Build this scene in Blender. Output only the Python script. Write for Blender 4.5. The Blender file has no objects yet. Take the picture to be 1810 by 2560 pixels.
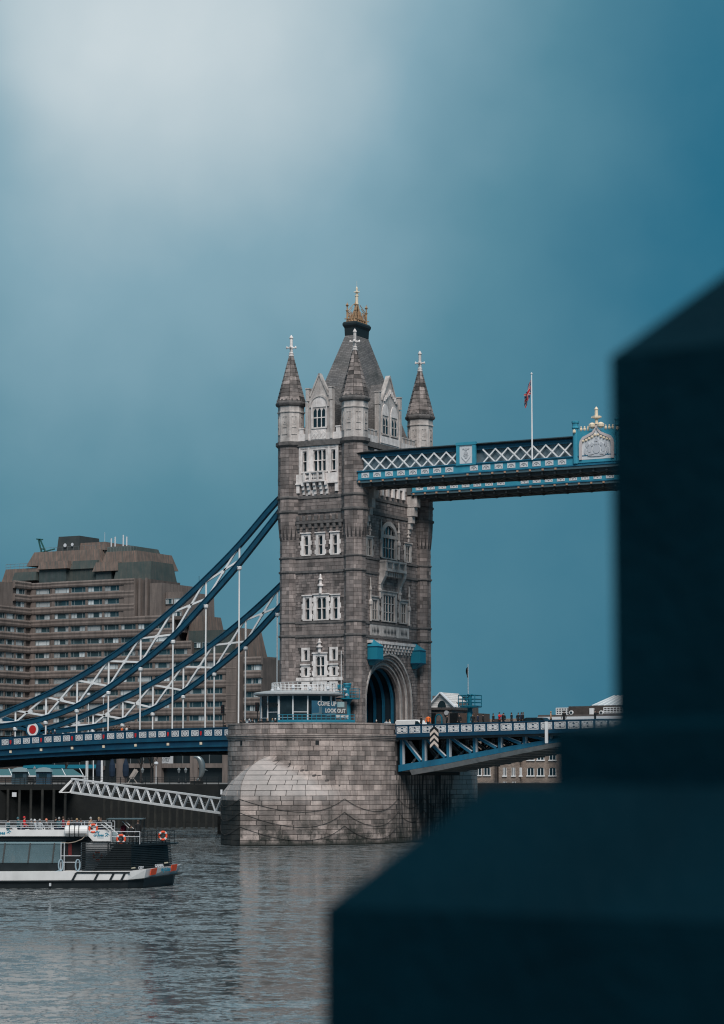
import bpy, bmesh, math, random
from mathutils import Vector, Matrix
R = math.radians
rnd = random.Random(7)
scn = bpy.context.scene
col = scn.collection

# ------------------------------------------------------------------ camera
# X runs along the bridge (to the right), Y downstream (away), Z up from the water; the tower stands at the origin
F = 5975.0; TH = R(28.60); T2 = TH + R(-0.127); PIT = R(6.32); DIST = 311.95; EYE = 8.2
CAM = Vector((DIST*math.sin(TH), -DIST*math.cos(TH), EYE))
FW = Vector((-math.sin(T2)*math.cos(PIT), math.cos(T2)*math.cos(PIT), math.sin(PIT)))
RT = Vector((math.cos(T2), math.sin(T2), 0.0)); UP = RT.cross(FW)
cam = bpy.data.cameras.new('camera'); cam_o = bpy.data.objects.new('camera', cam); col.objects.link(cam_o)
cam_o.location = CAM
cam_o.rotation_euler = Matrix((RT, UP, -FW)).transposed().to_euler()
cam.sensor_fit = 'VERTICAL'; cam.sensor_height = 36.0; cam.sensor_width = 36.0*1810/2560
cam.lens = F/2560*36.0
cam.clip_start = 0.1; cam.clip_end = 6000
cam.dof.use_dof = True; cam.dof.focus_distance = 300.0; cam.dof.aperture_fstop = 2.6
scn.camera = cam_o
scn.cycles.filter_width = 1.15
scn.render.resolution_x = 724; scn.render.resolution_y = 1024

def ray(px, py): return FW + RT*((px-905)/F) + UP*((1280-py)/F)
def on(px, py, ax, val):
    r = ray(px, py); return CAM + r*((val-CAM[ax])/r[ax])
def dep(px, py, d): return CAM + ray(px, py)*d

# ------------------------------------------------------------------ sky and sun
SUN_EL, SUN_AZ = R(50), Vector((0.58, -0.815, 0)).normalized()      # towards the sun
w = bpy.data.worlds.new('World'); scn.world = w; w.use_nodes = True
nt = w.node_tree; nt.nodes.clear()
def nd(t, **k):
    n = nt.nodes.new(t)
    for a, b in k.items(): setattr(n, a, b)
    return n
def ln(a, b): nt.links.new(a, b)
out = nd('ShaderNodeOutputWorld'); bg = nd('ShaderNodeBackground'); bg.inputs['Strength'].default_value = 0.1
ln(bg.outputs[0], out.inputs[0])
sky = nd('ShaderNodeTexSky', sky_type='NISHITA', sun_disc=False, sun_elevation=SUN_EL)
sky.sun_rotation = math.atan2(SUN_AZ.x, SUN_AZ.y); sky.air_density = 1.6; sky.dust_density = 2.0
tc = nd('ShaderNodeTexCoord')
def vmath(op, a, b=None):
    n = nd('ShaderNodeVectorMath', operation=op)
    for i, s in enumerate((a, b)):
        if s is None: continue
        if hasattr(s, 'is_output'): ln(s, n.inputs[i])
        else: n.inputs[i].default_value = s
    return n
def fmath(op, a, b=None, clamp=False):
    n = nd('ShaderNodeMath', operation=op); n.use_clamp = clamp
    for i, s in enumerate((a, b)):
        if s is None: continue
        if hasattr(s, 'is_output'): ln(s, n.inputs[i])
        else: n.inputs[i].default_value = s
    return n.outputs[0]
dirv = vmath('NORMALIZE', tc.outputs['Generated']).outputs[0]
noi = nd('ShaderNodeTexNoise'); noi.inputs['Scale'].default_value = 5.0; noi.inputs['Detail'].default_value = 4.0; noi.inputs['Roughness'].default_value = 0.45
ln(dirv, noi.inputs['Vector'])
noi2 = nd('ShaderNodeTexNoise'); noi2.inputs['Scale'].default_value = 11.0; noi2.inputs['Detail'].default_value = 5.0
ln(dirv, noi2.inputs['Vector'])
warp = vmath('SCALE', vmath('SUBTRACT', noi.outputs['Color'], (0.5, 0.5, 0.5)).outputs[0]); warp.inputs['Scale'].default_value = 0.16
wdir = vmath('NORMALIZE', vmath('ADD', dirv, warp.outputs[0]).outputs[0]).outputs[0]
def glow(px, py, sig, amp):
    g = ray(px, py).normalized()
    d = vmath('DOT_PRODUCT', wdir, tuple(g)).outputs['Value']
    e = fmath('DIVIDE', fmath('SUBTRACT', d, 1.0), R(sig)**2)
    return fmath('MULTIPLY', fmath('POWER', 2.71828, e), amp)
# thin bright cloud upper left, a fainter bank below it, dull cloud elsewhere
v = fmath('ADD', glow(420, 40, 5.6, 0.92), glow(60, 960, 2.6, 0.17))
v = fmath('ADD', v, glow(1000, 1750, 6.0, 0.21))
v = fmath('ADD', v, glow(-2500, -2500, 26.0, 0.12))
v = fmath('ADD', v, fmath('MULTIPLY', fmath('SUBTRACT', noi.outputs['Fac'], 0.5), 0.20))
v = fmath('ADD', v, fmath('MULTIPLY', fmath('SUBTRACT', noi2.outputs['Fac'], 0.5), 0.27))
sepz = nd('ShaderNodeSeparateXYZ'); ln(wdir, sepz.inputs[0])
el = nd('ShaderNodeMapRange', interpolation_type='SMOOTHSTEP'); ln(sepz.outputs[2], el.inputs[0]); el.inputs[1].default_value = .26; el.inputs[2].default_value = .85; el.inputs[3].default_value = 0.0; el.inputs[4].default_value = .45
v = fmath('ADD', v, el.outputs[0])
v = fmath('SUBTRACT', v, 0.05, clamp=True)
ramp = nd('ShaderNodeValToRGB'); ln(v, ramp.inputs[0])
cr = ramp.color_ramp
for i, (p, c) in enumerate(((0.0, (0.012, 0.135, 0.225)), (0.28, (0.085, 0.235, 0.315)), (0.55, (0.215, 0.37, 0.45)), (1.0, (0.62, 0.69, 0.72)))):
    e = cr.elements[i] if i < 2 else cr.elements.new(p)
    e.position = p; e.color = (*c, 1)
cloud = vmath('SCALE', ramp.outputs[0]); cloud.inputs['Scale'].default_value = 4.25
mix = nd('ShaderNodeMix', data_type='RGBA'); mix.inputs['Factor'].default_value = 0.985
ln(sky.outputs[0], mix.inputs['A']); ln(cloud.outputs[0], mix.inputs['B'])
ln(mix.outputs['Result'], bg.inputs['Color'])

sun = bpy.data.lights.new('sun', 'SUN'); sun.energy = 1.5; sun.angle = R(32); sun.color = (1.0, 0.93, 0.87)
sun_o = bpy.data.objects.new('sun', sun); col.objects.link(sun_o)
sd = Vector((SUN_AZ.x*math.cos(SUN_EL), SUN_AZ.y*math.cos(SUN_EL), math.sin(SUN_EL)))
sun_o.rotation_euler = sd.to_track_quat('Z', 'Y').to_euler(); sun_o.location = (0, -200, 200)

vs = scn.view_settings; vs.view_transform = 'Standard'; vs.look = 'None'; vs.exposure = 1.25; vs.gamma = 1.0; vs.use_curve_mapping = False

# ------------------------------------------------------------------ materials
MATS = {}
def mat(name, c, rough=0.75, c2=None, ns=1.0, bump=0.0, bs=8.0, island=0.0, streak=0.0, metal=0.0, spec=0.4, obj_rand=0.0, brick=None, tide=False, stain=0.0, trans=0.0, seams=0.0, alpha=1.0, dome=False):
    if name in MATS: return MATS[name]
    m = bpy.data.materials.new(name); m.use_nodes = True; MATS[name] = m
    t = m.node_tree; N = t.nodes; L = t.links
    b = N['Principled BSDF']; b.inputs['Roughness'].default_value = rough; b.inputs['Metallic'].default_value = metal
    b.inputs['Specular IOR Level'].default_value = spec
    geo = N.new('ShaderNodeNewGeometry')
    pos = geo.outputs['Position']
    def noise(scale, detail=4, vec=None, rough_=0.55):
        n = N.new('ShaderNodeTexNoise'); n.inputs['Scale'].default_value = scale; n.inputs['Detail'].default_value = detail; n.inputs['Roughness'].default_value = rough_
        L.new(vec or pos, n.inputs['Vector']); return n.outputs['Fac']
    def mixc(f, a, bb, mode='MIX'):
        n = N.new('ShaderNodeMix'); n.data_type = 'RGBA'; n.blend_type = mode
        for s, k in ((f, 'Factor'), (a, 'A'), (bb, 'B')):
            if hasattr(s, 'is_output'): L.new(s, n.inputs[k])
            else: n.inputs[k].default_value = s if k == 'Factor' else (*s, 1) if len(s) == 3 else s
        return n.outputs['Result']
    def mr(x, a, b_, c_, d):
        n = N.new('ShaderNodeMapRange'); L.new(x, n.inputs[0])
        for i, q in enumerate((a, b_, c_, d)): n.inputs[i+1].default_value = q
        return n.outputs[0]
    cur = mixc(mr(noise(ns), .3, .7, 0, 1), c, c2) if c2 else None
    if cur is None:
        rg = N.new('ShaderNodeRGB'); rg.outputs[0].default_value = (*c, 1); cur = rg.outputs[0]
    if brick:
        bt = N.new('ShaderNodeTexBrick'); bt.inputs['Scale'].default_value = 1.0
        bt.inputs['Brick Width'].default_value = brick[0]; bt.inputs['Row Height'].default_value = brick[1]
        bt.inputs['Mortar Size'].default_value = brick[2]; bt.inputs['Bias'].default_value = 0
        bt.inputs['Color1'].default_value = (.72, .72, .72, 1); bt.inputs['Color2'].default_value = (1.18, 1.18, 1.18, 1); bt.inputs['Mortar'].default_value = (.5, .5, .5, 1)
        sx = N.new('ShaderNodeSeparateXYZ'); L.new(pos, sx.inputs[0])
        ad = N.new('ShaderNodeMath'); L.new(sx.outputs[0], ad.inputs[0]); L.new(sx.outputs[1], ad.inputs[1])
        cx = N.new('ShaderNodeCombineXYZ'); L.new(ad.outputs[0], cx.inputs[0]); L.new(sx.outputs[2], cx.inputs[1])
        L.new(cx.outputs[0], bt.inputs['Vector'])
        cur = mixc(1.0, cur, bt.outputs[0], 'MULTIPLY')
    if island:
        at = N.new('ShaderNodeAttribute'); at.attribute_name = 'tone'          # one tone per stone
        cur = mixc(1.0, cur, mixc(mr(at.outputs['Fac'], -1, 1, 0, 1), (1-island,)*3, (1+island*1.05, 1+island*.95, 1+island*.88)), 'MULTIPLY')
    if obj_rand:
        oi = N.new('ShaderNodeObjectInfo')
        cur = mixc(1.0, cur, mixc(oi.outputs['Random'], (1-obj_rand,)*3, (1+obj_rand,)*3), 'MULTIPLY')
    if streak:
        mp = N.new('ShaderNodeMapping'); mp.inputs['Scale'].default_value = (1.6, 1.6, .16); L.new(pos, mp.inputs[0])
        s = mr(noise(1.0, 5, mp.outputs[0]), .42, .72 if streak < .9 else .55, 0, min(streak, .93))
        cur = mixc(s, cur, (.022, .026, .028))
    if stain:
        s = mr(noise(.35, 6), .5, .75, 0, stain)
        cur = mixc(s, cur, (.035, .04, .038))
    if dome:       # paler rounded top of the cutwater: light from above put into the colour
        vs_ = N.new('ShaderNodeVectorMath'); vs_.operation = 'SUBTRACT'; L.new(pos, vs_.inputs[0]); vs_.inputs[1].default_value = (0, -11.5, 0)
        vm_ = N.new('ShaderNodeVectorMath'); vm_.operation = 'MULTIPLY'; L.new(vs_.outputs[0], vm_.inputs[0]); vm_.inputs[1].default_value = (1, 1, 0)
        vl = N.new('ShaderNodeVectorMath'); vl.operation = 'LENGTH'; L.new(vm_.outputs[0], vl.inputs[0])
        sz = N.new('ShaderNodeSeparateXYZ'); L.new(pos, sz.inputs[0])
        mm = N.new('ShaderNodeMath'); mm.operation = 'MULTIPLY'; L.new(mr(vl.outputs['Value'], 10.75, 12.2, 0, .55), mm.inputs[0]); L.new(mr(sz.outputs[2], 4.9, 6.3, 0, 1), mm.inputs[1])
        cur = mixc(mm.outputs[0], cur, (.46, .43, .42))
    if tide:
        sx = N.new('ShaderNodeSeparateXYZ'); L.new(pos, sx.inputs[0])
        # weed and slime left by the tide: patchy below about 5 m, solid at the waterline
        z = sx.outputs[2]
        a = mr(z, 0.8, 5.2, .95, 0); n_ = mr(noise(.5, 6, None, .72), .42, .58, 0, 1)
        m1 = N.new('ShaderNodeMath'); m1.operation = 'MULTIPLY'; L.new(a, m1.inputs[0]); L.new(n_, m1.inputs[1])
        cur = mixc(m1.outputs[0], cur, (.022, .027, .024))
        cur = mixc(mr(z, .15, .75, .9, 0), cur, (.02, .025, .022))
    if seams:
        sx = N.new('ShaderNodeSeparateXYZ'); L.new(pos, sx.inputs[0])
        ad = N.new('ShaderNodeMath'); L.new(sx.outputs[0], ad.inputs[0]); L.new(sx.outputs[1], ad.inputs[1])
        mu = N.new('ShaderNodeMath'); mu.operation = 'MULTIPLY'; L.new(ad.outputs[0], mu.inputs[0]); mu.inputs[1].default_value = seams
        cxx = N.new('ShaderNodeCombineXYZ'); L.new(mu.outputs[0], cxx.inputs[0])
        q = noise(1.0, 3, cxx.outputs[0], .8)
        cur = mixc(mr(q, .35, .65, 0, .75), cur, (.03, .06, .06))
    L.new(cur, b.inputs['Base Color'])
    if bump:
        bp = N.new('ShaderNodeBump'); bp.inputs['Strength'].default_value = bump; bp.inputs['Distance'].default_value = .08
        L.new(noise(bs, 6), bp.inputs['Height']); L.new(bp.outputs[0], b.inputs['Normal'])
    if trans: b.inputs['Transmission Weight'].default_value = trans
    if alpha < 1: b.inputs['Alpha'].default_value = alpha
    return m

M_GRANITE = mat('grey_granite', (.165, .142, .138), .85, (.285, .25, .243), .9, .6, 9, island=.44, streak=.5)
M_RUBBLE = mat('rubble_granite', (.16, .145, .143), .9, (.25, .225, .22), 1.2, .8, 6, island=.34, streak=.3)
M_MORTAR = mat('dark_mortar', (.055, .052, .052), .95)
M_COURSE = mat('weathered_string_course', (.075, .072, .073), .9, (.15, .14, .138), 2.0, .4, 9)
M_PORT = mat('pale_portland_stone', (.62, .57, .555), .8, (.84, .795, .78), 1.8, .4, 12, streak=.42)
M_PORTD = mat('soiled_portland_stone', (.38, .345, .33), .85, (.60, .56, .54), 1.1, .5, 9, streak=.42)
M_SPIRE = mat('spire_stone', (.10, .09, .088), .85, (.27, .24, .235), 1.6, .5, 9, island=.72, streak=.5)
M_SLATE = mat('roof_slate', (.125, .122, .126), .7, (.20, .185, .18), .5, .3, 10, brick=(.55, .24, .03), stain=.7)
M_LEAD = mat('dark_lead', (.012, .02, .024), .6)
M_GOLD = mat('gilded_iron', (.46, .30, .17), .6, (.22, .13, .08), 3.0)
M_CREAM = mat('cream_paint', (.74, .62, .47), .55)
M_GLASS = mat('dark_window_glass', (.010, .022, .028), .08, spec=.6)
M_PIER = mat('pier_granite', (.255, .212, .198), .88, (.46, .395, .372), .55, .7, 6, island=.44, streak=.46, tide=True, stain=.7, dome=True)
M_PIERW = mat('weedy_shaded_granite', (.014, .018, .018), .85, (.05, .048, .045), .5, .5, 7, island=.2)  # cutwater's left face: weed stain and side shade both put into the colour
M_PIERL = mat('pale_dome_granite', (.285, .25, .24), .86, (.43, .38, .365), .5, .5, 7, island=.22, streak=.28, stain=.4)
M_PIERS = mat('run_stained_granite', (.20, .172, .16), .85, (.34, .296, .28), .5, .5, 7, island=.3, streak=1.0, tide=True)
M_PIERJ = mat('pier_joint', (.058, .053, .052), .95, tide=True)
M_BLUE = mat('blue_steel_paint', (.008, .115, .21), .5, (.018, .15, .25), .8, .1, 10, streak=.3)
M_NAVY = mat('navy_steel_paint', (.003, .035, .075), .5, (.006, .055, .105), .7, .1, 10)
M_DKBLUE = mat('deep_blue_chain_paint', (.004, .050, .095), .45, (.008, .074, .130), .7, .1, 10, streak=.3)
M_LBLUE = mat('light_blue_paint', (.03, .235, .34), .5, (.045, .28, .39), 1.0)
M_TURQ = mat('turquoise_paint', (.012, .185, .275), .5)
M_WHITE = mat('white_steel_paint', (.70, .71, .72), .55, (.78, .78, .79), 1.0, streak=.12)
M_OFFW = mat('soft_white_paint', (.58, .60, .63), .6)
M_GREYP = mat('grey_steel', (.16, .18, .19), .6)
M_DARK = mat('near_black_steel', (.006, .010, .013), .6)
M_UNDER = mat('dark_soffit', (.055, .068, .075), .8, (.09,.10,.105), .7)
M_RED = mat('red_paint', (.48, .02, .02), .5)
M_ORANGE = mat('orange_red', (.72, .09, .035), .6)

# ------------------------------------------------------------------ mesh helpers
class MB:
    def __init__(s): s.v = []; s.f = []; s.mi = []; s.tone = []
    def add(s, vs_, fs, mi=0):
        o = len(s.v); s.v += [Vector(p) for p in vs_]; s.f += [tuple(i+o for i in f) for f in fs]; s.mi += [mi]*len(fs); return s
    def hexa(s, p, mi=0):       # 4 bottom, 4 top
        return s.add(p, [(3,2,1,0),(4,5,6,7),(0,1,5,4),(1,2,6,5),(2,3,7,6),(3,0,4,7)], mi)
    def box(s, x0, x1, y0, y1, z0, z1, mi=0):
        return s.hexa([(x0,y0,z0),(x1,y0,z0),(x1,y1,z0),(x0,y1,z0),(x0,y0,z1),(x1,y0,z1),(x1,y1,z1),(x0,y1,z1)], mi)
    def beam(s, p, q, w_, h, up=(0,0,1), mi=0):
        p = Vector(p); q = Vector(q); d = (q-p).normalized(); u = Vector(up)
        if abs(d.dot(u)) > .999: u = Vector((1,0,0))
        a = d.cross(u).normalized()*(w_/2); b = a.cross(d).normalized()*(h/2)
        return s.hexa([p-a-b, p+a-b, q+a-b, q-a-b, p-a+b, p+a+b, q+a+b, q-a+b], mi)
    def tube(s, p, q, r0, r1=None, n=8, mi=0):
        p = Vector(p); q = Vector(q); r1 = r0 if r1 is None else r1
        d = (q-p).normalized(); u = Vector((0,0,1)) if abs(d.z) < .95 else Vector((1,0,0))
        a = d.cross(u).normalized(); b = a.cross(d)
        rings = []
        for c, r in ((p, r0), (q, r1)):
            rings.append([c + (a*math.cos(2*math.pi*i/n) + b*math.sin(2*math.pi*i/n))*r for i in range(n)])
        return s.loft(rings, mi)
    def loft(s, rings, mi=0, caps=True, closed=True):
        n = len(rings[0]); vs_ = [p for r in rings for p in r]; fs = []
        for k in range(len(rings)-1):
            for i in range(n if closed else n-1):
                j = (i+1) % n; fs.append((k*n+i, k*n+j, (k+1)*n+j, (k+1)*n+i))
        if caps: fs += [tuple(range(n-1, -1, -1)), tuple((len(rings)-1)*n+i for i in range(n))]
        return s.add(vs_, fs, mi)
    def path(s, pts, r, n=6, mi=0):
        for a, b in zip(pts, pts[1:]): s.tube(a, b, r, None, n, mi)
        return s
    def lathe(s, cx, cy, prof, n=12, rot=0.0, mi=0):
        return s.loft([[Vector((cx+r*math.cos(rot+2*math.pi*i/n), cy+r*math.sin(rot+2*math.pi*i/n), z)) for i in range(n)] for r, z in prof], mi)
    def extr(s, poly, vec, mi=0):
        vec = Vector(vec); a = [Vector(p) for p in poly]; return s.loft([a, [p+vec for p in a]], mi)
    def xf(s, M):
        s.v = [M @ p for p in s.v]; return s

ORI = {}
def link(o, parent=None):
    col.objects.link(o)
    if parent is not None: o.parent = parent
    return o
def thing(name, label, cat, loc, group=None):
    o = bpy.data.objects.new(name, None); col.objects.link(o); o.empty_display_size = .5
    o.location = loc; ORI[o.name] = Vector(loc); o['label'] = label; o['category'] = cat
    if group: o['group'] = group
    return o
def mesh(name, mb, mats, origin=Vector((0,0,0)), smooth=False):
    me = bpy.data.meshes.new(name)
    me.from_pydata([tuple(p-origin) for p in mb.v], [], mb.f); 
    for m in (mats if isinstance(mats, (list, tuple)) else [mats]): me.materials.append(m)
    if any(mb.mi): me.polygons.foreach_set('material_index', mb.mi)
    if mb.tone: me.attributes.new('tone', 'FLOAT', 'FACE').data.foreach_set('value', mb.tone)
    bm = bmesh.new(); bm.from_mesh(me); bmesh.ops.recalc_face_normals(bm, faces=bm.faces); bm.to_mesh(me); bm.free()
    if smooth: me.polygons.foreach_set('use_smooth', [True]*len(me.polygons))
    return me
def obj(name, mb, mats, parent=None, smooth=False, kind=None, label=None):
    og = ORI.get(parent.name, Vector((0,0,0))) if parent is not None else Vector((0,0,0))
    o = bpy.data.objects.new(name, mesh(name, mb, mats, og, smooth)); link(o, parent)
    if parent is not None: ORI[o.name] = og
    if kind: o['kind'] = kind
    if label: o['label'] = label
    return o
def solo(name, mb, mats, label, cat, group=None, smooth=False):
    o = obj(name, mb, mats, None, smooth); o['label'] = label; o['category'] = cat
    # base as origin
    if mb.v:
        c = sum(mb.v, Vector())/len(mb.v); c.z = min(p.z for p in mb.v)
        o.data.transform(Matrix.Translation(-c)); o.location = c
    if group: o['group'] = group
    return o
def inst(name, me, parent, loc=(0,0,0), rot=None, scale=None):
    o = bpy.data.objects.new(name, me); link(o, parent); o.location = loc
    if rot: o.rotation_euler = rot
    if scale: o.scale = scale
    if parent is not None: ORI[o.name] = ORI.get(parent.name, Vector((0,0,0)))
    return o
def text_mb(txt, size, M, depth=.02, bold=0.0, mi=0, align='CENTER', space=1.0):
    """lettering as a thin solid; text plane x right, y up, mapped through M"""
    cu = bpy.data.curves.new('lettering', 'FONT'); cu.body = txt; cu.size = size; cu.extrude = depth; cu.offset = bold; cu.align_x = align; cu.align_y = 'CENTER'; cu.resolution_u = 2; cu.space_character = space
    o = bpy.data.objects.new('lettering', cu); col.objects.link(o)
    dg = bpy.context.evaluated_depsgraph_get(); dg.update()
    me = o.evaluated_get(dg).to_mesh()
    mb = MB(); mb.add([M @ v_.co for v_ in me.vertices], [tuple(p.vertices) for p in me.polygons], mi)
    o.evaluated_get(dg).to_mesh_clear(); bpy.data.objects.remove(o); bpy.data.curves.remove(cu)
    return mb
def frame(origin, xdir, ydir):
    x = Vector(xdir).normalized(); y = Vector(ydir).normalized(); z = x.cross(y)
    m = Matrix((x, y, z)).transposed().to_4x4(); m.translation = Vector(origin); return m
def merge(a, b, mi=None):
    o = len(a.v); a.v += b.v; a.f += [tuple(i+o for i in f) for f in b.f]; a.mi += (b.mi if mi is None else [mi]*len(b.f)); a.tone += b.tone; return a
def struct(o): o['kind'] = 'structure'; return o
def emit_blocks(blocks, name, mats, parent, limit=300):
    """blocks: (weight, MB). the heaviest become objects of their own, the rest one joined part"""
    blocks = sorted(blocks, key=lambda b: -b[0])
    for wgt, mb in blocks: mb.tone = [max(-1, min(1, rnd.gauss(0, .5)))]*len(mb.f)
    for wgt, mb in blocks[:limit]: obj(name, mb, mats, parent)
    if len(blocks) > limit:
        j = MB()
        for wgt, mb in blocks[limit:]: merge(j, mb)
        obj(name + '_field', j, mats, parent, kind='stuff')
# ------------------------------------------------------------------ water, banks
WK = (1.45, 1.55, .7)
def water_mat():
    m = bpy.data.materials.new('river_water'); m.use_nodes = True; t = m.node_tree; N = t.nodes; L = t.links
    b = N['Principled BSDF']; b.inputs['Roughness'].default_value = .04; b.inputs['IOR'].default_value = 1.33
    geo = N.new('ShaderNodeNewGeometry')
    n0 = N.new('ShaderNodeTexNoise'); n0.inputs['Scale'].default_value = .018; n0.inputs['Detail'].default_value = 3; L.new(geo.outputs['Position'], n0.inputs['Vector'])
    mx = N.new('ShaderNodeMix'); mx.data_type = 'RGBA'; mx.inputs['A'].default_value = (.090, .110, .120, 1); mx.inputs['B'].default_value = (.125, .138, .144, 1)
    L.new(n0.outputs['Fac'], mx.inputs['Factor']); L.new(mx.outputs['Result'], b.inputs['Base Color'])
    rot = N.new('ShaderNodeMapping'); rot.inputs['Rotation'].default_value = (0, 0, -T2); L.new(geo.outputs['Position'], rot.inputs[0])
    def layer(sx, sy, det, dist, out='Color'):
        mp = N.new('ShaderNodeMapping'); mp.inputs['Scale'].default_value = (sx, sy, 1); L.new(rot.outputs[0], mp.inputs[0])
        n = N.new('ShaderNodeTexNoise'); n.inputs['Scale'].default_value = 1; n.inputs['Detail'].default_value = det; n.inputs['Distortion'].default_value = dist; n.inputs['Roughness'].default_value = .6
        L.new(mp.outputs[0], n.inputs['Vector']); return n.outputs[out]
    def vm(op, x, y=None, sc=None):
        n = N.new('ShaderNodeVectorMath'); n.operation = op
        for i, q in enumerate((x, y)):
            if q is None: continue
            if hasattr(q, 'is_output'): L.new(q, n.inputs[i])
            else: n.inputs[i].default_value = q
        if sc is not None:
            if hasattr(sc, 'is_output'): L.new(sc, n.inputs['Scale'])
            else: n.inputs['Scale'].default_value = sc
        return n.outputs[0]
    # surface tilt summed from wavelets, waves and swell; calmer and rougher patches drift over it
    t1 = vm('SCALE', vm('SUBTRACT', layer(3.0, 3.2, 4, .4), (.5,.5,.5)), sc=WK[0])
    t2 = vm('SCALE', vm('SUBTRACT', layer(.85, 1.1, 3, .7), (.5,.5,.5)), sc=WK[1])
    t3 = vm('SCALE', vm('SUBTRACT', layer(.085, .15, 3, .8), (.5,.5,.5)), sc=WK[2])
    am = N.new('ShaderNodeMapRange'); L.new(layer(.022, .055, 3, .9, 'Fac'), am.inputs[0]); am.inputs[1].default_value = .36; am.inputs[2].default_value = .60; am.inputs[3].default_value = .35; am.inputs[4].default_value = 1.15
    tl = vm('SCALE', vm('ADD', vm('ADD', t1, t2), t3), sc=am.outputs[0])
    tl = vm('MULTIPLY', tl, (1, 1, 0))
    L.new(vm('NORMALIZE', vm('ADD', tl, (0, 0, 1))), b.inputs['Normal'])
    return m
mb = MB(); mb.add([(-4000,-3000,0),(4000,-3000,0),(4000,5000,0),(-4000,5000,0)], [(0,1,2,3)])
struct(obj('river', mb, water_mat()))
M_BANK = mat('quay_paving', (.13, .125, .12), .9, (.18, .17, .165), .5)
M_WALLD = mat('dark_river_wall', (.004, .006, .007), .9, (.010, .012, .012), .6, .4, 3)  # near-black: the shade under the quay deck is put into this colour
bank = [(-92,-900),(-92,5),(-82,38),(-59,61),(-56,110),(-44,142),(10,150),(30,300),(60,1500),(-2500,1500),(-2500,-900)]
mb = MB(); mb.add([(x,y,7.0) for x,y in bank], [tuple(range(len(bank)))])
ground = struct(obj('ground', mb, M_BANK))
mb = MB()
for (a,b_) in zip(bank[:9], bank[1:9]): mb.add([(*a,-2),(*b_,-2),(*b_,7.004),(*a,7.004)], [(0,1,2,3)])
struct(obj('river_wall', mb, M_WALLD))
# the bank the photograph is taken from
qe = CAM + Vector((FW.x, FW.y, 0)).normalized()*5.6
u_ = RT; f_ = Vector((FW.x, FW.y, 0)).normalized()
mb = MB(); GZ = EYE-1.65
pts = [qe-u_*60, qe+u_*60, qe+u_*60-f_*90, qe-u_*60-f_*90]
mb.loft([[Vector((p.x,p.y,-2)) for p in pts], [Vector((p.x,p.y,GZ)) for p in pts]])
struct(obj('pavement', mb, M_BANK))

# ------------------------------------------------------------------ bridge pier
PZ = 13.5                       # deck level on the pier
PR, PC = 10.65, 11.5
pier = thing('bridge_pier', 'huge rounded grey granite river pier with a domed cutwater under the tower', 'pier', (0,0,0))
ZS, ZA, TIP = 5.95, 10.5, 17.5
def pr(phi, z):                 # phi in degrees from the upstream nose
    d = abs(phi); uu = min(max((z-ZS)/(ZA-ZS), 0), 1)
    p0 = 62*(1-uu)**.85
    if p0 < .5 or d >= p0: return PR
    return PR + (TIP-PR)*math.sqrt(max(0, 1-uu*uu))*(1-d/p0)**1.6
def pnt(s, z):                  # s: metres along the outline; 0 at the nose, + towards the bascule
    q = PR*math.pi/2
    if abs(s) <= q:
        phi = math.degrees(s/PR); r = pr(phi, z); a = R(phi-90)
        return Vector((r*math.cos(a), -PC + r*math.sin(a), z))
    sg = 1 if s > 0 else -1; e = abs(s)-q
    if e <= 2*PC: return Vector((sg*PR, -PC+e, z))
    phi = (e-2*PC)/PR
    return Vector((sg*PR*math.cos(phi), PC+PR*math.sin(phi), z))
def pn(s, z):
    e = .25
    a = pnt(s+e, z)-pnt(s-e, z); b_ = pnt(s, z+e)-pnt(s, z-e)
    n = a.cross(b_); return n.normalized() if n.length > 1e-9 else Vector((0,-1,0))
REC = (-9.0, 8.2, 8.7)          # bascule chamber: Y range and the sill below it
full = PR*math.pi + 2*PC
core = MB(); NS = 150
zl = [-2, 0, 2, 4, ZS] + [ZS+(ZA-ZS)*math.sin(math.pi/2*k/10) for k in range(1, 11)] + [11.6, 12.75, 13.5]
srange = [-full/1 + 2*full*k/NS for k in range(NS)]
rings = []
for z in zl:
    rings.append([pnt((s if abs(s) <= full else 0), z) - pn(s, z)*.06 for s in srange])
core.loft(rings, caps=True)
obj('core', core, M_PIERJ, pier)
blocks = []
def pier_block(s0, s1, z0, z1, pale):
    g = .027; mbk = MB()
    a0, a1, b0, b1 = s0+g, s1-g, z0+g, z1-g
    n_ = pn((a0+a1)/2, (b0+b1)/2); out = rnd.uniform(.0, .035)
    k = 3 if s1-s0 > .5 and abs(s0) < 17 else 1
    vs_ = []
    for o in (-.12, out):
        for z in (b0, b1):
            for i in range(k+1):
                s = a0+(a1-a0)*i/k; vs_.append(pnt(s, z)+pn(s, (b0+b1)/2)*o)
    n1 = k+1; fs = []
    I = lambda o, zz, i: o*2*n1+zz*n1+i
    for i in range(k):
        fs.append((I(1,0,i),I(1,0,i+1),I(1,1,i+1),I(1,1,i)))
        fs.append((I(0,0,i),I(0,0,i+1),I(1,0,i+1),I(1,0,i))); fs.append((I(0,1,i),I(1,1,i),I(1,1,i+1),I(0,1,i+1)))
    fs += [(I(0,0,0),I(1,0,0),I(1,1,0),I(0,1,0)), (I(0,0,k),I(0,1,k),I(1,1,k),I(1,0,k))]
    mbk.add(vs_, fs)
    c = pnt((s0+s1)/2, (z0+z1)/2); vd = (CAM-c).normalized()
    return (max(0, n_.dot(vd))*(s1-s0)*(z1-z0) + (.2 if pale else 0)*max(0, n_.dot(vd)), mbk, pale)
zc = [-.55]
while zc[-1] < 12.6: zc.append(zc[-1] + rnd.choice((.56, .60, .62, .66)))
zc[-1] = 12.75
rows = list(zip(zc, zc[1:])) + [(13.42, 14.0), (14.0, 14.55)]
smin, smax = -24.0, full
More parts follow.
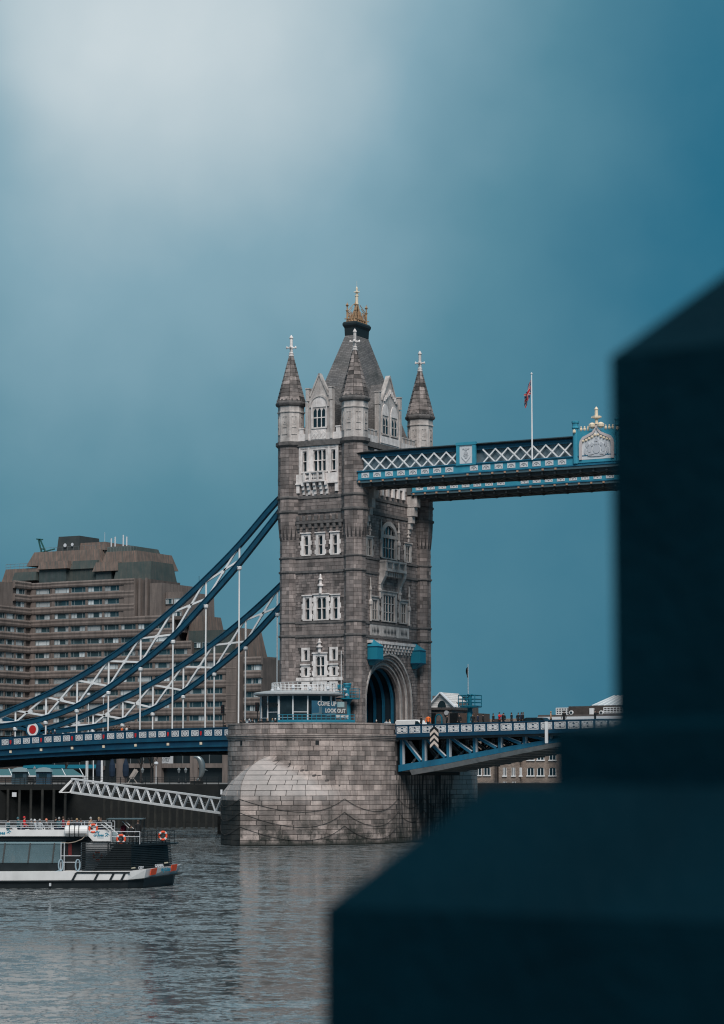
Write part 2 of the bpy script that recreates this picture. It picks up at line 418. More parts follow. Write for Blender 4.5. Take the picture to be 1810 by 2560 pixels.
for ri, (z0, z1) in enumerate(rows):
    s = smin + rnd.uniform(0, .8)
    while s < smax:
        L_ = rnd.uniform(.85, 1.75)
        if abs(s) < .5 and s < 0 and z1 < ZS: L_ = -s if s < -.05 else .6
        e = s+L_
        if s < -.02 and e > 0: e = 0.0
        y = pnt((s+e)/2, z0).y; side = pnt((s+e)/2, z0).x > PR-.02
        if not (side and z1 > REC[2] and REC[0]-.3 < y < REC[1]+.3 ):
            ph = math.degrees((s+e)/2/PR)
            pale = z0 > ZS-.2 and abs(ph) < 62*(1-min(1, max(0, (z0-ZS)/(ZA-ZS))))**.85-1
            if side and REC[0]-.5 < y < REC[1]-1.5 and z1 < 8.9: pale = 3
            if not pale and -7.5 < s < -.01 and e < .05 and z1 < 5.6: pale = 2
            blocks.append(pier_block(s, e, z0, z1, pale))
        s = e
small = []
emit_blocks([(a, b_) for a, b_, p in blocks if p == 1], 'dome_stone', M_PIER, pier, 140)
emit_blocks([(a, b_) for a, b_, p in blocks if p == 3], 'stained_stone', M_PIERS, pier, 120)
emit_blocks([(a, b_) for a, b_, p in blocks if p == 2], 'weedy_shaded_stone', M_PIERW, pier, 60)
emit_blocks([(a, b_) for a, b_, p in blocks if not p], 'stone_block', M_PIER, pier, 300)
# mouldings, parapet coping and the ledge between
def ring_band(z0, z1, proj, back=.6):
    m_ = MB(); ss = [smin+(q-smin)*1.0 for q in [smin+(28.0-2.0-smin)*k/70 for k in range(71)]]
    ss = [s for s in ss if s <= PR*math.pi/2 + (REC[0]+PC)]
    for s0, s1 in zip(ss, ss[1:]):
        n0, n1 = pn(s0, 12), pn(s1, 12); p0, p1 = pnt(s0, 12), pnt(s1, 12)
        q = lambda p, n_, o, z: Vector((p.x+n_.x*o, p.y+n_.y*o, z))
        m_.hexa([q(p0,n0,-back,z0), q(p1,n1,-back,z0), q(p1,n1,proj,z0), q(p0,n0,proj,z0), q(p0,n0,-back,z1), q(p1,n1,-back,z1), q(p1,n1,proj,z1), q(p0,n0,proj,z1)])
    return m_
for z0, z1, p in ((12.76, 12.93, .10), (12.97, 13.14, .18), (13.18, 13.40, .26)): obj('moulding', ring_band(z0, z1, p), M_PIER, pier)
obj('parapet', ring_band(13.41, 14.56, -.07, .42), M_PIERJ, pier)
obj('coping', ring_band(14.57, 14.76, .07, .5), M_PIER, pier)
mb = MB()
for x in (624, 792):
    p = on(x, 1852, 1, -20); a = math.atan2(p.y+PC, p.x); c = Vector((PR*math.cos(a), -PC+PR*math.sin(a), 12.35)); n_ = Vector((math.cos(a), math.sin(a), 0))
    t_ = Vector((-n_.y, n_.x, 0)); mb.hexa([c-t_*.2-n_*.1+Vector((0,0,-.3)), c+t_*.2-n_*.1+Vector((0,0,-.3)), c+t_*.2+n_*.06+Vector((0,0,-.3)), c-t_*.2+n_*.06+Vector((0,0,-.3)), c-t_*.2-n_*.1+Vector((0,0,.25)), c+t_*.2-n_*.1+Vector((0,0,.25)), c+t_*.2+n_*.06+Vector((0,0,.25)), c-t_*.2+n_*.06+Vector((0,0,.25))])
obj('drain_hole', mb, M_DARK, pier)
# bascule chamber: flat dark sheet, the shade of the recess put into its colour
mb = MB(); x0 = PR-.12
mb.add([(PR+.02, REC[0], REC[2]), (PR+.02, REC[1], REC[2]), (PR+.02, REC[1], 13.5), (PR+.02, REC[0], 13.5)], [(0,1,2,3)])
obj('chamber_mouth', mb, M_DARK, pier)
# draped mooring chains
M_CHAIN = mat('rusty_chain', (.055,.05,.048), .85)
pins = [-4.2, 0.05, 9.0, 17.4]
spots = []
for zt, sg, names in ((5.55, 1.55, 'uppermost row'), (3.95, 1.75, 'middle row'), (2.3, 1.7, 'lowest row')):
    for (a, b_), wh in zip([(-5.5, 0.0), (0.0, 9.2), (9.2, 19.4), (19.4, 26.4), (26.4, 33.5)], ['left of the cutwater edge', 'right of the cutwater edge', 'across the middle of the pier', 'under the bascule', 'at the far end of the pier']):
        if zt < 3 and a > 10: continue
        spots.append((zt, sg*min(1, (b_-a)/9), a, b_, names, wh))
for zt, sg, a, b_, nm, wh in spots:
    P_ = []
    for k in range(15):
        t = k/14; s = a+(b_-a)*t; z = zt - sg*4*t*(1-t); P_.append(pnt(s, z)+pn(s, z)*.07)
    c_ = MB().path(P_, .026, 5)
    solo('mooring_chain', c_, M_CHAIN, 'dark chain swag on the granite pier, %s, %s' % (nm, wh), 'chain', 'mooring chains draped round the pier')
# ------------------------------------------------------------------ the stone tower
YW, XS = 9.77, 4.85
TX, TY = 4.7, 9.15
tower = thing('bridge_tower', 'tall gothic stone bridge tower with four pointed corner turrets and a steep slate roof', 'tower', (0,0,PZ))
C8 = math.cos(R(22.5))
def Wp(u, d, z): return Vector((u, -YW-d, z))
def Ep(u, d, z): return Vector((-u, YW+d, z))
def Sp(u, d, z): return Vector((XS+d, u, z))
def Np(u, d, z): return Vector((-XS-d, -u, z))
def fbox(m_, fp, u0, u1, d0, d1, z0, z1, mi=0):
    return m_.hexa([fp(u0,d1,z0), fp(u1,d1,z0), fp(u1,d0,z0), fp(u0,d0,z0), fp(u0,d1,z1), fp(u1,d1,z1), fp(u1,d0,z1), fp(u0,d0,z1)], mi)
def fpoly(m_, fp, pts, d0, d1, mi=0):
    return m_.loft([[fp(u, d0, z) for u, z in pts], [fp(u, d1, z) for u, z in pts]], mi)
HOLES = {'W': [], 'S': []}
wblocks = []
# --- windows: surround (with quoins), panes, mullions; the wall is opened behind each one
def gothic(fp, key, u0, u1, z0, z1, lights=1, rows=2, pointed=True, surround=.32, smat=M_PORT, quoin=True, hood=True, proud=.09, depth=.30):
    HOLES[key].append((u0, u1, z0, z1))
    m_ = MB(); sw = surround
    fbox(m_, fp, u0-sw, u0, -depth-.05, proud, z0-.16, z1+sw*.8); fbox(m_, fp, u1, u1+sw, -depth-.05, proud, z0-.16, z1+sw*.8)
    fbox(m_, fp, u0+.001, u1-.001, -depth-.05, proud-.003, z1, z1+sw*.8-.003); fbox(m_, fp, u0+.001, u1-.001, -depth-.05, proud-.003, z0-.157, z0)
    if hood: fbox(m_, fp, u0-sw-.10, u1+sw+.10, -.02, proud+.14, z1+sw*.8+.002, z1+sw*.8+.15)
    win = obj('window', m_, smat, tower)
    if quoin:
        n_ = max(3, int((z1-z0)/.55))
        for i in range(n_):
            if i % 2: continue
            za = z0+(z1-z0)*i/n_
            for a, b_ in ((u0-sw-.16, u0-sw-.001), (u1+sw+.001, u1+sw+.16)): q = MB(); fbox(q, fp, a, b_, -.05, proud-.01, za+.02, za+(z1-z0)/n_-.02); obj('quoin', q, smat, win)
    lw = (u1-u0)/lights
    for i in range(lights):
        a, b_ = u0+lw*i, u0+lw*(i+1); zr = [z0+(z1-z0)*k/rows for k in range(rows+1)]
        for k in range(rows):
            p = MB(); fbox(p, fp, a+.03, b_-.03, -depth-.03, -depth, zr[k]+.03, zr[k+1]-.03); obj('pane', p, M_GLASS, win)
    m2 = MB()
    for i in range(1, lights): fbox(m2, fp, u0+lw*i-.055, u0+lw*i+.055, -depth+.002, -.02, z0, z1)
    for k in range(1, rows): fbox(m2, fp, u0, u1, -depth+.004, -.05, z0+(z1-z0)*k/rows-.05, z0+(z1-z0)*k/rows+.05)
    if pointed:                    # tracery spandrels give each light its pointed head
        h = min(.55, lw*.75)
        for i in range(lights):
            a, b_ = u0+lw*i, u0+lw*(i+1); c = (a+b_)/2
            for e, sg in ((a, 1), (b_, -1)):
                fpoly(m2, fp, [(e, z1-h), (e+sg*.10*lw, z1-h*.55), (e+sg*.28*lw, z1-h*.22), (c, z1-.02), (c, z1), (e, z1)], -depth+.006, -.05)
    if m2.v: obj('mullion', m2, smat, win)
    return win
def finial(fp, u, z0, h, d=.12, w_=.22, m=M_PORT, par=None):
    f = MB(); p = fp(u, d, 0)
    f.lathe(p.x, p.y, [(w_*.7,z0),(w_*.7,z0+h*.35),(w_*1.35,z0+h*.38),(w_*1.35,z0+h*.46),(w_*.6,z0+h*.5),(w_*.6,z0+h*.68),(w_*1.1,z0+h*.72),(w_*.5,z0+h*.8),(w_*.45,z0+h*.95),(.03,z0+h)], 8)
    return obj('finial', f, m, par or tower)

# west face
for u in (-2.25, 1.98): gothic(Wp, 'W', u-.29, u+.29, 47.12, 49.75, 1, 2, quoin=False, surround=.30, hood=False)
gothic(Wp, 'W', -1.0, .85, 47.1, 49.85, 3, 2, surround=.42, hood=False)
for u in (-2.03, .08, 2.2): gothic(Wp, 'W', u-.31, u+.31, 36.4, 38.8, 1, 2, surround=.36)
for u in (-1.82, 2.27): gothic(Wp, 'W', u-.32, u+.32, 28.1, 30.82, 1, 2, surround=.34)
gothic(Wp, 'W', -.48, .9, 28.1, 30.88, 2, 2, surround=.42)
finial(Wp, .18, 31.35, 2.5, .2, .3)
for u in (-2.06, 2.04):
    gothic(Wp, 'W', u-.27, u+.27, 22.95, 24.25, 1, 1, surround=.34, hood=False, quoin=False); gothic(Wp, 'W', u-.27, u+.27, 20.95, 22.0, 1, 1, surround=.34, quoin=True)
    gothic(Wp, 'W', u-.27, u+.27, 18.7, 19.9, 2, 2, surround=.34, pointed=False, hood=False)
gothic(Wp, 'W', -.56, .68, 20.95, 23.4, 2, 2, surround=.40)
gothic(Wp, 'W', -.56, .68, 18.7, 19.9, 4, 2, surround=.40, pointed=False, hood=False)
finial(Wp, .05, 23.85, 1.75, .2, .32)
mb = MB(); fbox(mb, Wp, -3.4, 3.35, -.02, .16, 20.30, 20.72); obj('string_band', mb, M_PORT, tower)
# white frame and balcony of the top storey
mb = MB()
for u in (-2.95, -1.62, 1.36, 2.6): fbox(mb, Wp, u-.12, u+.12, -.02, .17, 46.75, 50.3)
fbox(mb, Wp, -3.0, 2.75, -.02, .13, 50.06, 50.34)
for a, b_ in ((-2.83,-2.54),(-1.96,-1.42),(1.27,1.69),(2.27,2.48)): fbox(mb, Wp, a, b_, -.02, .075, 46.9, 50.05)
obj('window_frame', mb, M_PORT, tower)
bal = MB(); fbox(bal, Wp, -2.1, 1.0, -.02, .75, 45.65, 45.85); fbox(bal, Wp, -2.1, 1.0, -.02, .75, 46.85, 47.02); fbox(bal, Wp, -2.05, .95, -.02, .60, 45.85, 46.85)
for u in (-1.95, -1.1, 0.0, .85): fbox(bal, Wp, u-.13, u+.13, .6, .74, 45.86, 46.84)
for a, b_ in ((-3.36,-2.1),(1.0,2.74)): fbox(bal, Wp, a, b_, -.02, .35, 45.6, 46.75); fbox(bal, Wp, a-.08, b_+.02, -.02, .42, 45.42, 45.6)
balo = obj('balcony', bal, M_PORT, tower)
mb = MB()
for a, b_ in ((-1.8,-1.25),(-.95,-.15),(.15,.7)):
    for k in range(3):
        u = a+(b_-a)*(k+.5)/3; fpoly(mb, Wp, [(u-.1,46.0),(u,46.35),(u-.1,46.7),(u+.1,46.7),(u,46.35),(u+.1,46.0)], .602, .604)
obj('tracery_opening', mb, M_DARK, balo)
mb = MB()
for u in (-3.13, 2.52): fbox(mb, Wp, u-.22, u+.22, -.02, .3, 44.35, 45.4); 
for u in (-2.3, -1.5, -.6, .3, 1.1):
    for k, (dd, za, zb) in enumerate(((.62,45.2,45.64),(.42,44.7,45.2),(.2,44.1,44.7))): fbox(mb, Wp, u-.17, u+.17, -.02, dd, za, zb)
fbox(mb, Wp, -2.0, .95, -.02, .05, 43.75, 45.3)
obj('corbel', mb, M_PORT, tower)
# machicolated band on the west face
mb = MB(); fbox(mb, Wp, -3.5, 3.5, -.02, .38, 40.35, 40.72)
for k in range(8):
    u = -3.08+.88*k; fbox(mb, Wp, u-.2, u+.2, -.02, .34, 39.75, 40.34); fbox(mb, Wp, u-.15, u+.15, -.02, .2, 39.35, 39.74); fbox(mb, Wp, u-.24, u+.24, -.02, .42, 40.73, 41.35)
obj('machicolation', mb, M_COURSE, tower)

# south face (over the roadway)
gothic(Sp, 'S', -1.9, 1.5, 36.45, 39.0, 4, 2, pointed=False, surround=.55, smat=M_PORTD, hood=False, depth=.13)
HOLES['S'].append((-1.9, 1.5, 39.0, 40.6))
m_ = MB(); cu, rr = -.2, 1.72
arc = [(cu+rr*math.cos(a), 39.0+rr*math.sin(a)*.95) for a in [math.pi*k/12 for k in range(13)]]
fpoly(m_, Sp, arc, -.16, -.13); head = obj('arched_pane', m_, M_GLASS, tower)
m_ = MB()
for k in range(12):
    (a0,b0),(a1,b1) = arc[k], arc[k+1]; o = lambda u, z: (cu+(u-cu)*1.33, 39.0+(z-39.0)*1.33)
    fpoly(m_, Sp, [(a0,b0),(a1,b1),o(a1,b1),o(a0,b0)], -.18, .16)
for u in (-1.05, -.2, .65): fbox(m_, Sp, u-.05, u+.05, -.125, -.04, 39.0, 40.45 if u == -.2 else 40.15)
for sg in (-1, 1): 
    for k in range(4):
        a = cu + sg*(.1+.42*k/1.0*.5)
obj('window_arch', m_, M_PORTD, tower)
for u in (-2.65, 2.25): finial(Sp, u, 36.4, 4.9, .2, .2, M_PORTD)
for u0, u1 in ((-6.3,-4.85), (4.3,5.9)):
    gothic(Sp, 'S', u0+.15, u1-.15, 36.4, 38.5, 2, 2, surround=.32, smat=M_PORTD, depth=.13); finial(Sp, (u0+u1)/2, 38.95, 1.6, .15, .2, M_PORTD)
b2 = MB(); fbox(b2, Sp, -2.9, 2.7, -.02, 1.15, 34.55, 34.85); fbox(b2, Sp, -2.8, 2.6, -.02, .95, 34.85, 35.75); fbox(b2, Sp, -2.9, 2.7, -.02, 1.12, 35.75, 35.98)
for u in (-2.75, -.9, .7, 2.5): fbox(b2, Sp, u-.16, u+.16, .95, 1.1, 34.86, 35.74)
bo = obj('balcony', b2, M_PORTD, tower)
mb = MB()
for k in range(15):
    u = -2.45+.33*k
    fpoly(mb, Sp, [(u-.1,34.95),(u+.02,34.95),(u+.14,35.65),(u,35.65)], .952, .956)
obj('tracery_opening', mb, M_DARK, bo)
mb = MB()           # curved bracket hood under the balcony, flanking the oriel
for sg, uo in ((-1, -2.75), (1, 2.55)):
    prof = [(0,34.5),(1.05,34.5),(.95,33.9),(.62,33.3),(.32,32.8),(.22,32.0),(.2,31.2),(0,31.2)]
    for (d0, z0), (d1, z1) in zip(prof[1:6], prof[2:7]):
        mb.hexa([Sp(uo-.32,0,z1), Sp(uo+.32,0,z1), Sp(uo+.32,d1,z1), Sp(uo-.32,d1,z1), Sp(uo-.32,0,z0), Sp(uo+.32,0,z0), Sp(uo+.32,d0,z0), Sp(uo-.32,d0,z0)])
for k in range(7): fbox(mb, Sp, -2.0+.62*k-.14, -2.0+.62*k+.14, -.02, .8, 33.9, 34.5)
obj('bracket', mb, M_PORTD, tower)
gothic(Sp, 'S', -1.8, 1.4, 28.25, 31.6, 4, 3, surround=.5, smat=M_PORTD, hood=True, depth=.13)
for u in (-4.2, 3.75): gothic(Sp, 'S', u-.78, u+.78, 28.25, 30.75, 3, 2, surround=.45, smat=M_PORTD, depth=.13)
for u, z0, h in ((-5.55,27.95,5.6),(-3.0,31.0,2.6),(5.15,27.95,5.2),(2.6,31.0,2.2)): finial(Sp, u, z0, h, .2, .2, M_PORTD)
mb = MB(); fbox(mb, Sp, -5.5, 5.3, -.02, .12, 26.16, 27.58)
pan = obj('carved_band', mb, M_PORTD, tower)
mb = MB()
for a, b_, n_ in ((-5.0,-3.0,5),(-1.9,1.6,9),(2.9,4.7,5)):
    for k in range(n_):
        u = a+(b_-a)*(k+.5)/n_; h = (b_-a)/n_*.36
        fpoly(mb, Sp, [(u-h,26.75),(u,26.35),(u+h,26.75),(u,27.3)], .122, .126)
    fbox(mb, Sp, a-.1, b_+.1, .122, .123, 26.2, 26.24)
obj('carving', mb, M_DARK, pan)
mb = MB()           # white corbel table over the arch
fbox(mb, Sp, -6.2, 6.2, -.02, .62, 25.15, 25.5)
for k in range(14):
    u = -5.7+.88*k; fbox(mb, Sp, u-.18, u+.18, -.02, .55, 24.72, 25.14); fbox(mb, Sp, u-.15, u+.15, -.02, .36, 24.35, 24.71); fbox(mb, Sp, u-.12, u+.12, -.02, .2, 24.0, 24.34)
obj('corbel_table', mb, M_PORT, tower)
# portal arch: stepped mouldings narrowing into the tower
PCY, SPR = -.25, 17.6
def archring(r0, r1, d0, d1, spring=SPR, n=20, base=PZ):
    m_ = MB(); pts0 = [(PCY-r0, base)]+[(PCY-r0*math.cos(math.pi*k/n), spring+r0*math.sin(math.pi*k/n)) for k in range(n+1)]+[(PCY+r0, base)]
    pts1 = [(PCY-r1, base)]+[(PCY-r1*math.cos(math.pi*k/n), spring+r1*math.sin(math.pi*k/n)) for k in range(n+1)]+[(PCY+r1, base)]
    for (a, b_), (c, d) in zip(zip(pts0, pts0[1:]), zip(pts1, pts1[1:])): fpoly(m_, Sp, [a, b_, d, c], d0, d1)
    return m_
for k, (r0, r1, dd) in enumerate(((4.6,4.95,-1.0),(4.95,5.3,-.75),(5.3,5.6,-.5),(5.6,5.9,-.28),(5.9,6.25,-.06),(6.25,6.5,.12))):
    obj('arch_moulding', archring(r0, r1, dd-.4, dd, SPR-.12*k*0), M_PORTD if k in (1,3,5) else M_GRANITE, tower)
# vault with blue ribs inside
mb = MB()
n = 18; r = 4.75
prof = [(PCY-r, PZ)]+[(PCY-r*math.cos(math.pi*k/n), SPR+r*math.sin(math.pi*k/n)) for k in range(n+1)]+[(PCY+r, PZ)]
mb.loft([[Sp(u, d, z) for u, z in prof] for d in (-1.05, -9.6)], caps=False, closed=False)
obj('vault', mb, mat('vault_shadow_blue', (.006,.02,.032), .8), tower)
for x in (-1.9, -3.2, -4.5, -5.8, -7.1, -8.4):
    m_ = MB(); pts0 = prof; 
    for (u0,z0),(u1,z1) in zip(prof, prof[1:]):
        s_ = .93; q = lambda u, z: (PCY+(u-PCY)*s_, SPR+(z-SPR)*s_ if z > SPR else z)
        fpoly(m_, Sp, [(u0,z0),(u1,z1),q(u1,z1),q(u0,z0)], x-.14, x+.14)
    obj('vault_rib', m_, M_BLUE, tower)
# walls with openings
def wall(fp, u0, u1, z0, z1, holes, thick=.5, arch=None):
    us = sorted({u0, u1} | {h[i] for h in holes for i in (0, 1)}); zs = sorted({z0, z1} | {h[i] for h in holes for i in (2, 3)})
    us = [u for u in us if u0 <= u <= u1]; zs = [z for z in zs if z0 <= z <= z1]
    m_ = MB()
    for a, b_ in zip(us, us[1:]):
        for c, d in zip(zs, zs[1:]):
            mu, mz = (a+b_)/2, (c+d)/2
            if any(h[0] < mu < h[1] and h[2] < mz < h[3] for h in holes): continue
            m_.add([fp(a,0,c), fp(b_,0,c), fp(b_,0,d), fp(a,0,d)], [(0,1,2,3)])
    return m_
obj('wall', wall(Wp, -4.5, 4.5, PZ, 51.1, HOLES['W']), M_MORTAR, tower)
sh = HOLES['S'] + [(PCY-6.4, PCY+6.4, PZ, 24.0)]
obj('wall', wall(Sp, -9, 9, PZ, 51.1, sh), M_MORTAR, tower)
m_ = MB()           # spandrels beside the arch head
n = 24
for sg in (-1, 1):
    for k in range(n//2):
        a0, a1 = math.pi/2*k/(n/2), math.pi/2*(k+1)/(n/2); rr = 6.3
        p = lambda a: (PCY+sg*rr*math.cos(a), SPR+rr*math.sin(a))
        (ua, za), (ub, zb) = p(a0), p(a1)
        m_.add([Sp(ua,0,za), Sp(ub,0,zb), Sp(ub,0,24.0), Sp(ua,0,24.0)], [(0,1,2,3)])
    m_.add([Sp(PCY+sg*6.3,0,PZ), Sp(PCY+sg*6.4,0,PZ), Sp(PCY+sg*6.4,0,24), Sp(PCY+sg*6.3,0,24)], [(0,1,2,3)])
obj('spandrel', m_, M_RUBBLE, tower)
m_ = MB(); m_.add([Ep(-4.5,0,PZ),Ep(4.5,0,PZ),Ep(4.5,0,51.1),Ep(-4.5,0,51.1)], [(0,1,2,3)]); 
for a, b_, c, d in ((-9,-4.9,PZ,51.1),(4.9,9,PZ,51.1),(-4.9,4.9,22,51.1)): m_.add([Np(a,0,c),Np(b_,0,c),Np(b_,0,d),Np(a,0,d)], [(0,1,2,3)])
m_.box(-4.8,4.8,-9.7,9.7,50.9,51.05)
obj('rear_wall', m_, M_RUBBLE, tower)
# coursed stones on the two visible faces
def courses(fp, key, u0, u1, z0, z1, h, lmin, lmax, face_n):
    z = z0
    while z < z1-.15:
        hh = min(h*rnd.uniform(.9, 1.1), z1-z); u = u0+rnd.uniform(-.4, 0)
        while u < u1:
            e = min(u+rnd.uniform(lmin, lmax), u1); a = max(u, u0)
            if e-a > .12 and not any(a < q[1]+.2 and e > q[0]-.2 and z < q[3]+.12 and z+hh > q[2]-.12 for q in HOLES[key]) and not (key == 'S' and z < 24 and math.hypot(max(0, abs((a+e)/2-PCY)), max(0, z+hh/2-SPR)) < 6.75):
                b_ = MB(); fbox(b_, fp, a+.018, e-.018, -.03, rnd.uniform(.03, .075), z+.018, z+hh-.018); wblocks.append((hh*(e-a)*face_n*(1.0 if h > .4 else .5), b_))
            u = e
        z += hh
BANDS = [(13.6,25.85,0),(26.15,27.6,1),(27.85,34.05,0),(34.35,35.9,1),(36.15,41.75,0),(42.15,43.6,1),(43.95,50.35,0)]
for a, b_, ash in BANDS:
    courses(Wp, 'W', -3.6, 3.6, a, b_, .48 if ash else .36, .7 if ash else .35, 1.4 if ash else .8, .85)
    courses(Sp, 'S', -7.9, 7.9, a, b_, .48 if ash else .36, .7 if ash else .35, 1.4 if ash else .8, .45)
# string courses round turrets and walls
def oct_ring(cx, cy, ap0, ap1, z0, z1, m_): return m_.lathe(cx, cy, [(ap0/C8, z0), (ap1/C8, z0+(z1-z0)*.35), (ap1/C8, z1-.06), (ap0/C8, z1)], 8, R(22.5))
TUR = ((TX,-TY), (-TX,-TY), (TX,TY), (-TX,TY))
def ap(z):
    if z < 38.3: return 1.27
    if z < 41.2: return 1.27+.27*((z-38.3)/2.9)**.7
    return 1.54
for z0, z1, p in ((25.82,26.18,.16),(27.56,27.88,.13),(34.02,34.38,.16),(35.86,36.18,.13),(41.72,42.18,.17),(43.56,43.98,.14),(50.35,51.1,.30)):
    m_ = MB()
    for cx, cy in TUR: oct_ring(cx, cy, ap(z0)+.02, ap(z0)+p, z0, z1, m_)
    fbox(m_, Wp, -3.7, 3.7, -.05, p+.02, z0+.03, z1-.03); fbox(m_, Sp, -7.9, 7.9, -.05, p+.02, z0+.03, z1-.03); fbox(m_, Ep, -3.7, 3.7, -.05, p, z0+.03, z1-.03); fbox(m_, Np, -7.9, 7.9, -.05, p, z0+.03, z1-.03)
    obj('string_course', m_, M_COURSE, tower)
# corner turrets
tile_n = 0
for ti, (cx, cy) in enumerate(TUR):
    core = MB(); d = .05
    core.lathe(cx, cy, [((ap(z)-d)/C8, z) for z in (PZ,20,30,38.3,38.9,39.6,40.4,41.2,50.35)], 8, R(22.5))
    tr = obj('turret', core, M_MORTAR, tower)
    up = MB(); A = 1.58
    up.lathe(cx, cy, [(A/C8,51.1),(A/C8,54.9)], 8, R(22.5)); up.lathe(cx, cy, [((A+.1)/C8,54.9),((A+.1)/C8,55.05),(A/C8,55.1),(A/C8,55.75)], 8, R(22.5))
    obj('turret_head', up, M_PORTD, tr)
    pl = MB()
    for k in range(8):
        a = R(45*k); n_ = Vector((math.cos(a), math.sin(a), 0)); t_ = Vector((-n_.y, n_.x, 0)); c0 = Vector((cx, cy, 0))+n_*(A-.02)
        def pb(x0, x1, z0, z1, dd): pl.hexa([c0+t_*x0+Vector((0,0,z0)), c0+t_*x1+Vector((0,0,z0)), c0+t_*x1+n_*dd+Vector((0,0,z0)), c0+t_*x0+n_*dd+Vector((0,0,z0)), c0+t_*x0+Vector((0,0,z1)), c0+t_*x1+Vector((0,0,z1)), c0+t_*x1+n_*dd+Vector((0,0,z1)), c0+t_*x0+n_*dd+Vector((0,0,z1))])
        for x in (-.38, .30): pb(x, x+.08, 52.0, 54.4, .09)
        pb(-.30, .30, 54.3, 54.4, .085); pb(-.30, .30, 52.9, 53.0, .085); pb(-.1, .1, 53.6, 54.3, .07); pb(-.3, .3, 52.0, 52.12, .085); pb(-.22, .22, 53.35, 53.5, .06)
    obj('carved_panel', pl, M_PORTD, tr)
    ea = MB(); ea.lathe(cx, cy, [((A)/C8,55.7),((A+.22)/C8,55.85),((A+.3)/C8,56.05),((A+.3)/C8,56.2),((A+.12)/C8,56.45)], 8, R(22.5))
    for k in range(16):
        a = 2*math.pi*k/16+.2; p = Vector((cx+1.72*math.cos(a), cy+1.72*math.sin(a), 56.42)); ea.box(p.x-.12, p.x+.12, p.y-.12, p.y+.12, 56.2, 56.62)
    obj('eaves', ea, M_COURSE, tr)
    cone = MB(); cone.lathe(cx, cy, [(1.62/C8,56.4),(.2/C8,62.5)], 8, R(22.5)); obj('spire', cone, M_MORTAR, tr)
    rad = lambda z: 1.70-(1.70-.24)*(z-56.4)/(62.45-56.4)
    NZ = 11
    joined = MB()
    for r_ in range(NZ):
        z0, z1 = 56.45+(62.4-56.45)*(r_/NZ)**1.0, 56.45+(62.4-56.45)*((r_+1)/NZ)
        for k in range(8):
            a0, a1 = R(45*k-22.5), R(45*k+22.5); g = .02/max(.3, rad(z1))
            def q(a, z, o): rr = (rad(z)+o)/C8; return Vector((cx+rr*math.cos(a), cy+rr*math.sin(a), z))
            tl = MB(); tl.tone = [max(-1, min(1, rnd.gauss(0, .6)))]*6; tl.hexa([q(a0+g,z0+.01,-.06), q(a1-g,z0+.01,-.06), q(a1-g,z0+.01,.07), q(a0+g,z0+.01,.07), q(a0+g,z1-.01,-.06), q(a1-g,z1-.01,-.06), q(a1-g,z1-.01,.03), q(a0+g,z1-.01,.03)])
            if ti < 3 and NZ-r_ > 1: obj('roof_tile', tl, M_SPIRE, tr)
            else: merge(joined, tl)
    obj('upper_tiles', joined, M_SPIRE, tr, kind='stuff')
    fi = MB(); fi.lathe(cx, cy, [(.36,62.4),(.38,62.55),(.26,62.62),(.34,62.8),(.2,62.95),(.2,63.35),(.3,63.45),(.3,63.65),(.19,63.75),(.19,64.7),(.26,64.78),(.26,64.86),(.14,65.1),(.02,65.25)], 10)
    for a in range(4):
        dx, dy = math.cos(R(90*a+20)), math.sin(R(90*a+20))
        fi.tube((cx, cy, 63.55), (cx+dx*.55, cy+dy*.55, 63.58), .11, .08, 6); fi.lathe(cx+dx*.58, cy+dy*.58, [(.04,63.4),(.13,63.5),(.13,63.66),(.04,63.78)], 6)
    obj('finial', fi, M_PORT, tr, smooth=False)
    # stone coursing of the shaft
    z = PZ+.02
    zst = [25.85,26.15,27.6,27.85,34.05,34.35,35.9,36.15,41.75,42.15,43.6,43.95,50.35]
    while z < 50.2 and ti < 3:
        hh = .5*rnd.uniform(.92, 1.08)
        nx = min([q for q in zst if q > z+.05], default=50.35)
        if nx-z < hh*1.4: hh = nx-z
        for k in range(8):
            a = R(45*k); n_ = Vector((math.cos(a), math.sin(a), 0))
            vis = n_.dot(Vector((.479, -.878, 0)))
            if vis < -.15: continue
            t_ = Vector((-n_.y, n_.x, 0)); w0 = ap(z)*math.tan(R(22.5)); w1 = ap(z+hh)*math.tan(R(22.5))
            cut = rnd.choice((None, rnd.uniform(-.35, .35), rnd.uniform(-.35, .35)))
            parts_ = [(-1, 1)] if cut is None else [(-1, cut), (cut, 1)]
            o = rnd.uniform(.0, .035)
            for f0, f1 in parts_:
                g = .016; b_ = MB(); c0, c1 = Vector((cx,cy,0))+n_*ap(z), Vector((cx,cy,0))+n_*ap(z+hh)
                def P_(c, x, dd, zz): return c + t_*x + n_*dd + Vector((0,0,zz))
                b_.hexa([P_(c0,w0*f0+g,-.1,z+g),P_(c0,w0*f1-g,-.1,z+g),P_(c0,w0*f1-g,o,z+g),P_(c0,w0*f0+g,o,z+g),P_(c1,w1*f0+g,-.1,z+hh-g),P_(c1,w1*f1-g,-.1,z+hh-g),P_(c1,w1*f1-g,o,z+hh-g),P_(c1,w1*f0+g,o,z+hh-g)])
                wblocks.append(((f1-f0)*w0*hh*max(0,vis)*1.6, b_))
        z += hh
        if any(abs(z-q) < .03 for q in zst): z = [q for q in zst if abs(q-z) < .03][0]
    # lancet notches below the corbelled upper stage
    nm = MB()
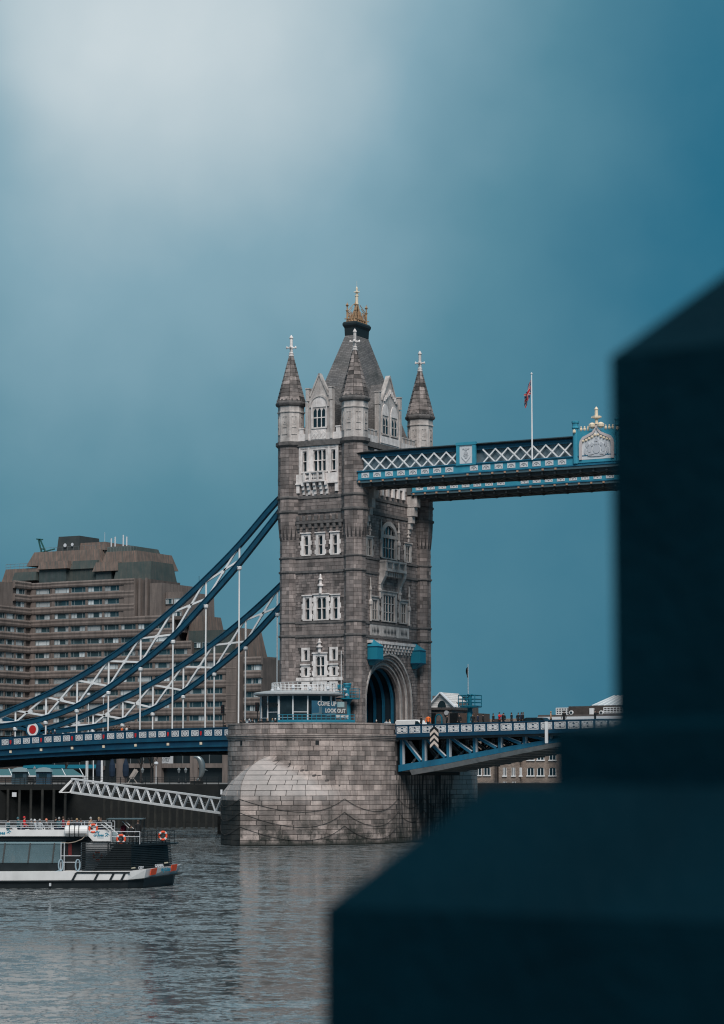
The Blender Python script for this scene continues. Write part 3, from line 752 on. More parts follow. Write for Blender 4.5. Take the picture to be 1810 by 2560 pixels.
    for k in range(8):
        for off in (-.42, .12):
            a = R(45*k); n_ = Vector((math.cos(a), math.sin(a), 0)); t_ = Vector((-n_.y, n_.x, 0))
            base = Vector((cx, cy, 0))
            for sg in (0,):
                pts = [(off, 38.35), (off+.15, 40.1), (off+.30, 38.35)]
                nm.extr([base+t_*(x+.0)+n_*(ap(zz)+.037)+Vector((0,0,zz)) for x, zz in pts], n_*.012)
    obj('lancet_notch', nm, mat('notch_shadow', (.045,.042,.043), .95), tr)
emit_blocks(wblocks, 'stone_block', M_GRANITE, tower, 300)
for o in list(bpy.data.objects):
    if o.name.startswith('stone_block_field') and o.parent == tower: o.data.materials[0] = M_GRANITE
# parapets with merlons
mb = MB()
fbox(mb, Wp, -3.4, 3.4, -.25, .1, 51.1, 52.0); fbox(mb, Sp, -7.8, 7.8, -.25, .1, 51.1, 52.0); fbox(mb, Ep, -3.4, 3.4, -.25, .1, 51.1, 52.0); fbox(mb, Np, -7.8, 7.8, -.25, .1, 51.1, 52.0)
obj('parapet', mb, M_PORT, tower)
for fp, us in ((Wp, (-2.75, 2.65)), (Sp, (-6.9,-5.9,-4.9,-3.9,4.0,5.0,6.0,6.9)), (Ep, (-2.7,2.7)), (Np, (-6.6,-5,-3.6,3.6,5,6.6))):
    for u in us:
        m_ = MB(); fbox(m_, fp, u-.3, u+.3, -.25, .1, 52.003, 52.62); fbox(m_, fp, u-.36, u+.36, -.3, .16, 52.623, 52.78); obj('merlon', m_, M_PORT if fp is Wp else M_PORTD, tower)
# main roof
def rect(hx, hy, z): return [Vector((-hx,-hy,z)), Vector((hx,-hy,z)), Vector((hx,hy,z)), Vector((-hx,hy,z))]
rx = lambda z: .74+(66.1-z)*.223
ry = lambda z: 1.77+(66.1-z)*.447
mb = MB(); mb.loft([rect(rx(51.3), ry(51.3), 51.3), rect(rx(66.1), ry(66.1), 66.1)]); roof = obj('roof', mb, M_SLATE, tower)
mb = MB()
for z0, z1, e0, e1 in ((66.0,66.5,.06,.08),(66.5,67.0,.08,.10),(67.0,67.35,.10,.28),(67.35,67.6,.28,.30),(67.6,67.85,.30,.16)): mb.loft([rect(.74+e0, 1.77+e0, z0), rect(.74+e1, 1.77+e1, z1)])
obj('roof_platform', mb, M_LEAD, roof)
mb = MB()
for x, y in ((.62,1.5),(-.62,1.5),(.62,-1.5),(-.62,-1.5)):
    mb.lathe(x, y, [(.13,67.85),(.13,69.3),(.24,69.4),(.1,69.5),(.1,69.95),(.24,70.1),(.05,70.4),(.02,70.6)], 6)
    for k in range(1, 6):
        t = k/6; mb.tube((x*(1-t*.0), y, 67.9+.28*k), (x*(1-t*.8), y*(1-t*.8), 67.9+.5*k), .05, None, 5)
    mb.beam((x*.9, y*.9, 67.9), (x*.3, y*.3, 69.2), .14, .18); mb.beam((x*.3, y*.3, 69.1), (0, 0, 70.8), .14, .24)
for sx in (-1, 1):
    mb.beam((.62*sx,-1.5,68.3), (.62*sx,1.5,68.3), .08, .12); mb.beam((-.95,1.62*sx,68.3), (.95,1.62*sx,68.3), .08, .12)
    for k in range(8):
        y = -1.7+3.4*k/7; mb.beam((.62*sx,y,67.85), (.62*sx*.75,y*.8,69.0+.5*(1-abs(y)/2)), .09, .09)
    for k in range(4):
        x = -.7+1.4*k/3; mb.beam((x,1.62*sx,67.85), (x*.8,1.62*sx*.7,69.2), .09, .09)
for sx_ in (-1, 1):       # openwork gablets closing each side of the crown
    for y0, y1, pk in ((-1.5,-.5,69.0),(-.5,.5,70.4),(.5,1.5,69.0)): mb.extr([(.62*sx_,y0,67.86),(.62*sx_,y1,67.86),(.2*sx_,(y0+y1)/2*.45,pk)], (-.05*sx_,0,0))
    mb.extr([(-.5,1.4*sx_,67.86),(.5,1.4*sx_,67.86),(0,.3*sx_,70.2)], (0,-.05*sx_,0))
obj('gilded_cresting', mb, M_GOLD, roof)
mb = MB(); mb.lathe(0, 0, [(.14,70.3),(.28,70.5),(.2,70.6),(.2,71.5),(.26,71.55),(.26,71.65),(.15,71.7),(.17,72.0),(.3,72.05),(.14,72.15),(.14,72.5),(.18,72.55),(.05,72.8),(.02,72.9)], 8)
for a in range(4): mb.tube((0,0,72.1), (.4*math.cos(R(90*a+30)), .4*math.sin(R(90*a+30)), 72.12), .06, .05, 6)
mb.tube((0,0,72.8), (0,0,73.6), .015, None, 4)
obj('top_finial', mb, M_CREAM, roof)
# gabled dormers
def dormer(fp, hu, zsh, zap, zb, back, tri, mname):
    g = MB(); cu = -.1
    fpoly(g, fp, [(cu-hu,51.15),(cu+hu,51.15),(cu+hu,zsh-.5),(cu+tri,zsh-.5),(cu,zap),(cu-tri,zsh-.5),(cu-hu,zsh-.5)], -.4, .06); gd = obj('gable', g, mname, tower)
    cp = MB()
    for sg in (-1, 1):
        cp.beam(fp(cu+sg*(tri+.12), -.12, zsh-.6), fp(cu, -.12, zap+.1), .2, .62, up=fp(0,1,0)-fp(0,0,0)); fbox(cp, fp, cu+sg*hu-.24, cu+sg*hu+.24, -.45, .26, zsh-1.2, zsh+.35); fbox(cp, fp, cu+sg*hu-.3, cu+sg*hu+.3, -.5, .32, zsh+.36, zsh+.5)
        fbox(cp, fp, cu+sg*(hu+.1)-.2, cu+sg*(hu+.1)+.2, -.4, .2, 51.2, zsh-1.3)
    obj('gable_coping', cp, M_PORTD, gd)
    b_ = MB(); b_.loft([[fp(cu-hu+.05,-.4,51.2), fp(cu+hu-.05,-.4,51.2), fp(cu+hu-.05,-.4,zsh-1.6), fp(cu,-.4,zap-.9), fp(cu-hu+.05,-.4,zsh-1.6)], [fp(cu-hu+.05,-back,51.2), fp(cu+hu-.05,-back,51.2), fp(cu+hu-.05,-back,zsh-1.6), fp(cu,-back,zap-.9), fp(cu-hu+.05,-back,zsh-1.6)]]); obj('dormer_roof', b_, M_SLATE, gd)
    return gd
def dwin(fp, gd, u0, u1, z0, z1, lights, sm):
    m_ = MB(); lw = (u1-u0)/lights; zm = (z0+z1)/2
    for i in range(lights):
        a, b_ = u0+lw*i+.05, u0+lw*(i+1)-.05; c = (a+b_)/2
        p = MB(); fpoly(p, fp, [(a,z0),(b_,z0),(b_,z1-.4),(c,z1),(a,z1-.4)], .065, .075); obj('pane', p, M_GLASS, gd)
    fbox(m_, fp, u0-.12, u1+.12, .062, .13, zm-.06, zm+.06); fbox(m_, fp, u0-.2, u1+.2, .062, .24, z0-.2, z0-.02)
    for i in range(lights+1): fbox(m_, fp, u0+lw*i-.05, u0+lw*i+.05, .062, .15, z0, z1-.1)
    for sg, uu in ((-1, u0), (1, u1)): fbox(m_, fp, uu+sg*.06, uu+sg*.26, .062, .19, z0-.02, z1+.3)
    obj('mullion', m_, sm, gd)
gd = dormer(Wp, 1.7, 57.4, 59.6, 51, 5.5, 1.25, M_PORTD)
dwin(Wp, gd, -1.0, .85, 52.75, 55.2, 3, M_PORT)
m_ = MB(); rr = 1.2; arc = [(-.08+rr*math.cos(a), 55.35+1.35*math.sin(a)**.85) for a in [math.pi*k/14 for k in range(15)]]
fpoly(m_, Wp, arc, .06, .14); obj('tympanum', m_, M_PORT, gd)
m_ = MB(); 
for (a0,b0),(a1,b1) in zip(arc, arc[1:]):
    o = lambda u, z: (-.08+(u+.08)*1.18, 55.35+(z-55.35)*1.2); fpoly(m_, Wp, [(a0,b0),(a1,b1),o(a1,b1),o(a0,b0)], .06, .24)
obj('hood_mould', m_, M_PORTD, gd)
m_ = MB(); fbox(m_, Wp, -1.3, .95, .07, .16, 51.2, 52.5); 
for k in range(4): fpoly(m_, Wp, [(-1.2+.55*k,51.3),(-.75+.55*k,51.85),(-1.2+.55*k,52.4),(-1.25+.55*k,51.85)], .16, .2)
obj('carved_panel', m_, M_PORT, gd)
gd = dormer(Sp, 2.9, 57.5, 60.3, 51, 3.5, 2.0, M_PORTD)
for u in (-1.3, 1.15):
    dwin(Sp, gd, u-.75, u+.75, 52.6, 54.7, 2, M_PORTD)
    m_ = MB(); arc = [(u+.95*math.cos(a), 55.0+1.5*math.sin(a)) for a in [math.pi*k/12 for k in range(13)]]; fpoly(m_, Sp, arc, .06, .15); obj('tympanum', m_, M_PORT, gd)
m_ = MB()
for k in range(9):
    fbox(m_, Sp, -1.6+.4*k-.09, -1.6+.4*k+.09, .06, .3, 56.9+.28*(4-abs(k-4)), 57.4+.3*(4-abs(k-4)))
fbox(m_, Sp, -2.7, 2.5, .06, .2, 51.3, 52.2)
obj('carving', m_, M_PORT, gd)
# white carved corbel stage under the walkways on the south face, with big bracket stones
mb = MB()
fbox(mb, Sp, -4.4, 4.4, -.02, .22, 45.6, 50.2)
for k in range(6): fbox(mb, Sp, -3.9+1.5*k-.22, -3.9+1.5*k+.22, -.02, .36, 44.4, 45.58)
obj('walkway_screen', mb, M_PORT, tower)
for yc in (-6.4, 5.4):
    mb = MB()
    for k, (dd, za, zb) in enumerate(((1.5,43.6,45.0),(1.1,42.4,43.6),(.75,41.5,42.4),(.45,40.7,41.5),(.25,40.1,40.7))): fbox(mb, Sp, yc-.55+.07*k, yc+.55-.07*k, -.02, dd, za, zb)
    obj('walkway_bracket', mb, M_PORTD, tower)
# blue lantern boxes over the portal
for yc, wh in ((-5.45, 'left'), (6.5, 'right')):
    b_ = MB(); fbox(b_, Sp, yc-.8, yc+.8, .12, 1.55, 23.0, 24.7)
    b_.loft([[Sp(yc-.85,.1,24.7),Sp(yc+.85,.1,24.7),Sp(yc+.85,1.6,24.7),Sp(yc-.85,1.6,24.7)], [Sp(yc-.1,.1,25.6),Sp(yc+.1,.1,25.6),Sp(yc+.1,.5,25.6),Sp(yc-.1,.5,25.6)]])
    b_.loft([[Sp(yc-.3,.12,22.3),Sp(yc+.3,.12,22.3),Sp(yc+.3,.5,22.3),Sp(yc-.3,.5,22.3)], [Sp(yc-.8,.12,23.0),Sp(yc+.8,.12,23.0),Sp(yc+.8,1.55,23.0),Sp(yc-.8,1.55,23.0)]])
    t_ = thing('lamp_box', 'blue pitched metal box on brackets over the portal arch, on its %s' % wh, 'lamp', Sp(yc, .6, 22.3), 'blue boxes over the portal')
    obj('housing', b_, M_TURQ, t_)
    f_ = MB()
    for dz in (23.0, 24.66): fbox(f_, Sp, yc-.84, yc+.84, .1, 1.6, dz-.06, dz+.05)
    obj('rim', f_, M_NAVY, t_)
# ------------------------------------------------------------------ ornamental parapet panel (shared)
def tracery_mb(w_, h, d=.05):
    m_ = MB(); b_ = .045*1.3
    def bar(x0, z0, x1, z1, t=b_): m_.beam((x0, 0, z0), (x1, 0, z1), t, d, up=(0,1,0))
    for z in (b_/2, h-b_/2): bar(0, z, w_, z)
    for x in (b_/2, w_-b_/2): bar(x, 0, x, h)
    n = 2 if w_ > 1.2 else 1; cw = w_/n
    for k in range(n):
        c = cw*(k+.5); hz = h/2; r = min(cw, h)*.30
        bar(cw*k, 0, cw*(k+1), h, .05); bar(cw*k, h, cw*(k+1), 0, .05)
        ring = [(c+r*math.cos(math.pi*i/4), hz+r*math.sin(math.pi*i/4)) for i in range(9)]
        for (a, q), (b2, q2) in zip(ring, ring[1:]): bar(a, q, b2, q2, .07)
        for i in range(4):
            a = math.pi/2*i; cx, cz = c+cw*.33*math.cos(a), hz+h*.33*math.sin(a); rr = .11
            rg = [(cx+rr*math.cos(math.pi*j/3), cz+rr*math.sin(math.pi*j/3)) for j in range(7)]
            for (a_, q), (b2, q2) in zip(rg, rg[1:]): bar(a_, q, b2, q2, .045)
        if n > 1: bar(cw*(k+.5)-.16, hz, cw*(k+.5)+.16, hz, .1); bar(c, hz-.16, c, hz+.16, .1)
    return m_
ME_TR1 = mesh('tracery_panel', tracery_mb(1.08, .74), M_WHITE)
ME_TR2 = mesh('tracery_panel', tracery_mb(1.45, .84), M_WHITE)

# ------------------------------------------------------------------ north side span: deck and chains
YP = -10.0
def dtop(x): return 14.45 + (x+14)*.0075*(1 if x > -14 else 1) - (max(0, -14-x)**2)*.00062
side = thing('bridge_deck', 'navy blue side-span deck with white tracery parapet running left from the pier', 'bridge deck', (-40,0,11.5))
xs = [-8.5-2.54*k for k in range(36)]
for yy, sg in ((YP, -1), (-YP, 1)):
    for nm, o0, o1, w0, w1, m_ in (('parapet', -1.12, 0, -.1, .1, M_NAVY), ('fascia', -1.55, -1.12, -.22, .32, M_DKBLUE), ('web', -2.15, -1.55, -.1, .12, M_NAVY), ('flange', -2.4, -2.15, -.1, .36, M_DKBLUE), ('girder', -2.95, -2.4, -.05, .06, M_NAVY)):
        b_ = MB()
        r = lambda x: [Vector((x, yy+sg*w0, dtop(x)+o0)), Vector((x, yy+sg*w1, dtop(x)+o0)), Vector((x, yy+sg*w1, dtop(x)+o1)), Vector((x, yy+sg*w0, dtop(x)+o1))]
        b_.loft([r(x) for x in xs]); obj(nm, b_, m_, side)
    rl = MB(); rl.loft([[Vector((x, yy-.16, dtop(x))), Vector((x, yy+.16, dtop(x))), Vector((x, yy+.16, dtop(x)+.1)), Vector((x, yy-.16, dtop(x)+.1))] for x in xs]); obj('handrail', rl, M_NAVY, side)
b_ = MB(); b_.loft([[Vector((x, YP+.1, dtop(x)-1.9)), Vector((x, -YP-.1, dtop(x)-1.9)), Vector((x, -YP-.1, dtop(x)-1.15)), Vector((x, YP+.1, dtop(x)-1.15))] for x in xs]); obj('roadway', b_, M_UNDER, side)
b_ = MB()
for k in range(18): x = -10-5.08*k; b_.box(x-.25, x+.25, YP+.2, -YP-.2, dtop(x)-3.1, dtop(x)-1.9)
obj('cross_girders', b_, M_DARK, side, kind='stuff')
XN0 = -17.45
for k in range(9):
    xp = XN0+5.08*(1.0-k)
    sl = math.atan((dtop(xp)-dtop(xp-5.08))/5.08)
    if xp < -13:
        p = MB(); p.box(xp-.2, xp+.2, YP-.2, YP+.1, dtop(xp)-1.1, dtop(xp)+.02); po = obj('post', p, M_NAVY, side)
        q = MB(); q.extr([(xp-.13,YP-.21,dtop(xp)-.35),(xp+.13,YP-.21,dtop(xp)-.35),(xp+.13,YP-.21,dtop(xp)-.75),(xp,YP-.21,dtop(xp)-.95),(xp-.13,YP-.21,dtop(xp)-.75)], (0,-.03,0)); obj('shield', q, M_RED, po)
        q = MB(); q.box(xp-.17, xp+.17, YP-.24, YP-.14, dtop(xp)-2.08, dtop(xp)-1.76); obj('boss', q, M_CREAM, side)
    for j in range(3):
        x = xp-5.08+.42+j*1.52+.12
        if x > -13.6: continue
        o = inst('tracery_panel', ME_TR1, side, Vector((x, YP-.125, dtop(x)-.95))-ORI[side.name], (0, -sl, 0))
# chains
NODES = [(-5.2, 44.6, 43.4), (-7.2, 43.2, 41.25), (-12.37, 38.2, 35.8), (-17.45, 33.95, 31.0), (-22.53, 30.1, 26.5), (-27.61, 26.75, 23.0), (-32.69, 23.85, 19.95), (-37.77, 21.35, 17.6), (-42.85, 19.2, 16.1), (-47.93, 17.45, 15.3), (-53.0, 15.85, 14.85), (-57.3, 14.75, 14.7)]
def interp(t, j):
    i = min(int(t), len(NODES)-2); f = t-i
    p = [NODES[max(0, min(len(NODES)-1, i+d))] for d in (-1, 0, 1, 2)]
    def cr(a, b_, c, d): return .5*((2*b_)+(-a+c)*f+(2*a-5*b_+4*c-d)*f*f+(-a+3*b_-3*c+d)*f**3)
    return Vector((cr(*[q[0] for q in p]), 0, cr(*[q[j] for q in p])))
for yy, lab in ((-9.2, 'near'), (9.2, 'far')):
    ch = thing('suspension_chain', 'deep blue suspension chain with white bracing, the %s of the two' % ('nearer and higher' if lab == 'near' else 'farther and lower'), 'suspension chain', (-30, yy, 13.4), 'stiffened suspension chains')
    for j, nm in ((1, 'upper_chord'), (2, 'lower_chord')):
        pts = [interp(t/4, j) for t in range(0, 4*(len(NODES)-1)+1)]
        b_ = MB()
        for a, w_, lo, hi in ((0, .38, -.31, .31), (1, .58, .26, .36), (1, .58, -.36, -.26)):
            rg = []
            for i, p in enumerate(pts):
                t_ = (pts[min(i+1, len(pts)-1)]-pts[max(i-1, 0)]).normalized(); n_ = Vector((-t_.z, 0, t_.x)); n_ = n_ if n_.z > 0 else -n_
                rg.append([p+n_*lo+Vector((0,yy-w_/2,0)), p+n_*lo+Vector((0,yy+w_/2,0)), p+n_*hi+Vector((0,yy+w_/2,0)), p+n_*hi+Vector((0,yy-w_/2,0))])
            b_.loft(rg)
        obj(nm, b_, M_DKBLUE, ch)
    for i in range(2, len(NODES)-1):
        x, u, l = NODES[i]
        if i >= 2:
            if u-l > 1.2:
                b_ = MB(); b_.lathe(x, yy, [(.17, l+.3), (.13, l+.6), (.13, u-.6), (.2, u-.35)], 8); obj('vertical', b_, M_WHITE, ch)
            b_ = MB(); b_.lathe(x, yy, [(.12, l-.95), (.3, l-.8), (.34, l-.5), (.25, l-.38)], 8); br = obj('pin_bracket', b_, M_WHITE, ch)
            zb = dtop(x)-1.0
            if l-.9 > zb: b_ = MB(); b_.tube((x,yy,zb), (x,yy,l-.9), .105, None, 8); obj('hanger', b_, M_WHITE, ch)
        if i < len(NODES)-2:
            x2, u2, l2 = NODES[i+1]
            for (za, zb) in ((u-.3, l2+.3), (l+.3, u2-.3)):
                b_ = MB(); b_.beam((x-.15,yy,za), (x2+.15,yy,zb), .24, .24); obj('brace', b_, M_WHITE, ch)
            b_ = MB(); p = Vector(((x+x2)/2, yy, (u+l+u2+l2)/4)); b_.extr([(p.x+.27*math.cos(R(45*k)), yy-.13, p.z+.27*math.sin(R(45*k))) for k in range(8)], (0,.26,0)); obj('gusset', b_, M_WHITE, ch)
    xj, zj = -58.2, 15.0
    b_ = MB(); b_.extr([(xj+1.35*math.cos(R(30*k)), yy-.42, zj+1.1*math.sin(R(30*k))) for k in range(12)], (0,.84,0)); jo = obj('joint', b_, M_DKBLUE, ch)
    for rr, mm, dd in ((.98, M_WHITE, .45), (.62, M_RED, .49)):
        b_ = MB(); b_.extr([(xj+rr*math.cos(R(15*k)), yy-dd, zj+rr*math.sin(R(15*k))) for k in range(24)], (0,.1,0)); obj('roundel', b_, mm, jo)
    b_ = MB(); b_.beam((-58.5,yy,15.2), (-92,yy,24.5), .5, .6); b_.beam((-58.5,yy,14.9), (-92,yy,21.0), .5, .6); obj('land_link', b_, M_DKBLUE, ch)

# north abutment, out of frame on the left, where the chains and deck land
ab = thing('abutment_tower', 'grey stone abutment tower with twin turrets at the shore end of the side span', 'tower', (-97, 0, 7))
for sg in (-1, 1):
    b_ = MB(); b_.lathe(-97, sg*10.5, [(2.6,-1),(2.6,24),(2.9,24.2),(2.9,25.2),(2.4,25.4)], 8, R(22.5)); obj('turret', b_, M_GRANITE, ab)
    b_ = MB(); b_.lathe(-97, sg*10.5, [(2.7,25.4),(.2,31),(.05,31.6)], 8, R(22.5)); obj('spire', b_, M_SPIRE, ab)
b_ = MB(); b_.box(-99.5, -94.5, -9, 9, 19.5, 24); b_.box(-99, -95, -9.2, -7.6, -1, 19.5); b_.box(-99, -95, 7.6, 9.2, -1, 19.5); obj('arch_wall', b_, M_GRANITE, ab)
b_ = MB(); b_.box(-99, -95, -9, 9, -1, 11.0); obj('abutment', b_, M_GRANITE, ab)
# ------------------------------------------------------------------ high-level walkways
WX0, WX1, MOD = 5.83, 66.0, 1.69
ZB, ZP0, ZP1, ZL1, ZT = 45.08, 45.55, 46.52, 48.30, 48.98
pm = MB(); pm.box(0, 1.08, 0, .05, 0, .62); ME_PANEL = mesh('panel', pm, M_OFFW)
pa = MB(); 
rg = [(.54+.40*math.cos(math.pi*i/8), .12+.36*math.sin(math.pi*i/8)) for i in range(9)]
for (a, q), (b2, q2) in zip(rg, rg[1:]): pa.beam((a,0,q), (b2,0,q2), .045, .03, up=(0,1,0))
for x in (.3, .54, .78): pa.beam((.54,0,.14), (x,0,.42), .04, .03, up=(0,1,0))
ME_ARC = mesh('panel_tracery', pa, M_GREYP)
bm_ = MB(); bm_.box(-.13, .13, -.12, .02, -.1, .12); ME_BOSS = mesh('boss', bm_, mat('tan_boss', (.40,.24,.16), .7))
def walkway(yo, yi, label, front):
    wk = thing('high_walkway', label, 'walkway', (36, (yo+yi)/2, ZB), 'high-level walkways')
    og = ORI[wk.name]
    lo, hi = min(yo, yi), max(yo, yi)
    b_ = MB(); b_.box(4.9, WX1, lo+.25, hi-.25, ZB+.12, ZP1-.1); obj('floor', b_, M_UNDER, wk)
    b_ = MB()
    for k in range(36):
        x = WX0+MOD*k; b_.box(x-.12, x+.12, lo+.2, hi-.2, ZB-.35, ZB+.1)
    b_.box(4.9, WX1, lo+.5, lo+.9, ZB-.4, ZB+.05); b_.box(4.9, WX1, hi-.9, hi-.5, ZB-.4, ZB+.05)
    obj('floor_beams', b_, M_UNDER, wk, kind='stuff')
    b_ = MB()
    for k in range(18):
        x = WX0+2*MOD*k; b_.beam((x,lo+.6,ZB-.42), (x+2*MOD,hi-.6,ZB-.42), .09, .06); b_.beam((x,hi-.6,ZB-.45), (x+2*MOD,lo+.6,ZB-.45), .09, .06)
    obj('wind_bracing', b_, mat('drab_bracing', (.11,.10,.085), .8), wk, kind='stuff')
    b_ = MB(); b_.box(5.0, WX1, lo+.75, hi-.75, ZP1, ZL1+.2); obj('glazing', b_, mat('walkway_glazing', (.22,.28,.32), .15, (.08,.11,.125), .5, spec=.6), wk)
    rf = MB(); rf.loft([[Vector((x,lo-.05,ZT)), Vector((x,lo+.8,ZT+.25)), Vector((x,hi-.8,ZT+.25)), Vector((x,hi+.05,ZT)), Vector((x,hi-.2,ZT-.12)), Vector((x,lo+.2,ZT-.12))] for x in (5.0, WX1)]); obj('roof', rf, M_DARK, wk)
    for y, sg in ((lo, -1), (hi, 1)):
        b_ = MB(); b_.box(WX0, WX1, min(y, y-sg*.25), max(y, y-sg*.25), ZP0, ZP1); obj('panel_band', b_, M_LBLUE, wk)
        b_ = MB(); b_.box(WX0-.1, WX1, min(y+sg*.16, y-sg*.2), max(y+sg*.16, y-sg*.2), ZP1+.002, ZP1+.12); b_.box(WX0-.1, WX1, min(y+sg*.14, y-sg*.2), max(y+sg*.14, y-sg*.2), ZP0-.14, ZP0-.002); obj('rail', b_, M_BLUE, wk)
        b_ = MB(); b_.box(WX0-.1, WX1, min(y+sg*.06, y-sg*.3), max(y+sg*.06, y-sg*.3), ZB, ZP0-.15); obj('fascia', b_, mat('dull_blue_grey', (.055,.105,.13), .6), wk)
        yl = y-sg*.38
        b_ = MB(); b_.box(5.0, WX1, min(yl, yl-sg*.35), max(yl, yl-sg*.35), ZL1, ZT-.02); obj('top_chord', b_, M_DKBLUE, wk)
        b_ = MB(); b_.box(5.0, WX1, min(yl+.02*sg, yl-sg*.35), max(yl+.02*sg, yl-sg*.35), ZL1+.30, ZL1+.42); obj('chord_flange', b_, M_BLUE, wk)
        vis = (sg == -1)
        if vis:
            for k in range(35):
                x = WX0+.55+MOD*k
                if 19.5 < x < 20.8 or 35.0 < x+.5 < 41.9: continue
                po = inst('panel', ME_PANEL, wk, Vector((x, y-.045, ZP0+.17))-og); inst('panel_tracery', ME_ARC, po, (0, -.012, 0)); inst('boss', ME_BOSS, wk, Vector((x-.3, y-.02, ZP0-.3))-og)
            if front:
                bars = MB()
                for k in range(34):
                    x = 6.3+MOD*k
                    for i, (a, b2) in enumerate(((x, x+MOD*1.02), (x+MOD*1.02, x))):
                        if 19.2 < (a+b2)/2 < 22.8 or 35.2 < (a+b2)/2 < 41.9: continue
                        q = MB(); q.beam((a,yl-.03-.05*i,ZP1+.1), (b2,yl-.03-.05*i,ZL1+.02), .17, .06, up=(0,1,0)); obj('lattice_bar', q, M_WHITE, wk)
                        q = MB(); q.beam((a+MOD/2,yl+.42,ZP1+.1), (b2+MOD/2,yl+.42,ZL1+.02), .14, .05, up=(0,1,0)); merge(bars, q)
                obj('rear_lattice', bars, M_OFFW, wk, kind='stuff')
        else:
            bars = MB()
            for k in range(34):
                x = 6.3+MOD*k
                for a, b2 in ((x, x+MOD), (x+MOD, x)): bars.beam((a,yl,ZP1+.1), (b2,yl,ZL1+.02), .17, .06, up=(0,1,0))
            obj('far_lattice', bars, M_WHITE, wk, kind='stuff')
    return wk
wk1 = walkway(-10.4, -5.2, 'light blue high-level walkway in front, with white lattice sides and coat of arms', True)
wk2 = walkway(4.6, 9.8, 'light blue high-level walkway behind, seen below the front one from underneath', False)
# shield panel and the coat of arms at midspan, on the near walkway
b_ = MB(); y = -10.52
b_.box(19.75, 20.2, y, y+.3, 46.5, 49.25); b_.box(21.95, 22.4, y, y+.3, 46.5, 49.25); b_.box(19.7, 22.45, y-.05, y+.3, 48.95, 49.3); b_.box(19.7, 22.45, y-.05, y+.3, 46.45, 46.6)
sp = obj('shield_frame', b_, M_LBLUE, wk1)
b_ = MB(); b_.box(20.2, 21.95, y+.08, y+.3, 46.6, 48.95); obj('shield_plate', b_, M_OFFW, sp)
b_ = MB()
for dx, dz, r in ((0,48.4,.22),(-.35,48.5,.13),(.35,48.5,.13),(0,47.95,.3),(-.2,47.7,.16),(.2,47.7,.16),(0,47.45,.2)):
    b_.extr([(21.07+dx+r*math.cos(R(60*k)), y+.08, dz+r*math.sin(R(60*k))*.8) for k in range(6)], (0,-.05,0))
b_.extr([(20.45,y+.08,47.5),(21.07,y+.08,46.9),(21.7,y+.08,47.5),(21.6,y+.08,47.3),(21.07,y+.08,46.75),(20.55,y+.08,47.3)], (0,-.05,0))
obj('relief', b_, mat('relief_grey', (.42,.44,.47), .7), sp)
X0c, X1c = 35.75, 41.35; XM = (X0c+X1c)/2
b_ = MB()
for x in (X0c, X1c): b_.lathe(x, y+.1, [(.33,45.7),(.33,49.9),(.44,50.0),(.44,50.12),(.36,50.2),(.36,50.55),(.46,50.65),(.46,50.85),(.3,50.9)], 8, R(22.5))
b_.box(X0c, X1c, y, y+.3, 45.75, 46.1); b_.box(X0c, X1c, y+.05, y+.3, 46.1, 49.6)
ca = obj('arms_frame', b_, M_LBLUE, wk1)
oge = [(-2.25,46.1),(-2.25,47.9),(-2.15,48.4),(-1.8,48.85),(-1.2,49.1),(-.55,49.4),(-.18,49.85),(0,50.3),(.18,49.85),(.55,49.4),(1.2,49.1),(1.8,48.85),(2.15,48.4),(2.25,47.9),(2.25,46.1)]
b_ = MB(); b_.extr([(XM+a*.86, y-.02, 46.2+(z-46.2)*.92) for a, z in oge], (0,.2,0)); obj('arms_plate', b_, M_OFFW, ca)
b_ = MB()
for (a,z),(c,d) in zip(oge, oge[1:]): b_.hexa([(XM+a*.85,y,46.2+(z-46.2)*.91),(XM+c*.85,y,46.2+(d-46.2)*.91),(XM+c*.85,y-.16,46.2+(d-46.2)*.91),(XM+a*.85,y-.16,46.2+(z-46.2)*.91),(XM+a,y,z),(XM+c,y,d),(XM+c,y-.16,d),(XM+a,y-.16,z)])
obj('ogee_arch', b_, mat('pinkish_paint', (.52,.46,.46), .6), ca)
b_ = MB()
for dx, dz, rx_, rz in [(0,47.3,.5,.55),(0,48.0,.36,.25),(0,48.35,.28,.2),(-.9,47.4,.28,.55),(.9,47.4,.28,.55),(-1.2,47.9,.2,.4),(1.2,47.9,.2,.4),(-.75,46.75,.5,.2),(.75,46.75,.5,.2),(-.6,47.9,.18,.25),(.6,47.9,.18,.25),(0,46.55,1.2,.14),(-1.45,47.1,.16,.4),(1.45,47.1,.16,.4),(0,48.65,.14,.18)]:
    b_.extr([(XM+dx+rx_*math.cos(R(45*k+10)), y-.02, dz+rz*math.sin(R(45*k+10))) for k in range(8)], (0,-.09,0))
obj('arms_relief', b_, mat('relief_shadow', (.44,.46,.50), .7), ca)
b_ = MB()
for k in range(10):
    t = k/9; a = -1.75+3.5*t; z = 48.35+.75*(1-abs(a)/1.75)**1.4; b_.lathe(XM+a, y-.05, [(.02,z-.18),(.17,z-.05),(.17,z+.1),(.02,z+.2)], 6)
for x in (X0c+.75, X0c+1.2, X0c+1.65, X1c-.75, X1c-1.2, X1c-1.65): b_.lathe(x, y+.1, [(.08,49.6),(.17,49.75),(.17,49.9),(.08,50.0),(.12,50.1),(.02,50.2)], 6)
for x in (X0c, X1c): b_.lathe(x, y-.28, [(.02,49.3),(.2,49.45),(.2,49.7),(.02,49.85)], 6)
for sg in (-1, 1): b_.lathe(XM+sg*.55, y, [(.05,49.75),(.42,50.0),(.46,50.3),(.2,50.5),(.05,50.55)], 8)
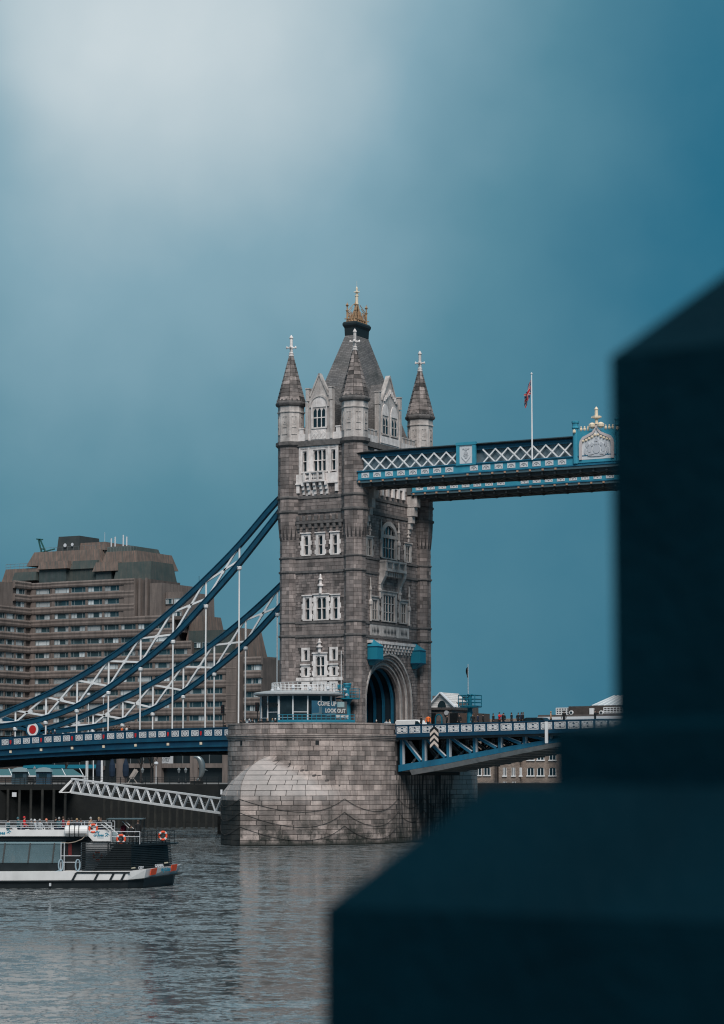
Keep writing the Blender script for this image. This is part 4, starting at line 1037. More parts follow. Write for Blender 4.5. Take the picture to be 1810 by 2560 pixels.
b_.lathe(XM, y, [(.2,50.3),(.2,50.95),(.5,51.05),(.5,51.3),(.22,51.35),(.2,52.0),(.26,52.1),(.12,52.35),(.02,52.45)], 8)
b_.box(XM-.62, XM+.62, y-.12, y+.12, 51.08, 51.26)
obj('gilded_finials', b_, M_CREAM, ca)
# flagpole with a hanging flag
pb_ = on(1330.5, 1144, 1, -10.7); pt_ = on(1328.5, 935, 1, -10.7)
fl = thing('flagpole', 'tall white flagpole on the high walkway with a limp union flag', 'flagpole', (pb_.x, -10.7, 46.5))
b_ = MB(); b_.tube((pb_.x,-10.7,46.5), (pb_.x,-10.7,pt_.z), .11, .07, 8); b_.lathe(pb_.x, -10.7, [(.03,pt_.z-.1),(.14,pt_.z),(.14,pt_.z+.08),(.03,pt_.z+.18)], 8); obj('pole', b_, M_WHITE, fl)
b_ = MB(); NU, NV = 40, 20; zt = on(1325, 949, 1, -10.7).z; Hh_ = 3.7
def flag_pt(i, j):      # hanging: the fly end falls down along the pole in folds
    uu, vv = i/NU, j/NV
    drop = uu*1.9; x = pb_.x-.12-uu*.75+.10*math.sin(vv*5+uu*4)*uu; yv = -10.7+.30*math.sin(uu*9+vv*2)*uu
    return Vector((x-.1*vv*uu, yv, zt-(1-vv)*1.75-drop*(.9+.1*vv)+.02*math.sin(vv*9)))
for i in range(NU):
    for j in range(NV):
        a, c = (i+.5)/NU*2-1, (j+.5)/NV*2-1; d1 = abs(a-c)/1.4; d2 = abs(a+c)/1.4
        mi = 2 if (abs(a) < .10 or abs(c) < .2) else 1 if (abs(a) < .17 or abs(c) < .34) else 2 if min(d1, d2) < .06 else 1 if min(d1, d2) < .16 else 0
        b_.add([flag_pt(i,j), flag_pt(i+1,j), flag_pt(i+1,j+1), flag_pt(i,j+1)], [(0,1,2,3)], mi)
obj('flag', b_, [mat('flag_navy', (.012,.02,.075), .8), mat('flag_white', (.40,.39,.39), .8), mat('flag_red', (.38,.012,.025), .8)], fl, smooth=True)

# ------------------------------------------------------------------ bascule span
bas = thing('bascule_leaf', 'blue steel lifting bascule leaf with white tracery parapet over the river', 'bascule', (24,0,9))
def ptop(x): return 14.48+.0168*(min(x, 2*38-x)-10.4)
BOT = [(q.x, q.z) for q in (on(x_, y_, 1, -8.8) for x_, y_ in ((1003,1928),(1050,1920),(1100,1912),(1165,1899),(1231,1886),(1300,1872.5),(1372,1859),(1440,1850),(1510,1845)))]
def bot(x):
    x = min(x, 76-x)
    for (a, z0), (b2, z1) in zip(BOT, BOT[1:]):
        if x <= b2: return z0+(z1-z0)*(x-a)/(b2-a)
    return BOT[-1][1]
def bth(x): return .82-.34*min(1, max(0, (min(x, 76-x)-11)/22))
bx_ = [10.72]+[10.9+1.355*k for k in range(1, 21)]+[38.0]+[38+1.6*k for k in range(1, 15)]
YB = -9.5
for yy, sg in ((YB, -1), (-YB, 1)):
    for nm, o0, o1, w0, w1, m_ in (('parapet', -1.05, 0, -.1, .1, M_NAVY), ('fascia', -1.45, -1.05, -.15, .25, M_NAVY)):
        b_ = MB(); r = lambda x: [Vector((x, yy+sg*w0, ptop(x)+o0)), Vector((x, yy+sg*w1, ptop(x)+o0)), Vector((x, yy+sg*w1, ptop(x)+o1)), Vector((x, yy+sg*w0, ptop(x)+o1))]
        b_.loft([r(x) for x in bx_]); obj(nm, b_, m_, bas)
    b_ = MB(); b_.loft([[Vector((x, yy-.17, ptop(x))), Vector((x, yy+.17, ptop(x))), Vector((x, yy+.17, ptop(x)+.1)), Vector((x, yy-.17, ptop(x)+.1))] for x in bx_]); obj('handrail', b_, M_NAVY, bas)
b_ = MB(); b_.loft([[Vector((x, YB+.1, ptop(x)-1.75)), Vector((x, -YB-.1, ptop(x)-1.75)), Vector((x, -YB-.1, ptop(x)-1.1)), Vector((x, YB+.1, ptop(x)-1.1))] for x in bx_]); obj('roadway', b_, M_UNDER, bas)
x = 10.95
while x < 58:
    inst('tracery_panel', ME_TR2, bas, Vector((x, YB-.13, ptop(x)-.96))-ORI[bas.name], (0, -.0168 if x < 37 else .0168, 0)); x += 1.78
VX = [11.1, 14.2, 17.6, 21.2, 24.6, 27.9, 31.2, 34.5, 37.6]
for gi, yy in enumerate((-8.5, -3.2, 3.2, 8.5)):
    gm = M_BLUE if gi == 0 else M_GREYP
    b_ = MB(); b_.loft([[Vector((x, yy-.3, bot(x))), Vector((x, yy+.3, bot(x))), Vector((x, yy+.3, bot(x)+bth(x))), Vector((x, yy-.3, bot(x)+bth(x)))] for x in bx_ if x <= 38.1]); obj('bottom_chord', b_, gm, bas)
    b_ = MB(); b_.loft([[Vector((x, yy-.3, ptop(x)-1.6)), Vector((x, yy+.3, ptop(x)-1.6)), Vector((x, yy+.3, ptop(x)-1.45)), Vector((x, yy-.3, ptop(x)-1.45))] for x in bx_ if x <= 38.1]); obj('top_chord', b_, M_NAVY if gi == 0 else M_GREYP, bas)
    for i, x in enumerate(VX):
        z0, z1 = bot(x)+bth(x), ptop(x)-1.6
        if z1-z0 > .25:
            b_ = MB(); b_.box(x-.2, x+.2, yy-.28, yy-.2, z0, z1); b_.box(x-.06, x+.06, yy-.2, yy+.26, z0, z1); v_ = obj('vertical', b_, gm, bas)
            b_ = MB(); b_.box(x+.2, x+.26, yy-.29, yy+.25, z0, z1); obj('edge_plate', b_, M_OFFW, v_)
        if i < len(VX)-1:
            x2 = VX[i+1]; za, zb = ptop(x)-1.6, bot(x2)+bth(x2)
            if za-zb > .3:
                b_ = MB(); b_.beam((x+.25,yy-.1,za), (x2-.45,yy-.1,zb), .34, .38, up=(0,1,0)); dg_ = obj('diagonal', b_, gm, bas)
                b_ = MB(); nx_ = Vector((zb-za, 0, -(x2-.45-x-.25))).normalized(); nx_ = nx_ if nx_.z > 0 else -nx_; of = nx_*.2
                b_.beam(Vector((x+.25,yy-.1,za))+of, Vector((x2-.45,yy-.1,zb))+of, .05, .4, up=(0,1,0)); obj('edge_plate', b_, M_OFFW, dg_)
for i in range(len(VX)-1):      # sway bracing between the girders
    x = VX[i]+.9; z0, z1 = bot(x)+.5, ptop(x)-1.9
    for y0, y1 in ((-8.1,-3.4),(-3.0,3.0),(3.4,8.1)):
        for a, b2 in ((z0, z1), (z1, z0)):
            if z1-z0 > .6: b_ = MB(); b_.beam((x,y0,a), (x,y1,b2), .28, .12); obj('sway_brace', b_, mat('drab_white_steel', (.50,.50,.50), .8, streak=.3), bas)
b_ = MB(); b_.loft([[Vector((x,-8.15,bot(x)+.02)), Vector((x,8.15,bot(x)+.02)), Vector((x,8.15,bot(x)+.1)), Vector((x,-8.15,bot(x)+.1))] for x in bx_ if x <= 38.1]); obj('soffit', b_, mat('soffit_plate', (.42,.38,.35), .8, (.55,.51,.48), .5, streak=.3), bas)
b_ = MB(); b_.loft([[Vector((x,-8.78,bot(x)-.02)), Vector((x,-8.2,bot(x)-.02)), Vector((x,-7.9,bot(x)-.2-.5*bth(x))), Vector((x,-8.15,bot(x)-.25-.5*bth(x)))] for x in bx_ if 11 < x <= 38.1]); obj('lit_underside_strip', b_, mat('lit_underside_white', (.66,.62,.60), .7, streak=.3), bas)  # added strip; pale colour and tilt stand in for water light under the leaf
for k in range(17):
    x = 11.8+1.6*k; b_ = MB(); b_.box(x-.12, x+.12, -8.1, 8.1, bot(x)-.16, bot(x)+.02); obj('soffit_beam', b_, mat('soffit_beam_grey', (.20,.19,.18), .8), bas)
b_ = MB(); b_.loft([[Vector((x,-8.2,bot(x)+.6)), Vector((x,8.2,bot(x)+.6)), Vector((x,8.2,bot(x)+1.2)), Vector((x,-8.2,bot(x)+1.2))] for x in (38.2,45,52,60)]); obj('far_leaf', b_, M_BLUE, bas)
for x in (41.5, 44.8, 48.1, 51.4, 54.8, 58.4):
    b_ = MB(); b_.box(x-.2, x+.2, -8.5, -8.2, bot(x)+1.2, ptop(x)-1.45); obj('vertical', b_, M_BLUE, bas)
# navigation boards hung on the bascule
p0 = on(1085, 1817, 1, -9.85); p1 = on(1085, 1866, 1, -9.85)
x = p0.x; zt, zb = p0.z, p1.z
cb = thing('chevron_board', 'narrow navigation board with black and cream chevrons hung on the bascule', 'sign', (x, -9.85, zb))
b_ = MB(); b_.extr([(x-.58,-9.8,zt-.35),(x,-9.8,zt+.1),(x+.58,-9.8,zt-.35),(x+.58,-9.8,zb+.35),(x,-9.8,zb),(x-.58,-9.8,zb+.35)], (0,.05,0)); obj('board', b_, M_DARK, cb)
for k in range(3):
    z = zt-.85-k*.72; b_ = MB(); b_.extr([(x-.58,-9.8,z-.32),(x,-9.8,z+.22),(x+.58,-9.8,z-.32),(x+.58,-9.8,z+.06),(x,-9.8,z+.6),(x-.58,-9.8,z+.06)], (0,-.02,0)); obj('chevron', b_, mat('chevron_cream', (.60,.50,.44), .7), cb)
p0 = on(1366, 1804, 1, -9.85); p1 = on(1366, 1858, 1, -9.85); b_ = MB(); b_.box(p0.x-.19, p0.x+.19, -9.9, -9.8, p1.z, p0.z); b_.box(p0.x-.12, p0.x+.12, -9.8, -9.62, p1.z+1.7, p1.z+2.0)
solo('gauge_board', b_, M_WHITE, 'plain white upright board hung on the bascule parapet', 'sign')

# ------------------------------------------------------------------ pavilion on the pier
PX, PY = 0.0, -15.3
pav = thing('glass_pavilion', 'round glass visitor pavilion with overhanging white disc roof on the pier', 'pavilion', (PX,PY,PZ))
zr = on(746, 1733, 1, PY-5.0).z
def ring(r, z, n=48): return [Vector((PX+r*math.cos(2*math.pi*i/n), PY+r*math.sin(2*math.pi*i/n), z)) for i in range(n)]
b_ = MB(); b_.loft([ring(4.9, zr-.25), ring(5.45, zr-.05), ring(5.5, zr+.12), ring(5.35, zr+.24), ring(4.2, zr+.42)]); pr_ = obj('roof', b_, mat('pavilion_roof', (.34,.36,.37), .6), pav)
b_ = MB(); b_.loft([ring(5.52, zr-.03), ring(5.56, zr+.10)], caps=False); obj('roof_rim', b_, M_WHITE, pr_)
b_ = MB(); b_.loft([ring(4.35, PZ, 16), ring(4.35, zr-.2, 16)], caps=False); obj('core', b_, mat('dim_interior', (.012,.016,.02), .7), pav)
NPAN = 16
for k in range(NPAN):
    a0, a1 = 2*math.pi*k/NPAN, 2*math.pi*(k+1)/NPAN; am = (a0+a1)/2
    if math.cos(am)*.479-math.sin(am)*.878 < -.25: continue
    q = lambda a, r, z: Vector((PX+r*math.cos(a), PY+r*math.sin(a), z))
    b_ = MB(); b_.hexa([q(a0,4.6,PZ+.1), q(a1,4.6,PZ+.1), q(a1,4.63,PZ+.1), q(a0,4.63,PZ+.1), q(a0,4.6,zr-.22), q(a1,4.6,zr-.22), q(a1,4.63,zr-.22), q(a0,4.63,zr-.22)]); obj('pane', b_, mat('pavilion_glass', (.010,.018,.022), .12, (.03,.05,.06), .8, spec=.35), pav)
    b_ = MB(); b_.tube(q(a0,4.68,PZ), q(a0,4.68,zr-.2), .09 if k % 4 else .15, None, 8); obj('mullion', b_, M_WHITE, pav)
    b_ = MB(); b_.beam(q(a0,4.66,PZ+2.6 if k % 2 else PZ+1.9), q(a1,4.66,PZ+2.6 if k % 2 else PZ+1.9), .06, .09); obj('transom', b_, M_OFFW, pav)
rl = MB(); n = 40
for k in range(n):
    a0, a1 = 2*math.pi*k/n, 2*math.pi*(k+1)/n; q = lambda a, z: Vector((PX+.6+4.0*math.cos(a), PY+.3+3.7*math.sin(a), z))
    rl.tube(q(a0,zr+.35), q(a0,zr+1.45), .035, None, 5)
    for z in (.75, 1.1, 1.45): rl.tube(q(a0,zr+z), q(a1,zr+z), .03, None, 5)
obj('roof_railing', rl, M_WHITE, pr_)
# banner boards on the glass: skyline picture and lettering
def pav_pt(px, py, r=4.85):
    best = None
    p = on(px, py, 1, PY-3)
    d = ray(px, py); ox, oy = CAM.x-PX, CAM.y-PY; A_ = d.x*d.x+d.y*d.y; B_ = 2*(ox*d.x+oy*d.y); C_ = ox*ox+oy*oy-r*r
    disc = max(0, B_*B_-4*A_*C_); t = (-B_-math.sqrt(disc))/(2*A_); return CAM+d*t
gx = lambda x: 640+x/5.41
gy = lambda y: 1680+y/5.41
pL, pR2 = pav_pt(gx(708), gy(620)), pav_pt(gx(1185), gy(620), 4.9)
xd = (pR2-pL); xd.z = 0; Wb = xd.length; xd.normalize(); nb = Vector((xd.y, -xd.x, 0))
ztb, zbb = pav_pt(gx(900), gy(390)).z, pav_pt(gx(900), gy(690)).z
ob_ = pL + nb*.55; ob_.z = zbb
ban = thing('banner', 'large blue banner lettered COME UP LOOK OUT SEE MORE on the pavilion', 'banner', ob_)
def bq(u0, u1, v0, v1, d=.0, t=.03):
    m_ = MB(); P_ = lambda u, v_, dd: ob_+xd*(u*Wb)+nb*dd+Vector((0,0,v_*(ztb-zbb)))
    m_.hexa([P_(u0,v0,d), P_(u1,v0,d), P_(u1,v0,d+t), P_(u0,v0,d+t), P_(u0,v1,d), P_(u1,v1,d), P_(u1,v1,d+t), P_(u0,v1,d+t)]); return m_
obj('board', bq(0, .7, 0, 1), mat('banner_sky', (.02,.095,.16), .5, (.05,.16,.24), .6), ban)
obj('side_board', bq(.705, 1, 0, 1), mat('banner_dark', (.05,.05,.055), .5, (.13,.15,.16), 1.2), ban)
m_ = MB(); P_ = lambda u, v_, dd=.034: ob_+xd*(u*Wb)+nb*dd+Vector((0,0,v_*(ztb-zbb)))
m_.extr([P_(0,.0),P_(.7,.0),P_(.7,.42),P_(.45,.3),P_(.3,.45),P_(.22,.52),P_(.12,.36),P_(0,.25)], nb*.006); obj('skyline', m_, mat('banner_skyline', (.03,.06,.08), .6), ban)
m_ = MB(); 
for a, b2 in ((0,.2),(.42,.68)): m_.extr([P_(a,.32,.042),P_(b2,.40,.042),P_(b2,.47,.042),P_(a,.42,.042)], nb*.004)
m_.extr([P_(.2,.4,.042),P_(.2,.7,.042),P_(.22,.8,.042),P_(.235,.7,.042),P_(.25,.7,.042),P_(.265,.8,.042),P_(.28,.7,.042),P_(.28,.4,.042)], nb*.004)
obj('picture', m_, mat('banner_picture', (.12,.20,.24), .6), ban)
obj('picture_inset', bq(.72, .92, .74, .98, .031, .01), mat('banner_inset', (.25,.42,.47), .6, (.4,.5,.5), 4), ban)
for tx, u, v_, sz in (('COME UP', .42, .87, .78), ('LOOK OUT', .66, .56, .70), ('SEE MORE', .85, .30, .52)):
    M = frame(ob_+xd*(u*Wb)+nb*.07+Vector((0,0,v_*(ztb-zbb))), xd, (0,0,1)); t_ = text_mb(tx, sz, M, .01, .022)
    obj('lettering', t_, mat('banner_white', (.72,.70,.68), .6), ban)
# COFFEE, seen from behind through the glass
c0 = pav_pt(gx(190), gy(450), 4.72); c1 = pav_pt(gx(240), gy(450), 4.72); xd2 = (c0-c1); xd2.z = 0; xd2.normalize()
t_ = text_mb('COFFEE', .75, frame(c0+Vector((.25,-.35,0)), xd2, (0,0,1)), .01, .03); obj('lettering', t_, M_DARK, pav)
# little roof lamps
for k, (px, py) in enumerate(((681,1726),(696,1722),(733,1717),(775,1720),(820,1720))):
    p = on(px, py, 1, PY-3.5); m_ = MB(); m_.lathe(p.x, p.y, [(.12,zr+.2),(.12,p.z-.2),(.25,p.z-.15),(.22,p.z+.1),(.05,p.z+.2)], 8); obj('roof_lamp', m_, M_OFFW, pr_)
# turquoise signal mast
sm = thing('signal_mast', 'turquoise iron signal column with railed platform in front of the tower', 'mast', (5.3,-11.6,PZ))
sx, sy = 5.05, -11.7
zq = lambda y: on(871, y, 1, sy).z
b_ = MB(); b_.lathe(sx, sy, [(.62,PZ),(.62,14.5),(.5,14.9),(.42,16.0),(.36,17.6),(.3,zq(1762)),(.55,zq(1752)),(.75,zq(1748))], 10); obj('column', b_, M_TURQ, sm)
b_ = MB(); b_.box(sx-1.2, sx+1.2, sy-1.0, sy+1.0, zq(1748), zq(1745)); pf = obj('platform', b_, M_TURQ, sm)
b_ = MB(); b_.lathe(sx, sy, [(.3,zq(1745)),(.28,zq(1722)),(.45,zq(1719)),(.45,zq(1714)),(.55,zq(1711)),(.5,zq(1708))], 8); b_.box(sx-1.25,sx-.75,sy-.3,sy+.3,zq(1719),zq(1711)); obj('signal_head', b_, M_TURQ, sm)
b_ = MB()
zp = zq(1745)
for x, y in ((-1.2,-1),(1.2,-1),(1.2,1),(-1.2,1),(0,-1),(1.2,0)): b_.tube((sx+x,sy+y,zp), (sx+x,sy+y,zp+1.15), .03, None, 5)
for z in (.4, .78, 1.15):
    for (x, y), (x2, y2) in zip(((-1.2,-1),(1.2,-1),(1.2,1),(-1.2,1)), ((1.2,-1),(1.2,1),(-1.2,1),(-1.2,-1))): b_.tube((sx+x,sy+y,zp+z), (sx+x2,sy+y2,zp+z), .028, None, 5)
obj('platform_railing', b_, M_TURQ, pf)
for dx, dz in ((.1, 1.05), (.35, .35)): b_ = MB(); b_.lathe(sx+dx, sy-.8, [(.05,zp+dz-.18),(.25,zp+dz-.08),(.25,zp+dz+.08),(.05,zp+dz+.18)], 8); obj('lamp', b_, M_OFFW, pf)
# thin white flag staff beside it with a furled dark flag
p0 = on(853, 1745, 1, -12.5); p1 = on(853, 1627, 1, -12.5)
fs_ = thing('flagstaff', 'thin white flagstaff with a small dark furled flag, beside the pavilion roof', 'flagpole', (p0.x,-12.5,PZ))
b_ = MB(); b_.tube((p0.x,-12.5,PZ), (p0.x,-12.5,p1.z), .05, .04, 6); obj('staff', b_, M_WHITE, fs_)
b_ = MB(); zt = on(853,1634,1,-12.5).z; b_.loft([[Vector((p0.x+.08+.05*k%2, -12.5-.1, zt-.28*k)), Vector((p0.x+.25+.1*math.sin(k*1.3), -12.5, zt-.28*k-.05)), Vector((p0.x+.1, -12.4, zt-.28*k))] for k in range(6)]); obj('flag', b_, M_DARK, fs_)
# turquoise railing along the pier edge
rail = thing('pier_railing', 'turquoise steel railing along the pier edge in front of the pavilion', 'railing', (4,-20,PZ))
rp = []
for x in range(695, 890, 12):
    d = ray(x, 1805); ox, oy = CAM.x, CAM.y+PC; r = PR-.65; A_ = d.x**2+d.y**2; B_ = 2*(ox*d.x+oy*d.y); C_ = ox*ox+oy*oy-r*r; t = (-B_-math.sqrt(max(0, B_*B_-4*A_*C_)))/(2*A_); rp.append(CAM+d*t)
for k, p in enumerate(rp):
    b_ = MB(); b_.tube((p.x,p.y,PZ), (p.x,p.y,15.75), .045, None, 6); obj('post', b_, M_TURQ, rail)
    if k:
        q = rp[k-1]; b_ = MB()
        for z in (14.95, 15.35, 15.72): b_.tube((q.x,q.y,z), (p.x,p.y,z), .035, None, 5)
        obj('rail', b_, M_TURQ, rail)
        b_ = MB(); b_.beam((q.x,q.y,14.85), (p.x,p.y,14.85), .02, .5); obj('mesh_panel', b_, M_TURQ, rail)
# ------------------------------------------------------------------ concrete hotel on the far bank
HY = 142.6
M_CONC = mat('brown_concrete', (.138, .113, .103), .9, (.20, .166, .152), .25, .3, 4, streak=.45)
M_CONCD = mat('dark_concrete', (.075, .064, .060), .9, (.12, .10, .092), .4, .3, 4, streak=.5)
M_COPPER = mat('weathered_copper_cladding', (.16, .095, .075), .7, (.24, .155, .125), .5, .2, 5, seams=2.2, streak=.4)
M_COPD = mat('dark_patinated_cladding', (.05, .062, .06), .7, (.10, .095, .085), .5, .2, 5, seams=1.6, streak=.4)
M_HGL = mat('hotel_glass', (.02, .045, .055), .1, (.045, .085, .10), .35, spec=.55)
M_CURT = mat('pale_curtain', (.44, .48, .50), .85, obj_rand=.4)
M_HFR = mat('hotel_window_frame', (.22, .27, .29), .6)
hot = thing('concrete_hotel', 'stepped brown concrete hotel with ribbon windows and copper roof storeys', 'hotel', (-130, 150, 7))
ho = ORI[hot.name]
ROW = [48.25-2.75*k for k in range(12)]
WH = 1.15
# shared window meshes; width 3.7 along local x, facing -y
fm = MB(); fm.box(0,3.7,0,.1,0,.08); fm.box(0,3.7,0,.1,WH-.07,WH); fm.box(0,.08,0,.1,.08,WH-.07); fm.box(3.62,3.7,0,.1,.08,WH-.07); fm.box(.75,.82,0,.1,.08,WH-.07); fm.box(2.88,2.95,0,.1,.08,WH-.07)
ME_HF = mesh('window', fm, M_HFR)
gm_ = MB(); gm_.box(.08,3.62,.12,.16,.05,WH-.05); ME_HG = mesh('pane', gm_, M_HGL)
CURT = []
for a, b_ in ((.1,.75),(.1,1.4),(2.9,3.6),(2.2,3.6),(.1,3.2)):
    c_ = MB(); n = max(3, int((b_-a)/.14)); 
    for k in range(n):
        x0 = a+(b_-a)*k/n; x1 = a+(b_-a)*(k+1)/n; c_.add([(x0,.116 if k%2 else .104,.08),(x1,.104 if k%2 else .116,.08),(x1,.104 if k%2 else .116,WH-.08),(x0,.116 if k%2 else .104,WH-.08)], [(0,1,2,3)])
    CURT.append(mesh('curtain', c_, M_CURT))
def hwin(loc, rz=0.0, sx=1.0):
    o = inst('window', ME_HF, hot, Vector(loc)-ho, (0,0,rz), (sx,1,1)); inst('pane', ME_HG, o)
    r_ = rnd.random()
    if r_ < .8: inst('curtain', rnd.choice(CURT), o)
    if r_ < .3: inst('curtain', CURT[2], o)
def spandrel_prof(d):   # bulging concrete spandrel between two window bands, height 1.6
    return [(.0,0),(d,.12),(d+.10,.5),(d+.02,.85),(d+.12,1.25),(d,1.48),(0,1.6)]
def facade(x0, x1, r0, r1, y, cols, top, wall_top=None):
    """west-facing bay: cols are window starts, rows r0..r1"""
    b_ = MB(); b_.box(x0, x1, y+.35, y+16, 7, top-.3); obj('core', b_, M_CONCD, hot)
    for k in range(r0, r1+1):
        zt = ROW[k]; up_ = top if k == r0 else ROW[k-1]-WH
        pr_ = spandrel_prof(.18); h = up_-zt; m_ = MB()
        m_.loft([[Vector((x, y+.36, zt))]+[Vector((x, y-dd, zt+f/1.6*h)) for dd, f in pr_]+[Vector((x, y+.36, up_))] for x in (x0, x1)]); obj('spandrel', m_, M_CONC, hot)
        edges = [x0]+[v_ for c in cols for v_ in (c, c+3.7)]+[x1]
        for a, b2 in zip(edges[::2], edges[1::2]):
            if b2-a > .05: m_ = MB(); m_.box(a, b2, y+.02, y+.36, zt-WH, zt); obj('pier', m_, M_CONC, hot)
        for c in cols: hwin((c, y+.12, zt-WH))
    zb = ROW[r1]-WH
    m_ = MB(); m_.box(x0, x1, y-.1, y+.35, zb-1.4, zb); obj('spandrel', m_, M_CONC, hot)
CM = 4.28
c_main = [-151.25+CM*k for k in range(4)]
facade(-152.0, -130.8, 0, 2, HY, c_main, 49.6)
c_all = [-151.25+CM*k for k in range(7)]
facade(-152.0, -121.0, 3, 4, HY, c_all, ROW[2]-WH)
c_all2 = [-151.25+CM*k for k in range(8)]
facade(-152.0, -116.6, 5, 5, HY, c_all2, ROW[4]-WH)
c_all3 = [-151.25+CM*k for k in range(10)]
facade(-152.0, -105.6, 6, 11, HY, c_all3, ROW[5]-WH)
# recessed corner bay and the wing running towards the river on the left
facade(-158.2, -152.0, 0, 11, HY+.6, [-156.6], 49.6)
XW = -157.8
for k in range(12):
    zt = ROW[k]-.1; up_ = (49.8 if k == 0 else ROW[k-1]-WH-.1); h = up_-zt
    y0, y1 = 105.0, HY+.3
    if k < 2: y0 = 137.0
    m_ = MB(); pr_ = spandrel_prof(.18)
    m_.loft([[Vector((XW-.36, y, zt))]+[Vector((XW+dd, y, zt+f/1.6*h)) for dd, f in pr_]+[Vector((XW-.36, y, up_))] for y in (y0, y1)]); obj('spandrel', m_, M_CONC, hot)
    for j in range(1 if k < 2 else 8):
        y = (138.0 if j == 0 else 138.0-3.45*j) 
        hwin((XW-.12, y, zt-WH), R(90), .78)
        m_ = MB(); m_.box(XW-.36, XW-.02, y+2.88, y+3.45, zt-WH, zt); obj('pier', m_, M_CONC, hot)
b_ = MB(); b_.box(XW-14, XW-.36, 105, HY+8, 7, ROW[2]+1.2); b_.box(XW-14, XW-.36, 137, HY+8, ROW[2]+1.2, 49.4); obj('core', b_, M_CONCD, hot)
b_ = MB(); b_.box(XW-14, XW+.15, 104.8, 137.0, 44.1, 44.5); b_.box(XW-13, XW-.3, 131.0, 137.0, 44.5, 49.2); obj('wing_wall', b_, M_CONC, hot)
# stepped end blocks to the right
def hbox(name, m_, x0, x1, y0, y1, z0, z1, tx=0.0, ty=0.0):
    b_ = MB(); b_.loft([[Vector((x0,y0,z0)),Vector((x1,y0,z0)),Vector((x1,y1,z0)),Vector((x0,y1,z0))], [Vector((x0+tx,y0+ty,z1)),Vector((x1-tx,y0+ty,z1)),Vector((x1-tx,y1-ty,z1)),Vector((x0+tx,y1-ty,z1))]]); return obj(name, b_, m_, hot)
hbox('end_wall', M_CONC, -133.4, -130.6, HY-.15, HY+15, 41.2, 49.55)
hbox('service_duct', M_CONCD, -130.6, -127.2, HY+.8, HY+12, 38, 49.3)
for x in (-130.0, -128.4): hbox('duct_rib', M_CONC, x, x+.5, HY+.3, HY+.8, 38, 49.6)
hbox('stair_tower', M_CONC, -127.2, -124.2, HY+.4, HY+14, 38, 48.4)
hbox('end_block', M_CONC, -124.2, -119.6, HY+1.5, HY+14, 38, 46.5, .2, .2)
for z in (45.2, 42.4):
    for x in (-123.9, -121.8): hwin((x, HY+1.35, z-1.25), 0, .5)
hbox('roof_terrace', M_CONCD, -133, -118, HY+.2, HY+12, 40.6, 41.3)
hbox('copper_lantern', M_COPPER, -119.4, -114.8, HY+2, HY+11, 35.5, 41.4, 1.0, .8)
hbox('penthouse', M_COPD, -118, -107.4, HY+1.2, HY+12, 32.8, 38.2)
for x in (-117.4, -114.6): hwin((x, HY+1.0, 34.6), 0, .65)
hbox('copper_lantern', M_COPPER, -110.5, -105.4, HY+2.2, HY+12, 32.6, 38.6, 1.2, .8)
hbox('end_wall', M_CONC, -108.0, -105.5, HY-.25, HY+15, 7, 33.0)
hbox('end_slab', M_CONCD, -105.5, -103.6, HY+1.0, HY+12, 7, 32.6)
for k in range(6, 12):
    zt = ROW[k]-.9
    m_ = MB(); h = 1.6; m_.loft([[Vector((x, HY+.8, zt))]+[Vector((x, HY-dd+.3, zt+f)) for dd, f in spandrel_prof(.18)]+[Vector((x, HY+.8, zt+1.6))] for x in (-104.0, -99.9)]); obj('spandrel', m_, M_CONC, hot)
    for x in (-103.8, -101.85): hwin((x, HY+.45, zt-WH), 0, .49)
hbox('slab_core', M_CONCD, -104.0, -100.0, HY+.8, HY+12, 7, 32.0)
# copper roof storeys above the main block
hbox('roof_glazing', mat('blue_grey_panels', (.085,.10,.105), .6, (.05,.055,.055), .8, seams=1.2), -157.0, -150.0, HY+2.2, HY+14, 49.3, 52.6)
hbox('copper_skirt', M_COPPER, -157.2, -149.2, HY+1.6, HY+14, 52.6, 54.3, .5, .8)
hbox('roof_glazing', M_COPD, -150.0, -142.4, HY+3.0, HY+14, 49.3, 52.4)
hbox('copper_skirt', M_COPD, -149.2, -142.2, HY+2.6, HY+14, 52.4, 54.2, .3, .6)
hbox('roof_glazing', mat('blue_grey_panels', (.1,.1,.1)), -142.4, -138.5, HY+2.6, HY+14, 49.3, 52.0)
hbox('copper_skirt', M_COPPER, -143.0, -136.5, HY+2.0, HY+14, 51.6, 53.6, .4, .8)
hbox('copper_mansard', M_COPPER, -161.5, -142.0, HY+3.5, HY+20, 53.6, 56.7, 1.3, 1.2)
hbox('copper_mansard', M_COPPER, -142.6, -132.8, HY+4.0, HY+20, 52.6, 56.0, 1.0, 1.2)
hbox('plant_room', M_COPPER, -151.6, -142.5, HY+6.0, HY+18, 56.6, 58.4, .5, .6)
hbox('plant_room', M_COPD, -143.0, -136.0, HY+6.5, HY+18, 55.8, 57.3, .4, .6)
hbox('lift_house', mat('dark_cabin', (.03,.04,.042), .7, (.05,.055,.055), .6), -155.2, -149.2, HY+6.0, HY+14, 56.6, 60.0, .25, .3)
hbox('side_mansard', M_COPD, -137.4, -128.0, HY+1.8, HY+12, 49.4, 53.3, .5, .9)
hbox('side_mansard', M_COPPER, -168, -157.2, HY+3.0, HY+14, 49.4, 53.2, .8, .9)
hbox('low_skirt', M_COPD, -163.5, -157.2, HY+1.2, HY+10, 50.3, 52.2, .3, .6)
for x, z, r in ((-152.8,58.0,.42),(-150.9,58.1,.36)): b_ = MB(); b_.tube((x,HY+5.7,z), (x,HY+5.95,z), r, r*.6, 10); obj('dish', b_, M_OFFW, hot)
